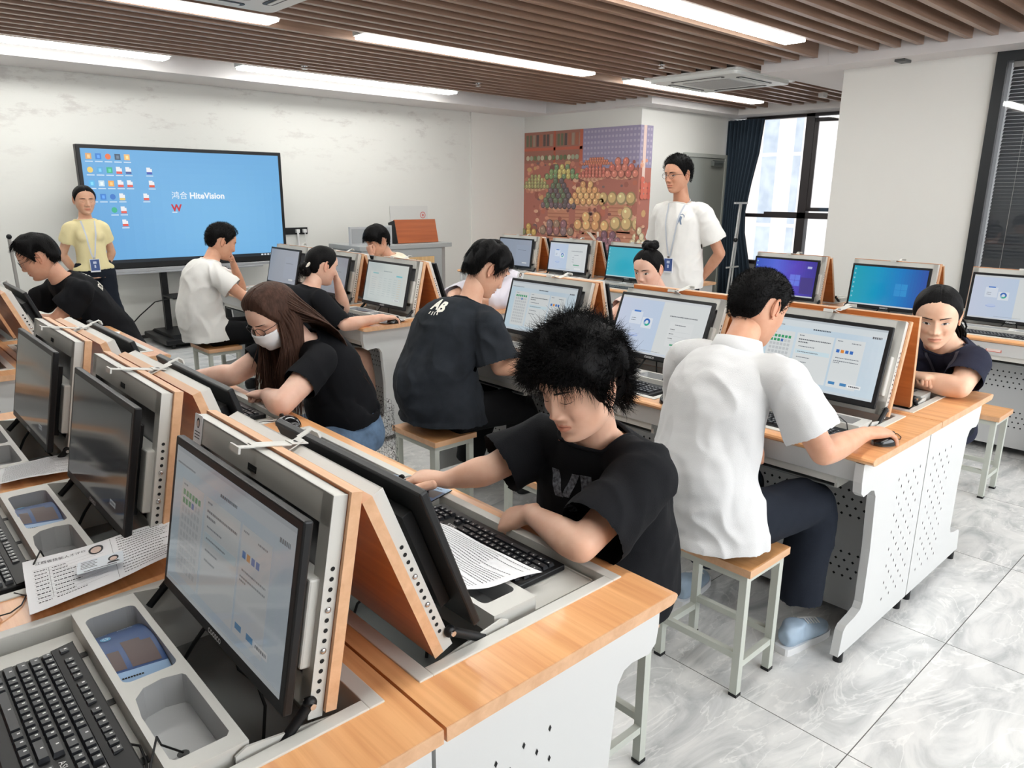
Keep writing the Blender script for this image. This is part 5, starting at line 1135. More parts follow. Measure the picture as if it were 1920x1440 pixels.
def hair_cap(thick, line=HAIRLINE, seed=0, rough=.004, NR=60, NC=84, part=None, top_boost=0.0, fringe=0.0, freq=26):
    """scalp shell raised over the head and diving under the skin at the hairline"""
    vs, fs = [], []; off = Vector((seed, seed * .7, 3)); keep = {}
    for j in range(NR + 1):
        z = .1195 - .2 * (.35 * (j / NR) + .65 * (.5 - .5 * cos(pi * j / NR)))
        for i in range(NC):
            ph = -pi + 2 * pi * i / NC; hl = smooth_tab(line, abs(ph)) - fringe * g(ph, .9) ; hl += .0025 * noise.noise(Vector((ph * 9, seed, 0)))
            p = head_pt(z, ph, 0); n = Vector((p.x + .005, p.y * 1.25, max(z, -.02) * .9 + .012)).normalized(); m = (z - hl)
            t = thick * (min(1, max(-.3, m / .034)) ** (1 if m < 0 else .8)) if 0 <= m < .034 else (thick if m > 0 else thick * max(-.3, m / .034)); t += top_boost * max(0, z / .12) ** 1.2 * (m > 0)
            if fringe and abs(ph) < 1.0 and m < .03: t = max(t, thick * .8 * min(1, max(0, m / .008)) - .002)
            if m > 0: t += rough * noise.noise(Vector((p.x * freq, p.y * freq, p.z * freq * .45)) + off) * min(1, m / .02)
            if part is not None and m > 0: t -= .003 * g(p.y - part, .003) * (1 if p.x > -.03 else 0)
            keep[j * NC + i] = m > -.012; vs.append(p + n * t)
    for j in range(NR):
        for i in range(NC):
            q = (j * NC + i, (j + 1) * NC + i, (j + 1) * NC + (i + 1) % NC, j * NC + (i + 1) % NC)
            if all(keep[a] for a in q): fs.append(q)
    fs.append(tuple(range(NC))[::-1]); return vs, fs
def strands(mb, M, n, length, seed=1, line=HAIRLINE, boost=0.0, field=0.0, fs_=22, lift=.5, comb=(0, 0, -1), curl=.3, r=.0007, base=.008, zmin=-.05, jitter=.6, fringe=0.0, seg=5, swirl=0.0, lo_len=.5):
    rnd = random.Random(seed); c = Vector(comb)
    k = 0
    while k < n:
        ph = rnd.uniform(-pi, pi); z = rnd.uniform(zmin, .1195); hl = smooth_tab(line, abs(ph)) - fringe * g(ph, .9)
        if z < hl: continue
        k += 1; p = head_pt(z, ph, 0); nrm = Vector((p.x + .005, p.y * 1.2, z * .9 + .012)).normalized(); p = p + nrm * (base + boost * max(0, z / .12) ** 1.2); nf = noise.noise_vector(p * fs_ + Vector((seed, 0, 0)))
        d = (nrm * lift + c * (1 - lift) + Vector((rnd.gauss(0, 1), rnd.gauss(0, 1), rnd.gauss(0, 1))) * jitter * .35 + nf * field + nrm.cross(Vector((0, 0, 1))) * swirl).normalized()
        L = length * rnd.uniform(lo_len, 1.15); pts = [p]; cv = Vector((rnd.gauss(0, 1), rnd.gauss(0, 1), rnd.gauss(0, 1))) * curl
        for s_ in range(seg): d = (d + cv / seg + c * .16).normalized(); pts.append(pts[-1] + d * L / seg)
        rr = [r * (1 - .85 * s_ / seg) for s_ in range(seg + 1)]
        pts = [M @ q for q in pts]; t = (pts[1] - pts[0]).normalized(); u = t.orthogonal().normalized(); w = t.cross(u); vs = []
        for q, ra in zip(pts, rr): vs += [q + u * ra, q + (w * .87 - u * .5) * ra, q + (-w * .87 - u * .5) * ra]
        mb.add(vs, [(3 * a + b, 3 * a + (b + 1) % 3, 3 * a + 3 + (b + 1) % 3, 3 * a + 3 + b) for a in range(seg) for b in range(3)], 0, True)
def obj_from(name, vs, fs, m, parent, smooth=True, tints=None):
    me = bpy.data.meshes.new(name); me.from_pydata([tuple(v) for v in vs], [], fs); me.update(); me.materials.append(m)
    me.polygons.foreach_set('use_smooth', [smooth] * len(fs))
    if tints is not None:
        a = me.color_attributes.new('tint', 'FLOAT_COLOR', 'POINT'); flat = []
        for t in tints: flat += [t[0], t[1], t[2], 1.0]
        a.data.foreach_set('color', flat)
    o = bpy.data.objects.new(name, me); COL.objects.link(o); o.parent = parent; return o
HAIRM = {}
def hair_mat(name, rgb, rough=.5):
    m = mat(name, rgb, .58, spec=.12, noise_s=3, noise_a=.35, stretch=(30, 30, 6), bump=.5, bump_s=6); return m
HB = hair_mat('black_hair', (13, 12, 13)); HB2 = hair_mat('soft_black_hair', (34, 30, 30), .5)

def person(label, J, look, fac, shirt, pants, hair, skin=(222, 178, 152), near=False, eyes='down', sleeve=.55, loose=.022, upv=(0, 0, 1), hands={}, lean_up=None, torso_k=1.0,
           hem=.06, cuff_r=.075, female=False, sit=True, fold=.004, neck_r=.052, head_k=1.0, legs=True, shirt_kw=None, armk=1.0, brow=1.0, gaze=(0, 0), slouch=.03, shoe=None, collar=False, seed=1, bare_leg=False, lips=1.0, neckopen=.072, back_k=1.0, loc=None):
    P = {k: Vector(v) for k, v in J.items()}; fac = Vector(fac).normalized(); lat = Vector((-fac.y, fac.x, 0)).normalized()     # lat points to the person's left
    pel = P['pel']; nk = P['neck']; hd = P['head']
    base = Vector((pel.x, pel.y, 0)); root = empty('person', label, 'person', base)
    inv = Matrix.Translation(-base)
    latS = (P['SL'] - P['SR']); latS.z *= .6; latS.normalize()
    # head frame
    X = Vector(look).normalized(); Z = Vector(upv); Z = (Z - X * Z.dot(X)).normalized(); Y = Z.cross(X); HM = inv @ Matrix.Translation(hd) @ Matrix(((X.x, Y.x, Z.x, 0), (X.y, Y.y, Z.y, 0), (X.z, Y.z, Z.z, 0), (0, 0, 0, 1))) @ Matrix.Scale(head_k, 4)
    # ---- spine
    mid = pel.lerp(nk, .5) - fac * slouch; spine = [pel - Vector((0, 0, .03)), pel.lerp(mid, .5) - fac * slouch * .4, mid, mid.lerp(nk, .55) - fac * slouch * .5, nk - (nk - mid).normalized() * .05, nk]
    K = torso_k; wS = (P['SL'] - P['SR']).length * .5
    w_h, w_w, w_c = (.168 * K, .135 * K, .15 * K) if not female else (.17 * K, .122 * K, .135 * K)
    lats = [lat, lat, lat.lerp(latS, .4), latS, latS, latS]
    body = MB(inv); vox = .0052 if near else .0075
    loft(body, spine, [(w_h, .115 * K), (w_w * 1.02, .105 * K), (w_w, .105 * K), (w_c, .112 * K), (w_c * .8, .085), (.06, .056)], lats, 24)
    for s_ in ('SL', 'SR'):
        q = P[s_].lerp(nk, .35); nu_ = (nk - mid).normalized(); loft(body, [nk - nu_ * .06, q - nu_ * .014, P[s_] - nu_ * .004], [(.05, .042), (.048, .042), (.046, .044)], fac, 14, 3); body.sphere(P[s_], .052)
    hb = hd - X * .018 * head_k - Z * .055 * head_k
    loft(body, [nk - Vector((0, 0, .02)), nk.lerp(hb, .5), hb], [(neck_r * 1.2, neck_r * 1.1), (neck_r, neck_r), (neck_r * .98, neck_r * 1.02)], lat, 18, 4)
    fing = MB(inv)
    for s_, si in (('L', 'L'), ('R', 'R')):
        S_, E_, W_ = P['S' + s_], P['E' + s_], P['W' + s_]; arm(body, S_, E_, W_, armk)
        hs = hands.get(s_, ((W_ - E_), (0, 0, 1), 'relax')); hand(fing, body, W_, hs[0], hs[1], si, hs[2], (.94 if female else 1.0))
    KL = P.get('KL'); 
    if bare_leg and legs:
        for s_ in 'LR':
            h = pel + lat * (.085 if s_ == 'L' else -.085); chain(body, catmull([h, P['K' + s_]], 6), [.085, .083, .078, .072, .066, .06, .056], 16); chain(body, catmull([P['K' + s_], P['K' + s_].lerp(P['A' + s_], .35), P['A' + s_]], 3), [.055, .055, .056, .054, .046, .038, .034], 16)
    bv, bf = fuse(body, vox, 5)
    tint = [(1, 1, 1)] * len(bv)
    o = len(bv); bv += [Vector(v) for v in fing.v]; bf += [[a + o for a in f] for f in fing.f]; tint += [(1, .97, .96)] * len(fing.v)
    NR, NC = (130, 150) if near else (84, 96)
    hv, hf, ht = grid_head(NR, NC, eyes, 1.0, lips, brow, gaze); o = len(bv); bv += [HM @ v for v in hv]; bf += [[a + o for a in f] for f in hf]; tint += ht
    face_features(root, HM, eyes, gaze, brow)
    for sg in (-1, 1):      # ears
        e = MB(HM); pts = []
        for k in range(13): a = radians(-70 + k * 27); pts.append(((-.012 - .015 * cos(a) * (1 if cos(a) < 0 else .9)) + .002, sg * (.079 + .006 * max(0, cos(a - .3))), .000 + .030 * sin(a) * (1.05 if sin(a) > 0 else .9)))
        e.tube(pts[:12], .0042, 8); e.sphere((-.014, sg * .0785, .0), .014, .0045, .027, nu=12, nv=8); e.sphere((-.008, sg * .079, -.028), .007, .0045, .009, nu=10, nv=6)
        o = len(bv); bv += [Vector(v) for v in e.v]; bf += [[a + o for a in f] for f in e.f]; tint += [(1, .9, .88)] * len(e.v)
    obj_from('body', bv, bf, skin_mat('skin_%d_%d_%d' % skin, skin), root, True, tint)
    # ---- shirt
    sh = MB(inv); L = loose; dn = (pel - mid).normalized()
    sp = [pel + dn * hem, (pel if hem > 0 else pel + dn * hem * 1.8), pel.lerp(mid, .5 if hem > -.04 else .7) - fac * slouch * .4, mid, mid.lerp(nk, .55) - fac * slouch * .5, nk - (nk - mid).normalized() * .045, nk + (nk - mid).normalized() * .004]
    skw = dict(w=1.0, d=1.0, hemw=1.0); skw.update(shirt_kw or {})
    loft(sh, sp, [((w_h + L * 1.1) * skw['hemw'], (.115 * K + L) * skw['d'] * skw['hemw']), ((w_h + L) * skw['w'], (.118 * K + L) * skw['d']), ((w_w + L * 1.4) * skw['w'], (.112 * K + L * 1.2) * skw['d']), ((w_w + L * 1.4) * skw['w'], (.110 * K + L * 1.1) * back_k), (w_c + L * .9, (.112 * K + L * .6) * back_k), (w_c * .82 + L * .4, .085 + L * .3), (neckopen, neckopen * .92)], [lat, lat, lat, lat.lerp(latS, .4), latS, latS, latS], 30)
    nup = (nk - mid).normalized(); cuts = [(inv @ (pel + dn * hem), dn, .4), (inv @ (nk + nup * .004), nup, neckopen + .012, .62)]
    if female and not shirt.get('flat'):
        for sg in (-1, 1): q = mid.lerp(nk, .40) + fac * (.072 * K + L * .4) + lat * sg * .062 * K; sh.sphere(q, .060 * K, nu=14, nv=9)
    for s_ in ('L', 'R'):
        S_, E_, W_ = P['S' + s_], P['E' + s_], P['W' + s_]; q = S_.lerp(nk, .4)
        loft(sh, [nk - nup * .058, q - Vector((0, 0, .010)), S_], [(.052, .046), (.054 + L * .3, .050 + L * .3), (.056 + L * .45, .056 + L * .45)], fac, 16, 3)
        if sleeve <= 1: end = S_.lerp(E_, sleeve); d = (E_ - S_).normalized()
        else: end = E_.lerp(W_, sleeve - 1); d = (W_ - E_).normalized()
        pts = [S_, S_.lerp(E_, min(sleeve, 1) * .5), S_.lerp(E_, min(sleeve, 1))] + ([end] if sleeve > 1 else []); rr = [(.055 + L * .5, .055 + L * .5), ((.055 + L * .4 + cuff_r) / 2,) * 2, (cuff_r, cuff_r)] + ([(cuff_r * .86,) * 2] if sleeve > 1 else [])
        loft(sh, pts, rr, fac if abs(d.dot(fac)) < .9 else lat, 18, 4); sh.sphere(S_, .054 + L * .45)
        cuts.append((inv @ end, d, cuff_r * 1.08 + .006, .42, .035))
    foc = [(inv @ P['SL'], .12, fold * .8), (inv @ P['SR'], .12, fold * .8), (inv @ pel, .16, fold)]
    sv, sf = fuse(sh, .0065 if near else .009, 5, cuts, folds(fold, seed, tuple((nk - pel) + lat * .25), 1.0, foc))
    so_ = obj_from(shirt.get('name', 't_shirt'), sv, sf, shirt['mat'], root)
    # neckband along the edge of the neck opening
    ec = {}
    for f in sf:
        for i in range(len(f)):
            k = (min(f[i], f[i - 1]), max(f[i], f[i - 1])); ec[k] = ec.get(k, 0) + 1
    nb_ = {}
    for (a_, b_), c_ in ec.items():
        if c_ == 1: nb_.setdefault(a_, []).append(b_); nb_.setdefault(b_, []).append(a_)
    left = {i for i in nb_ if (sv[i] - inv @ nk).length < neckopen + .09}; best = []
    while left:
        st = left.pop(); loop = [st]; cur = st
        while True:
            nx = [q for q in nb_[cur] if q in left]
            if not nx: break
            cur = nx[0]; left.discard(cur); loop.append(cur)
        if len(loop) > len(best): best = loop
    if len(best) > 12:
        pts = [sv[i] for i in best]
        for _ in range(14): pts = [(pts[i - 1] + pts[i] + pts[(i + 1) % len(pts)]) / 3 for i in range(len(pts))]
        nb = MB(); nb.tube([p for p in pts[::2]] + [pts[0], pts[2]], .0052, 6, closed_ends=False); nb.build('collar_band', shirt['mat'], root)
    # ---- trousers, feet
    if legs and pants:
        pm = MB(inv); pc = []
        if pants.get('skirt'):
            kk = (P['KL'] + P['KR']) / 2; loft(pm, [pel + Vector((0, 0, .07)), pel, pel.lerp(kk, .5), pel.lerp(kk, pants.get('len', .9))], [(w_h + .005, .12), (w_h + .015, .125), (w_h * .98, .10), (w_h * .95, .09)], lat, 24)
            pc.append((inv @ pel.lerp(kk, pants.get('len', .9)), (kk - pel).normalized(), .3))
        else:
            loft(pm, [pel + (mid - pel).normalized() * .10, pel, pel - Vector((0, 0, .05)) + fac * .01], [(w_h * .9, .11 * K), (w_h + .012, .122 * K), (w_h * .9, .10 * K)], lat, 24)
            for s_ in 'LR':
                h = pel + lat * (.088 * K if s_ == 'L' else -.088 * K); Kn = P['K' + s_]; An = P['A' + s_]; pl = pants.get('len', 1.0); w = pants.get('w', 1.0)
                if pl > 1: loft(pm, [h, h.lerp(Kn, .5), Kn, Kn.lerp(An, .5), Kn.lerp(An, pl - 1)], [(.10 * K, .10 * K), (.092 * K, .088), (.078 * w, .076 * w), (.072 * w, .072 * w), (.066 * w, .066 * w)], lat, 18); pc.append((inv @ Kn.lerp(An, pl - 1), (An - Kn).normalized(), .1))
                else: loft(pm, [h, h.lerp(Kn, pl * .5), h.lerp(Kn, pl)], [(.10 * K, .10 * K), (.095, .09), (.088, .086)], lat, 18); pc.append((inv @ h.lerp(Kn, pl), (Kn - h).normalized(), .12))
        fv, ff = fuse(pm, .009, 5, pc, folds(.0045, seed + 5, tuple(fac + Vector((0, 0, .3))), .9, [(inv @ P['KL'], .1, .004), (inv @ P['KR'], .1, .004)]))
        obj_from(pants.get('name', 'trousers'), fv, ff, pants['mat'], root)
    if shoe and legs:
        for s_ in 'LR':
            A_ = P['A' + s_]; td = Vector(J.get('T' + s_, tuple(fac))).normalized(); sd = Vector((-td.y, td.x, 0)); zf = shoe.get('z', {}).get(s_, 0)
            m = MB(inv @ Matrix.Translation((A_.x, A_.y, zf)) @ Matrix(((td.x, sd.x, 0, 0), (td.y, sd.y, 0, 0), (0, 0, 1, 0), (0, 0, 0, 1))))
            loft(m, [(-.075, 0, .055), (-.05, 0, .058), (0, 0, .056), (.07, 0, .044), (.13, 0, .034), (.175, 0, .03)], [(.022, .03), (.034, .045), (.038, .044), (.044, .032), (.042, .024), (.020, .014)], Vector((0, 1, 0)), 18, 4)
            loft(m, [(-.02, 0, .05), (-.018, 0, .1)], [(.042, .05), (.036, .042)], Vector((0, 1, 0)), 14, 3)
            vs, fs = fuse(m, .006, 3); so = obj_from('shoe', vs, fs, shoe['mat'], root)
            m = MB(inv @ Matrix.Translation((A_.x, A_.y, zf)) @ Matrix(((td.x, sd.x, 0, 0), (td.y, sd.y, 0, 0), (0, 0, 1, 0), (0, 0, 0, 1))))
            out = [(-.085, .0), (-.08, .026), (-.03, .036), (.05, .044), (.11, .047), (.16, .036), (.183, .0), (.16, -.036), (.11, -.043), (.05, -.038), (-.03, -.033), (-.08, -.026)]
            m.prism([(p.x, p.y) for p in catmull([Vector((a, b, 0)) for a, b in out + out[:1]], 3)][:-1], .0, .026, 'z'); sl = bevel(m.build('sole', shoe['sole'], None), .006, 3); sl.parent = so
            if shoe.get('laces'):
                m = MB(inv @ Matrix.Translation((A_.x, A_.y, zf)) @ Matrix(((td.x, sd.x, 0, 0), (td.y, sd.y, 0, 0), (0, 0, 1, 0), (0, 0, 0, 1))))
                for k in range(5): xx = .035 + k * .018; m.tube([(xx, -.022, .086 - k * .006), (xx + .006, 0, .094 - k * .006), (xx, .022, .086 - k * .006)], .003, 6)
                l_o = m.build('laces', WHITEP, None); l_o.parent = so
    # ---- hair
    if hair:
        hm = hair.get('mat', HB); cap, cf = hair_cap(hair.get('thick', .012), hair.get('line', HAIRLINE), seed, hair.get('rough', .004), *((90, 130) if near else (56, 80)), part=hair.get('part'), top_boost=hair.get('top', 0), fringe=hair.get('fringe', 0), freq=hair.get('freq', 26))
        hmb = MB(); hmb.add([HM @ v for v in cap], cf, 0, True)
        for st in hair.get('strands', []): strands(hmb, HM, **st)
        ex = hair.get('extra')
        if ex: ex(hmb, HM, inv, P, X, Y, Z)
        hmb.build('hair', hm, root)
    return root, HM, inv, P

from mathutils.bvhtree import BVHTree
def part_of(root, *names):
    for c in root.children:
        if c.name.split('.')[0] in names: return c
def print_on(root, inv, target, items, origin, dirv, upv, name, mats, lift=.0022):
    """lays flat artwork onto cloth; items = (2d verts, faces, material index)"""
    bv = BVHTree.FromPolygons([v.co.copy() for v in target.data.vertices], [tuple(p.vertices) for p in target.data.polygons])
    o = inv @ Vector(origin); d = Vector(dirv).normalized(); u = Vector(upv); u = (u - d * u.dot(d)).normalized(); s_ = d.cross(u); m = MB()
    for vs, fs, mi in items:
        out = []
        for v in vs:
            st = o + s_ * v[0] + u * v[1] - d * .35; h = bv.ray_cast(st, d); out.append((h[0] if h[0] else o + s_ * v[0] + u * v[1]) - d * lift)
        m.add(out, fs, mi, True)
    return m.build(name, mats, root)
def dense(vs, fs, step=.012):
    b = bmesh.new(); vv = [b.verts.new((v[0], v[1], 0)) for v in vs]
    for f in fs:
        try: b.faces.new([vv[i] for i in f])
        except ValueError: pass
    bmesh.ops.triangulate(b, faces=b.faces)
    for _ in range(3):
        es = [e for e in b.edges if e.calc_length() > step]
        if not es: break
        bmesh.ops.subdivide_edges(b, edges=es, cuts=1); bmesh.ops.triangulate(b, faces=b.faces)
    b.verts.index_update(); r = ([tuple(v.co) for v in b.verts], [[v.index for v in f.verts] for f in b.faces]); b.free(); return r
def strip(pts, w):
    """ribbon outline as 2d quads"""
    vs, fs = [], []
    for i, p in enumerate(pts):
        a = pts[max(i - 1, 0)]; b = pts[min(i + 1, len(pts) - 1)]; dx, dy = b[0] - a[0], b[1] - a[1]; l = (dx * dx + dy * dy) ** .5 or 1; nx, ny = -dy / l * w / 2, dx / l * w / 2
        vs += [(p[0] + nx, p[1] + ny), (p[0] - nx, p[1] - ny)]
    for i in range(len(pts) - 1): fs.append((2 * i, 2 * i + 1, 2 * i + 3, 2 * i + 2))
    return vs, fs
# ================= THE PEOPLE IN THE ROOM =================
BLK = cloth('black_cotton', (17, 18, 22)); BLK2 = cloth('black_knit', (20, 21, 25)); WASH = cloth('washed_black_cotton', (38, 42, 48), heather=.35); WHT = cloth('white_cotton', (226, 225, 222)); POLO = cloth('pale_grey_pique', (214, 214, 215)); CREAM = cloth('cream_cotton', (232, 220, 200))
YEL = cloth('pale_yellow_knit', (232, 220, 172)); PINK = cloth('pale_pink_cotton', (226, 202, 196)); NAVY = cloth('navy_cotton', (38, 40, 56)); BLOUSE = cloth('white_lilac_blouse', (214, 210, 220)); TRN = cloth('navy_trousers', (27, 32, 42)); TRB = cloth('black_trousers', (16, 17, 20)); DENIM = mat('blue_denim', (92, 116, 144), .9, noise_s=22, noise_a=.3, bump=.2, bump_s=500)
SHB = mat('trainer_blue', (164, 184, 204), .55, noise_s=8, noise_a=.2); SHK = mat('trainer_black', (26, 27, 30), .6); SOLE = mat('rubber_sole_white', (232, 233, 235), .5); SOLK = mat('rubber_sole_grey', (190, 190, 190), .5)
GLS = mat('glasses_frame', (30, 30, 34), .3, .4)
def glasses(root, HM, r=.019):
    m = MB(HM)
    for sg in (-1, 1):
        m.tube([(.099 - .0045 * (abs(cos(a)) if sg * cos(a) > 0 else 0), sg * .032 + .0235 * cos(a), .004 + r * sin(a)) for a in [k * pi / 9 for k in range(19)]], .0011, 6, closed_ends=False)
        m.tube([(.093, sg * .056, .009), (.06, sg * .074, .009), (.0, sg * .083, .009), (-.018, sg * .083, -.003)], .0012, 6)
    m.tube([(.098, -.0085, .008), (.102, 0, .011), (.098, .0085, .008)], .0011, 6); m.build('glasses', GLS, root)
def lanyard(root, inv, P, fac, lat, drop, badge=True, col=(196, 202, 212), half=.062):
    f = Vector(fac).normalized(); l = Vector(lat).normalized(); n = P['neck']; cl = part_of(root, 't_shirt', 'knit_top', 'polo_shirt', 'blouse'); bm_ = mat('lanyard_cloth_%d' % col[0], col, .7)
    top = -.012; path = [(-half, top), (-half * .9, -.05), (-half * .62, -drop * .5), (-.012, -drop * .92), (0, -drop), (.012, -drop * .92), (half * .62, -drop * .5), (half * .9, -.05), (half, top)]
    pp = [(q.x, q.y) for q in catmull([Vector((a, b, 0)) for a, b in path], 5)]
    print_on(root, inv, cl, [(*strip(pp, .011), 0)], n, -f, (0, 0, 1), 'lanyard', [bm_], .006)
    m = MB(inv); bk = [n + l * half * cos(a) * 1.0 + f * (-.05 * sin(a)) + Vector((0, 0, .0 + .024 * sin(a))) for a in [k * pi / 12 for k in range(13)]]; badge and m.tube([bk[0] + f * .05 - Vector((0, 0, .02))] + bk + [bk[-1] + f * .05 - Vector((0, 0, .02))], .0028, 6); badge and m.build('lanyard_back', bm_, root)
    if badge:
        bv = BVHTree.FromPolygons([v.co.copy() for v in cl.data.vertices], [tuple(p.vertices) for p in cl.data.polygons]); st = inv @ (n - Vector((0, 0, drop + .06))) + f * .4; h = bv.ray_cast(st, -f)[0] or st - f * .28
        T = Matrix.Translation(h + f * .012) @ Matrix(((f.x, l.x, 0, 0), (f.y, l.y, 0, 0), (0, 0, 1, 0), (0, 0, 0, 1))); m = MB(T)
        m.box(-.002, .002, -.036, .036, -.055, .05); m.box(.002, .0026, -.032, .032, -.043, .045, 1); m.box(.0026, .003, -.012, .012, .012, .03, 2); m.box(.0026, .003, -.006, .006, -.02, .002, 2); m.box(-.004, .004, -.008, .008, .05, .062, 3)
        m.build('badge', [mat('badge_sleeve', (226, 230, 236), .3), mat('badge_blue', (60, 84, 140), .4), mat('badge_print', (190, 200, 222), .5), CHROME], root)
dn = (0, 0, -1); T_ = lambda m, **k: dict(mat=m, **k)

# --- man at the front of the nearest row, messy hair
HL_BOY = [(0, .052), (.5, .046), (.85, .038), (1.1, .018), (1.28, -.014), (1.42, -.03), (1.55, -.012), (1.66, .018), (1.95, .020), (2.1, -.04), (2.4, -.068), (2.8, -.078), (3.2, -.08)]
J = dict(pel=(.82, .39, .53), neck=(.755, .37, .965), head=(.650, .335, 1.112), SL=(.760, .205, .905), SR=(.735, .535, .905), EL=(.515, .195, .805), WL=(.565, .40, .795), ER=(.60, .585, .845), WR=(.533, .685, .803),
         KL=(.45, .28, .50), AL=(.42, .26, .09), KR=(.45, .52, .50), AR=(.42, .56, .09), TL=(-1, 0, 0), TR=(-1, 0, 0))
r, HM, inv, P = person('man in a black t-shirt with messy dark hair leaning over the nearest desk', J, (-.93, -.03, -.30), (-1, -.05, 0), T_(BLK), dict(mat=cloth('grey_shorts', (176, 176, 182)), len=.9, name='shorts'),
    dict(thick=.030, line=HL_BOY, top=.016, rough=.013, freq=20, fringe=.0, strands=[dict(n=13000, length=.036, seed=3, line=HL_BOY, lift=.36, comb=(.25, .0, -.35), curl=.55, r=.0009, base=.024, boost=.018, field=.8, fs_=20, zmin=-.07, jitter=.45, seg=5), dict(n=1500, length=.046, seed=4, line=HL_BOY, lift=.62, comb=(.1, 0, .1), curl=.9, r=.0007, base=.026, boost=.016, field=.9, fs_=20, zmin=.0, jitter=.6),
                                                                                            dict(n=1300, length=.050, seed=8, line=[(0, .052), (.9, .044), (1.2, .03), (1.25, .2), (4, .2)], lift=.22, comb=(.25, 0, -1), curl=.35, r=.0010, base=.016, field=.7, fs_=26, zmin=.03, jitter=.35)]),
    skin=(224, 182, 158), near=True, eyes='down', sleeve=.86, loose=.034, upv=(.12, .10, 1), hands={'L': ((-.15, .85, -.45), (-.5, .1, .8), 'fist'), 'R': ((-.42, .90, -.04), (0, 0, 1), 'mouse')}, hem=.03, cuff_r=.085, fold=.006, shoe=dict(mat=SHK, sole=SOLE), slouch=.02, seed=2, armk=.98,
    shirt_kw=dict(w=1.05, d=1.4, hemw=1.0), neckopen=.078)
its = []
for cx, w_, h_, lean in ((-.055, .026, .062, -.012), (-.012, .022, .058, .012), (.032, .030, .060, -.004)):
    its.append((*dense([(cx - w_ / 2 + lean, h_ / 2), (cx + w_ / 2 + lean, h_ / 2), (cx + w_ / 2 - lean, -h_ / 2), (cx - w_ / 2 - lean, -h_ / 2)], [(0, 1, 2, 3)]), 0))
FADE = mat('faded_print', (92, 96, 104), .9, noise_s=140, noise_a=.85)
print_on(r, inv, part_of(r, 't_shirt'), its, (.58, .33, .86), (.9, .25, -.1), (.1, .1, 1), 'shirt_print', [FADE])

# --- man in the white polo shirt
HL_CROP = [(0, .084), (.5, .08), (.85, .066), (1.1, .042), (1.28, .018), (1.42, -.006), (1.55, .0), (1.66, .026), (1.95, .022), (2.1, -.024), (2.4, -.05), (2.8, -.06), (3.2, -.062)]
J = dict(pel=(1.38, .42, .54), neck=(1.535, .455, 1.055), head=(1.665, .465, 1.175), SR=(1.46, .245, 1.005), SL=(1.535, .655, .995), ER=(1.50, .125, .80), WR=(1.795, .125, .795), EL=(1.60, .66, .775), WL=(1.685, .475, .745),
         KR=(1.80, .27, .50), AR=(1.715, .235, .10), KL=(1.83, .56, .50), AL=(1.70, .675, .10), TR=(1, -.12, 0), TL=(1, .2, 0))
r, HM, inv, P = person('man in a white polo shirt on a stool, seen from behind, hand on mouse', J, (.86, -.22, -.42), (1, 0, 0), T_(POLO, name='polo_shirt'), dict(mat=TRN, len=1.86, w=1.1),
    dict(thick=.010, line=HL_CROP, rough=.002, top=.004, strands=[dict(n=8000, length=.010, seed=5, line=HL_CROP, lift=.6, comb=(0, 0, -.5), curl=.2, r=.0006, base=.008, boost=.004, field=.3, zmin=-.06, jitter=.5, seg=2)]),
    skin=(216, 166, 138), near=True, sleeve=.74, loose=.020, upv=(0, .05, 1), hands={'R': ((.90, -.30, -.03), (0, 0, 1), 'mouse'), 'L': ((.05, -.35, -1), (.9, -.2, -.1), 'curl')}, hem=.075, cuff_r=.085, fold=.007,
    shoe=dict(mat=SHB, sole=SOLE, laces=True), slouch=.075, seed=4, shirt_kw=dict(w=1.06, d=1.12, hemw=1.1), neckopen=.066)
m = MB(inv); n = P['neck']; up_ = Vector((.30, .05, .95)).normalized(); a1 = Vector((-.12, .99, 0)); a2 = up_.cross(a1).normalized(); vs = []; fs = []
for k in range(29):
    a = 2 * pi * (k / 28) * .92 + pi * 1.58; e = a1 * cos(a) + a2 * sin(a)
    for rr, hh in ((.064, -.005), (.066, .034), (.072, .036), (.087, -.012), (.084, -.014)): vs.append(n + e * rr + up_ * hh)
for k in range(28):
    for j in range(4): fs.append((k * 5 + j, k * 5 + j + 1, k * 5 + j + 6, k * 5 + j + 5))
m.add(vs, fs, 0, True); m.build('collar', POLO, r)
m = MB(inv); W_ = P['WL']; [m.sphere(W_ + Vector((.026 * cos(a), .012 * sin(a) + .02, .026 * sin(a) + .02)), .0048, nu=8, nv=5) for a in [k * pi / 9 for k in range(18)]]; m.build('bead_bracelet', mat('red_beads', (120, 40, 32), .3), r)

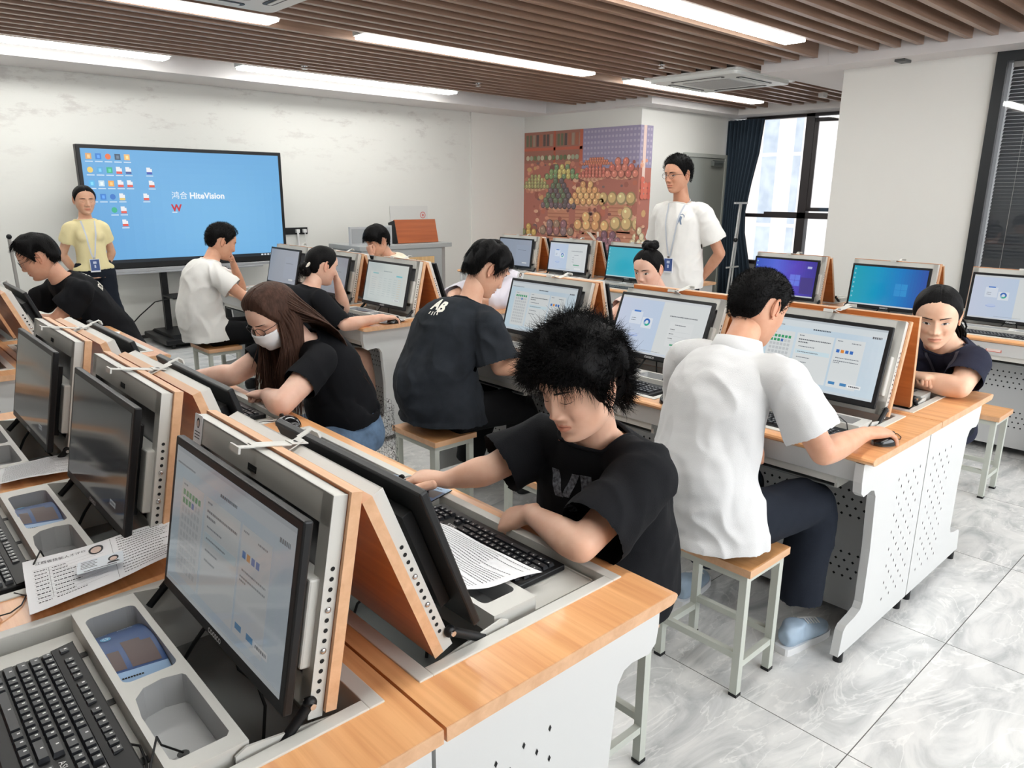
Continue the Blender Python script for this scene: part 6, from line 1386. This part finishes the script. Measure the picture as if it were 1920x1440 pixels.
# --- man in the washed black shirt
HL_M = HAIRLINE
J = dict(pel=(1.47, 1.93, .54), neck=(1.63, 1.93, 1.035), head=(1.735, 1.925, 1.175), SR=(1.575, 1.73, .955), SL=(1.60, 2.12, .955), ER=(1.585, 1.66, .77), WR=(1.72, 1.45, .80), EL=(1.72, 2.2, .80), WL=(1.86, 2.05, .795),
         KR=(1.84, 1.80, .50), AR=(1.93, 1.82, .10), KL=(1.84, 2.06, .50), AL=(1.78, 2.14, .10), TR=(1, 0, 0), TL=(1, .1, 0))
r, HM, inv, P = person('man in a washed black t-shirt with a white letter logo on the upper back', J, (.78, -.28, -.56), (1, -.1, 0), T_(WASH), dict(mat=TRB, len=1.9, w=1.15),
    dict(thick=.020, top=.012, rough=.010, freq=34, strands=[dict(n=5200, length=.030, seed=6, lift=.1, comb=(.25, 0, -.9), curl=.25, r=.0009, base=.019, boost=.012, field=.5, jitter=.2)]),
    skin=(218, 172, 146), near=True, sleeve=.9, loose=.036, upv=(.1, 0, 1), hands={'R': ((.75, -.6, -.02), (0, 0, 1), 'mouse'), 'L': ((.4, -.9, 0), (0, 0, 1), 'relax')}, hem=.05, cuff_r=.098, fold=.008, torso_k=1.08,
    shoe=dict(mat=SHK, sole=SOLK), slouch=.085, seed=7, shirt_kw=dict(w=1.1, d=1.2, hemw=1.12), neckopen=.082)
LOGO = mat('print_white', (232, 230, 220), .8)
its = [(*dense(*[list(q) for q in text_geo('A', .085, .004)]), 0), (*dense(*[list(q) for q in text_geo('B', .085, .004)]), 0)]
its[0] = ([(x * .8 - .021, y * .9 + .012) for x, y, z in its[0][0]], its[0][1], 0); its[1] = ([(x * .8 + .024, y * .9 + .002) for x, y, z in its[1][0]], its[1][1], 0)
for k in range(4): its.append((*strip([(-.03 + k * .016, -.025), (-.034 + k * .019, -.045 + .004 * abs(k - 1.5))], .006), 0))
print_on(r, inv, part_of(r, 't_shirt'), its, (1.51, 1.935, 1.000), (.9, .3, -.35), (.25, 0, 1), 'shirt_print', [LOGO])
# --- woman with the white mask
HL_W = [(0, .088), (.5, .080), (.85, .058), (1.1, .02), (1.3, -.02), (1.5, -.05), (1.8, -.07), (2.2, -.085), (2.8, -.095), (3.2, -.098)]
BRN = hair_mat('brown_hair', (70, 50, 42), .36)
def long_hair(hm, HM, inv, P, X, Y, Z):
    rnd = random.Random(12); k = 0
    while k < 1500:
        ph = rnd.uniform(-pi, pi)
        if abs(ph) < 1.42: continue
        k += 1; z = rnd.uniform(-.03, .08); p = HM @ (head_pt(z, ph, 0) * 1.14)
        side = 1 if ph > 0 else -1; fr = .5 + .5 * cos(ph)      # 1 front .. 0 back
        L = rnd.uniform(.30, .42) * (.9 if fr > .5 else 1.1)
        nk = inv @ P['neck']
        if fr > .42: tgt = Vector((p.x + .01 + rnd.gauss(0, .012), p.y * .9 + side * .0 + nk.y * .1 + rnd.gauss(0, .02), p.z - L)); mids = Vector((p.x + .03, p.y + side * .012, p.z - L * .45))
        else: q_ = rnd.uniform(.6, 1.1); tgt = Vector((nk.x + .10 + .115 * q_ + rnd.gauss(0, .006), nk.y + (p.y - nk.y) * .75 + rnd.gauss(0, .035), nk.z - .02 - .17 * q_)); mids = Vector((nk.x + .085, nk.y + (p.y - nk.y) * .95 + rnd.gauss(0, .02), nk.z + .045))
        path = catmull([p, mids, tgt], 5); ww = rnd.uniform(.0022, .0038); hm.tube(path, [ww * (1 - .75 * (i / (len(path) - 1)) ** 2) for i in range(len(path))], 4)
    for sg in (-1, 1):      # curtain locks either side of the face
        for q in range(7):
            a = 1.46 + q * .1; p = HM @ (head_pt(.05 - q * .008, sg * a, 0) * 1.08); pts = [p, HM @ (head_pt(-.03, sg * a, 0) * 1.18), (HM @ (head_pt(-.07, sg * a, 0) * 1.2)) + Vector((.0, 0, -.05)), (HM @ (head_pt(-.07, sg * a, 0) * 1.15)) + Vector((.015, 0, -.2)), (HM @ (head_pt(-.07, sg * a, 0) * 1.1)) + Vector((.02, 0, -.27))]
            loft(hm, pts, [(.012, .006), (.018, .010), (.022, .012), (.020, .010), (.004, .003)], Y, 10, 4)
J = dict(pel=(.94, 1.90, .55), neck=(.755, 1.90, .965), head=(.635, 1.89, 1.075), SL=(.745, 1.73, .915), SR=(.745, 2.07, .915), EL=(.53, 1.64, .80), WL=(.565, 1.83, .79), ER=(.55, 2.11, .815), WR=(.475, 2.27, .795),
         KL=(.55, 1.78, .50), AL=(.5, 1.78, .09), KR=(.55, 2.02, .50), AR=(.5, 2.02, .09))
r, HM, inv, P = person('woman with long brown hair, white face mask and black cropped top', J, (-.78, -.16, -.50), (-1, 0, 0), T_(BLK), dict(mat=DENIM, len=.55, name='denim_shorts'), dict(mat=BRN, thick=.016, line=HL_W, rough=.003, part=.004, top=.004, extra=long_hair), skin=(228, 188, 168), near=True, eyes='down',
    sleeve=.6, loose=.012, upv=(.1, 0, 1), hands={'L': ((-.2, .9, -.1), (0, 0, 1), 'fist'), 'R': ((-.3, .9, 0), (0, 0, 1), 'relax')}, hem=-.07, cuff_r=.068, female=True, shoe=dict(mat=SHK, sole=SOLE), bare_leg=True, fold=.004, slouch=.045, seed=3, torso_k=1.08, armk=1.12, head_k=.96)
m = MB(HM); vs = []; fs = []
for j in range(11):
    for i in range(17):
        ph = -1.12 + 2.24 * i / 16; z = -.012 - .088 * j / 10 ; p = head_pt(z, ph, 0); q = Vector((p.x, p.y, z)); k = cos(ph) ; q.x += (.006 + .018 * g(z + .045, .035)) * k + .004; q.y *= 1.03; vs.append(q + Vector((.0018 * sin(j * 2.1), 0, 0)))
for j in range(10):
    for i in range(16): a = j * 17 + i; fs.append((a, a + 1, a + 18, a + 17))
m.add(vs, fs, 0, True)
for sg in (-1, 1):
    for zz in (-.016, -.09): m.tube([head_pt(zz, sg * 1.1, 0) * 1.03, Vector((.0, sg * .083, (zz + 0) * .5)), Vector((-.02, sg * .085, .0))], .0012, 5)
mo = m.build('face_mask', mat('mask_white', (234, 234, 236), .8), r); so_ = mo.modifiers.new('s', 'SOLIDIFY'); so_.thickness = .0015; glasses(r, HM, .017)
m = MB(inv); pe = P['pel']; vs = []; fs = []
for j in range(9):
    for i in range(15): a = -.9 + 1.9 * i / 14; rr = .19 + .02 * j / 8 + .008 * sin(i * 1.9 + j); vs.append((pe.x + rr * .86 * cos(a) * (1 if True else 0) + .01, pe.y + rr * 1.12 * sin(a), pe.z + .12 - j * .045))
for j in range(8):
    for i in range(14): a = j * 15 + i; fs.append((a, a + 1, a + 16, a + 15))
LACE = bpy.data.materials.new('black_lace'); LACE.use_nodes = True; _n = LACE.node_tree; _bb = _n.nodes['Principled BSDF']; _bb.inputs['Base Color'].default_value = (.01, .01, .012, 1); _bb.inputs['Roughness'].default_value = .8
_v = _n.nodes.new('ShaderNodeTexVoronoi'); _v.feature = 'DISTANCE_TO_EDGE'; _v.inputs['Scale'].default_value = 55; _t = _n.nodes.new('ShaderNodeTexCoord'); _n.links.new(_t.outputs['Object'], _v.inputs['Vector']); _m = _n.nodes.new('ShaderNodeMath'); _m.operation = 'LESS_THAN'; _m.inputs[1].default_value = .035; _n.links.new(_v.outputs['Distance'], _m.inputs[0]); _n.links.new(_m.outputs[0], _bb.inputs['Alpha'])
m.add(vs, fs, 0, True); m.build('lace_overskirt', LACE, r)

# --- man with glasses at the far left
J = dict(pel=(.67, 4.22, .56), neck=(.41, 4.20, 1.035), head=(.315, 4.22, 1.15), SL=(.475, 4.02, .965), SR=(.44, 4.39, .965), EL=(.35, 4.29, .80), WL=(.20, 4.52, .80), ER=(.30, 4.62, .80), WR=(.15, 4.76, .80), KL=(.42, 4.05, .5), AL=(.5, 4.05, .1), KR=(.42, 4.35, .5), AR=(.4, 4.35, .1))
J['EL'] = (.325, 4.08, .80); J['WL'] = (.16, 4.28, .80)
r, HM, inv, P = person('man with glasses in a black t-shirt bending far over the left desk', J, (-.86, .25, -.42), (-1, 0, 0), T_(BLK), dict(mat=TRB, len=1.85), dict(thick=.018, top=.010, rough=.008, strands=[dict(n=2600, length=.026, seed=9, lift=.12, comb=(.5, 0, -.5), r=.0011, base=.017, boost=.010, field=.4, jitter=.2)]), skin=(212, 162, 136), sleeve=.62, loose=.026,
    hands={'L': ((-.5, .8, 0), (0, 0, 1), 'relax'), 'R': ((-.6, .7, 0), (0, 0, 1), 'mouse')}, hem=.05, cuff_r=.09, fold=.006, shoe=dict(mat=SHK, sole=SOLK), slouch=.02, seed=11, shirt_kw=dict(w=1.05, d=1.1))
glasses(r, HM)
its = [(*dense(*text_geo('IDENTITY', .05, .001)), 0)]; its[0] = ([(x * 1.0, y - .05) for x, y, z in its[0][0]], its[0][1], 0)
for k in range(9): a = k * .7; its.append((*strip([(.012 * cos(a), .03 + .012 * sin(a)), (.04 * cos(a), .03 + .035 * sin(a))], .006), 0))
print_on(r, inv, part_of(r, 't_shirt'), its, (.57, 4.20, 1.02), (-.45, .35, -.8), (-.75, 0, .6), 'shirt_print', [LOGO])
# --- woman in black with the hair clip
HL_B = [(0, .088), (.5, .082), (.85, .066), (1.1, .040), (1.28, .014), (1.42, -.01), (1.55, .0), (1.66, .022), (1.95, .016), (2.1, -.035), (2.4, -.055), (2.8, -.06), (3.2, -.06)]
def low_bun(hm, HM, inv, P, X, Y, Z):
    for k in range(9): a = k * .7; p = HM @ Vector((-.108 - .012 * sin(a * 1.3), .018 * sin(a), -.045 + .020 * cos(a))); hm.sphere(p, .026, .026, .026, nu=12, nv=8)
    for k in range(40):
        rnd = random.Random(k); p = HM @ Vector((-.125, rnd.gauss(0, .018), -.06 + rnd.gauss(0, .015))); hm.tube([p, p + Vector((rnd.gauss(-.01, .01), rnd.gauss(0, .012), -.02)), p + Vector((rnd.gauss(-.01, .016), rnd.gauss(0, .018), -.045))], [.0015, .001, .0003], 4)
J = dict(pel=(1.46, 3.42, .54), neck=(1.585, 3.42, .96), head=(1.675, 3.42, 1.085), SR=(1.56, 3.25, .905), SL=(1.575, 3.58, .90), ER=(1.625, 3.09, .765), WR=(1.845, 3.02, .795), EL=(1.86, 3.50, .79), WL=(1.785, 3.44, .985), KR=(1.83, 3.25, .52), AR=(1.93, 3.30, .12), KL=(1.84, 3.52, .52), AL=(1.80, 3.60, .1))
r, HM, inv, P = person('woman in a black knit top with a low bun and cream hair clip', J, (.95, -.05, -.28), (1, 0, 0), T_(BLK2, name='knit_top'), dict(mat=cloth('charcoal_skirt', (52, 56, 64)), skirt=True, len=.92, name='skirt'), dict(thick=.012, line=HL_B, rough=.002, extra=low_bun), skin=(228, 186, 164), eyes='narrow',
    sleeve=.98, loose=.010, hands={'R': ((.97, .1, -.08), (0, 0, 1), 'mouse'), 'L': ((-.4, -.1, .9), (.8, 0, .4), 'curl')}, hem=.03, cuff_r=.056, female=True, shoe=dict(mat=mat('silver_shoe', (186, 180, 172), .35, .4), sole=SOLK), bare_leg=True, fold=.003, slouch=.05, seed=6, head_k=.96)
m = MB(HM); m.tube([(-.075, .03, .03), (-.10, .032, .0), (-.118, .03, -.03), (-.128, .02, -.055)], [.004, .009, .009, .004], 8); m.tube([(-.075, -.03, .03), (-.10, -.034, .0), (-.118, -.032, -.03), (-.128, -.022, -.055)], [.004, .009, .009, .004], 8); m.build('hair_clip', mat('clip_cream', (226, 220, 206), .4), r)
# --- man in the white t-shirt before the display
J = dict(pel=(1.36, 4.60, .54), neck=(1.445, 4.62, 1.055), head=(1.54, 4.64, 1.17), SR=(1.40, 4.44, .965), SL=(1.50, 4.82, .965), ER=(1.50, 4.38, .79), WR=(1.66, 4.36, .795), EL=(1.75, 4.86, .79), WL=(1.655, 4.74, 1.0), KR=(1.78, 4.48, .5), AR=(1.72, 4.5, .1), KL=(1.78, 4.72, .5), AL=(1.75, 4.75, .1))
J['SR'] = (1.40, 4.43, .955); J['ER'] = (1.55, 4.32, .80); J['WR'] = (1.76, 4.38, .80)
r, HM, inv, P = person('seated man in a white t-shirt, hand at his chin, before the display', J, (.92, -.10, -.36), (1, 0, 0), T_(WHT), dict(mat=TRB, len=1.9, w=1.1), dict(thick=.014, line=HL_CROP, top=.010, rough=.004, strands=[dict(n=2400, length=.014, seed=12, line=HL_CROP, lift=.5, comb=(.3, 0, .2), r=.0010, base=.012, boost=.010, field=.4, jitter=.3, seg=3)]), skin=(214, 164, 136),
    sleeve=.6, loose=.026, hands={'R': ((.98, .1, 0), (0, 0, 1), 'relax'), 'L': ((-.35, -.35, .75), (.9, 0, .4), 'fist')}, hem=.06, cuff_r=.086, fold=.007, shoe=dict(mat=SHK, sole=SOLK), slouch=.06, seed=13, shirt_kw=dict(w=1.06, d=1.12, hemw=1.08))
# --- man in the cream shirt behind the lids
HL_F = [(0, .036), (.5, .030), (.85, .028), (1.1, .014), (1.28, -.006), (1.42, -.02), (1.55, -.006), (1.66, .02), (1.95, .018), (2.1, -.04), (2.4, -.066), (2.8, -.075), (3.2, -.077)]
J = dict(pel=(3.25, 4.86, .54), neck=(3.10, 4.86, .985), head=(2.985, 4.85, 1.115), SL=(3.09, 4.68, .925), SR=(3.08, 5.04, .925), EL=(2.80, 4.72, .80), WL=(2.90, 4.80, .99), ER=(2.80, 5.1, .80), WR=(2.65, 5.0, .80), KL=(2.8, 4.75, .5), AL=(2.8, 4.75, .1), KR=(2.8, 5, .5), AR=(2.8, 5, .1))
r, HM, inv, P = person('man in a cream shirt with his hand over his mouth, behind the lids', J, (-.93, .02, -.35), (-1, 0, 0), T_(CREAM), dict(mat=TRB, len=1.9), dict(thick=.020, line=HL_F, top=.010, rough=.008, strands=[dict(n=2400, length=.028, seed=14, line=HL_F, lift=.12, comb=(.4, 0, -.8), r=.0012, base=.019, boost=.010, field=.5, jitter=.2)]), skin=(216, 170, 146),
    sleeve=.62, loose=.026, hands={'L': ((-.2, .25, .9), (-.9, 0, .2), 'fist'), 'R': ((-.9, -.3, 0), (0, 0, 1), 'relax')}, hem=.05, cuff_r=.086, fold=.005, shoe=dict(mat=SHK, sole=SOLK), slouch=.05, seed=15)
# --- woman in the white blouse behind him
J = dict(pel=(3.25, 3.36, .54), neck=(3.07, 3.32, .945), head=(2.985, 3.30, 1.085), SL=(3.03, 3.15, .885), SR=(3.06, 3.49, .885), EL=(2.82, 3.08, .795), WL=(2.74, 3.26, .79), ER=(2.80, 3.55, .795), WR=(2.66, 3.40, .79), KL=(2.8, 3.25, .5), AL=(2.8, 3.25, .1), KR=(2.8, 3.5, .5), AR=(2.8, 3.5, .1))
r, HM, inv, P = person('woman in a white blouse mostly hidden behind the washed black shirt\'s head', J, (-.85, -.05, -.5), (-1, 0, 0), T_(BLOUSE, name='blouse'), dict(mat=TRB, len=1.9), dict(thick=.014, line=HL_W, rough=.003, extra=low_bun), skin=(226, 184, 160),
    sleeve=1.2, loose=.024, hands={'L': ((-.6, .7, 0), (0, 0, 1), 'relax'), 'R': ((-.8, -.5, 0), (0, 0, 1), 'relax')}, hem=.05, cuff_r=.072, female=True, fold=.005, shoe=dict(mat=SHK, sole=SOLK), slouch=.06, seed=16, head_k=.96)
# --- woman with the top bun
def top_bun(hm, HM, inv, P, X, Y, Z):
    for k in range(12): a = k * .75; p = HM @ Vector((-.045 + .030 * cos(a), .026 * sin(a), .135 + .010 * sin(a * 1.7))); hm.sphere(p, .025, .025, .022, nu=12, nv=8)
    for k in range(16): rnd = random.Random(k); a = k * .4; p = HM @ Vector((-.045 + .04 * cos(a), .04 * sin(a), .13)); hm.tube([p, p + Vector((.02 * cos(a), .02 * sin(a), .02)), p + Vector((.04 * cos(a), .03 * sin(a), .005))], [.002, .0015, .0004], 4)
J = dict(pel=(3.28, 1.93, .54), neck=(3.09, 1.90, .955), head=(2.965, 1.90, 1.105), SL=(3.07, 1.74, .905), SR=(3.08, 2.08, .895), ER=(2.895, 2.12, .80), WR=(2.66, 2.06, .80), EL=(2.86, 1.68, .80), WL=(2.68, 1.80, .80), KL=(2.8, 1.8, .5), AL=(2.8, 1.8, .1), KR=(2.8, 2.05, .5), AR=(2.8, 2.05, .1))
r, HM, inv, P = person('woman with a high dark bun and lilac scrunchie in a pale pink t-shirt', J, (-.96, -.10, -.26), (-1, 0, 0), T_(PINK), dict(mat=TRB, len=1.9), dict(thick=.011, line=HL_B, rough=.002, part=0.0, extra=top_bun), skin=(228, 188, 168), eyes='open', gaze=(0, -.0015),
    sleeve=.6, loose=.016, hands={'R': ((-.95, -.2, 0), (0, 0, 1), 'relax'), 'L': ((-.8, .5, 0), (0, 0, 1), 'relax')}, hem=.04, cuff_r=.074, female=True, fold=.004, shoe=dict(mat=SHK, sole=SOLK), slouch=.05, seed=17, head_k=.97, lips=1.2)
m = MB(HM); rnd = random.Random(3)
for k in range(40): a = k * 2 * pi / 40; m.sphere(Vector((-.085 + .028 * cos(a), -.02 + .034 * sin(a), .125 + .010 * sin(a * 5))), .011 + .004 * rnd.random(), nu=8, nv=5)
m.build('scrunchie', mat('scrunchie_lilac', (150, 142, 158), .9, bump=.5, bump_s=60), r)
# --- woman in navy
def pony(hm, HM, inv, P, X, Y, Z):
    rnd = random.Random(4)
    for k in range(90):
        p = HM @ Vector((-.10, rnd.gauss(0, .012), .0 + rnd.gauss(0, .012))); hm.tube(catmull([p, p + Vector((.05, -.02 + rnd.gauss(0, .006), -.03)), p + Vector((.10 + rnd.gauss(0, .01), -.045 + rnd.gauss(0, .012), -.10)), p + Vector((.13 + rnd.gauss(0, .015), -.05 + rnd.gauss(0, .02), -.17))], 4), [.004] * 9 + [.003, .002, .001, .0005], 5)
    for k in range(4): p = HM @ Vector((-.085 - k * .006, .0, .055 - k * .018)); hm.sphere(p, .03, .03, .024, nu=12, nv=8)
J = dict(pel=(3.12, .34, .53), neck=(2.815, .235, .945), head=(2.66, .235, 1.07), SL=(2.79, .115, .885), SR=(2.82, .38, .895), EL=(2.665, .115, .80), WL=(2.68, .355, .80), ER=(2.66, .50, .80), WR=(2.62, .30, .83), KL=(2.8, .3, .5), AL=(2.85, .3, .1), KR=(2.8, .52, .5), AR=(2.85, .52, .1))
r, HM, inv, P = person('woman in a navy t-shirt resting her forearm on the right-hand desk', J, (-.93, -.28, -.24), (-1, -.1, 0), T_(NAVY), dict(mat=TRN, len=1.9), dict(thick=.011, line=HL_B, rough=.0025, part=.01, extra=pony), skin=(230, 190, 164), eyes='narrow',
    sleeve=.7, loose=.020, hands={'L': ((.0, 1, 0), (0, 0, 1), 'fist'), 'R': ((-.1, -1, 0), (0, 0, 1), 'fist')}, hem=.04, cuff_r=.074, female=True, fold=.004, shoe=dict(mat=SHK, sole=SOLK), slouch=.03, seed=18, torso_k=1.05, armk=1.12, near=True, neckopen=.076, upv=(0, .05, 1))
lanyard(r, inv, P, (-1, -.1, 0), (.1, -1, 0), .16, False, (60, 62, 76))
# --- standing woman in pale yellow
J = dict(pel=(1.02, 6.02, .86), neck=(1.0, 6.02, 1.30), head=(1.005, 5.985, 1.445), SR=(.885, 6.02, 1.225), SL=(1.115, 6.03, 1.225), ER=(.82, 6.10, 1.02), WR=(.93, 6.16, .83), EL=(1.185, 6.10, 1.02), WL=(1.09, 6.16, .83), KR=(.95, 6.02, .47), AR=(.95, 6.05, .08), KL=(1.10, 6.02, .47), AL=(1.12, 6.05, .08), TR=(-.3, -1, 0), TL=(.3, -1, 0))
r, HM, inv, P = person('standing woman in a pale yellow top with a blue badge, hands behind her back', J, (-.02, -1, -.12), (0, -1, 0), T_(YEL, name='knit_top'), dict(mat=TRN, len=1.95, w=1.55, name='wide_trousers'), dict(thick=.010, line=HL_B, rough=.002, part=.0), skin=(216, 172, 146), eyes='down',
    sleeve=.55, loose=.006, hands={'R': ((.7, .1, -.6), (0, 1, 0), 'fist'), 'L': ((-.7, .1, -.6), (0, 1, 0), 'fist')}, hem=-.03, cuff_r=.058, female=True, sit=False, fold=.003, shoe=dict(mat=SHK, sole=SOLK), slouch=.0, seed=19, torso_k=.86, armk=.84, head_k=.93, neckopen=.075, neck_r=.045)
lanyard(r, inv, P, (0, -1, 0), (1, 0, 0), .30, True, (206, 212, 224), .05)
# --- standing man in the white t-shirt
J = dict(pel=(4.0, 2.42, .97), neck=(3.975, 2.40, 1.485), head=(3.925, 2.415, 1.665), SL=(4.01, 2.245, 1.405), SR=(3.96, 2.555, 1.405), EL=(4.09, 2.13, 1.13), WL=(4.16, 2.32, .92), ER=(4.05, 2.66, 1.13), WR=(4.16, 2.47, .92), KL=(4.0, 2.34, .50), AL=(4.02, 2.32, .09), KR=(3.99, 2.52, .50), AR=(4.0, 2.54, .09), TL=(-1, -.1, 0), TR=(-1, .1, 0))
r, HM, inv, P = person('tall standing man with glasses and badge, white t-shirt, hands behind his back', J, (-.97, .12, -.12), (-1, -.1, 0), T_(WHT), dict(mat=TRN, len=1.92, w=1.1), dict(thick=.014, line=HL_CROP, top=.012, rough=.004, strands=[dict(n=2800, length=.014, seed=20, line=HL_CROP, lift=.5, comb=(.3, 0, .3), r=.0010, base=.012, boost=.012, field=.4, jitter=.3, seg=3)]), skin=(204, 152, 124), eyes='narrow',
    sleeve=.72, loose=.030, hands={'L': ((.2, .6, -.6), (1, 0, 0), 'fist'), 'R': ((.2, -.6, -.6), (1, 0, 0), 'fist')}, hem=.09, cuff_r=.088, sit=False, fold=.006, shoe=dict(mat=SHK, sole=SOLE), slouch=.0, seed=21, near=True, neckopen=.076)
glasses(r, HM); lanyard(r, inv, P, (-1, -.1, 0), (.1, -1, 0), .38, True, (186, 192, 202))
its = [(*dense([(0, .03), (.012, .022), (.010, -.004), (.016, -.03), (.006, -.03), (-.002, -.008), (-.010, -.03), (-.018, -.03), (-.010, .0), (-.014, .016), (-.004, .024)], [tuple(range(11))]), 0), (*strip([(-.004, .036), (.008, .042), (.022, .034), (.026, .02)], .006), 0)]
print_on(r, inv, part_of(r, 't_shirt'), its, (3.86, 2.33, 1.36), (.95, .1, -.1), (0, 0, 1), 'shirt_print', [mat('print_blue_grey', (112, 128, 150), .8)])
# --- person cut off by the left edge of the photo
ORG = cloth('orange_cotton', (176, 70, 34))
J = dict(pel=(-.95, 1.18, .54), neck=(-.86, 1.16, 1.03), head=(-.78, 1.15, 1.19), SR=(-.86, .98, .96), SL=(-.86, 1.34, .96), ER=(-.70, .84, .80), WR=(-.585, .80, .80), EL=(-.66, 1.45, .80), WL=(-.52, 1.3, .80), KR=(-.55, 1.08, .5), AR=(-.6, 1.08, .1), KL=(-.55, 1.28, .5), AL=(-.6, 1.28, .1))
r, HM, inv, P = person('person in an orange top at the left edge, only sleeve and fingers in frame', J, (.9, -.05, -.4), (1, 0, 0), T_(ORG), dict(mat=TRB, len=1.9), dict(thick=.014), skin=(214, 168, 142), sleeve=1.55, loose=.02, hands={'R': ((.9, -.15, -.05), (0, 0, 1), 'mouse'), 'L': ((.8, -.5, 0), (0, 0, 1), 'relax')}, cuff_r=.06, fold=.004, shoe=dict(mat=SHK, sole=SOLK), slouch=.05, seed=31)
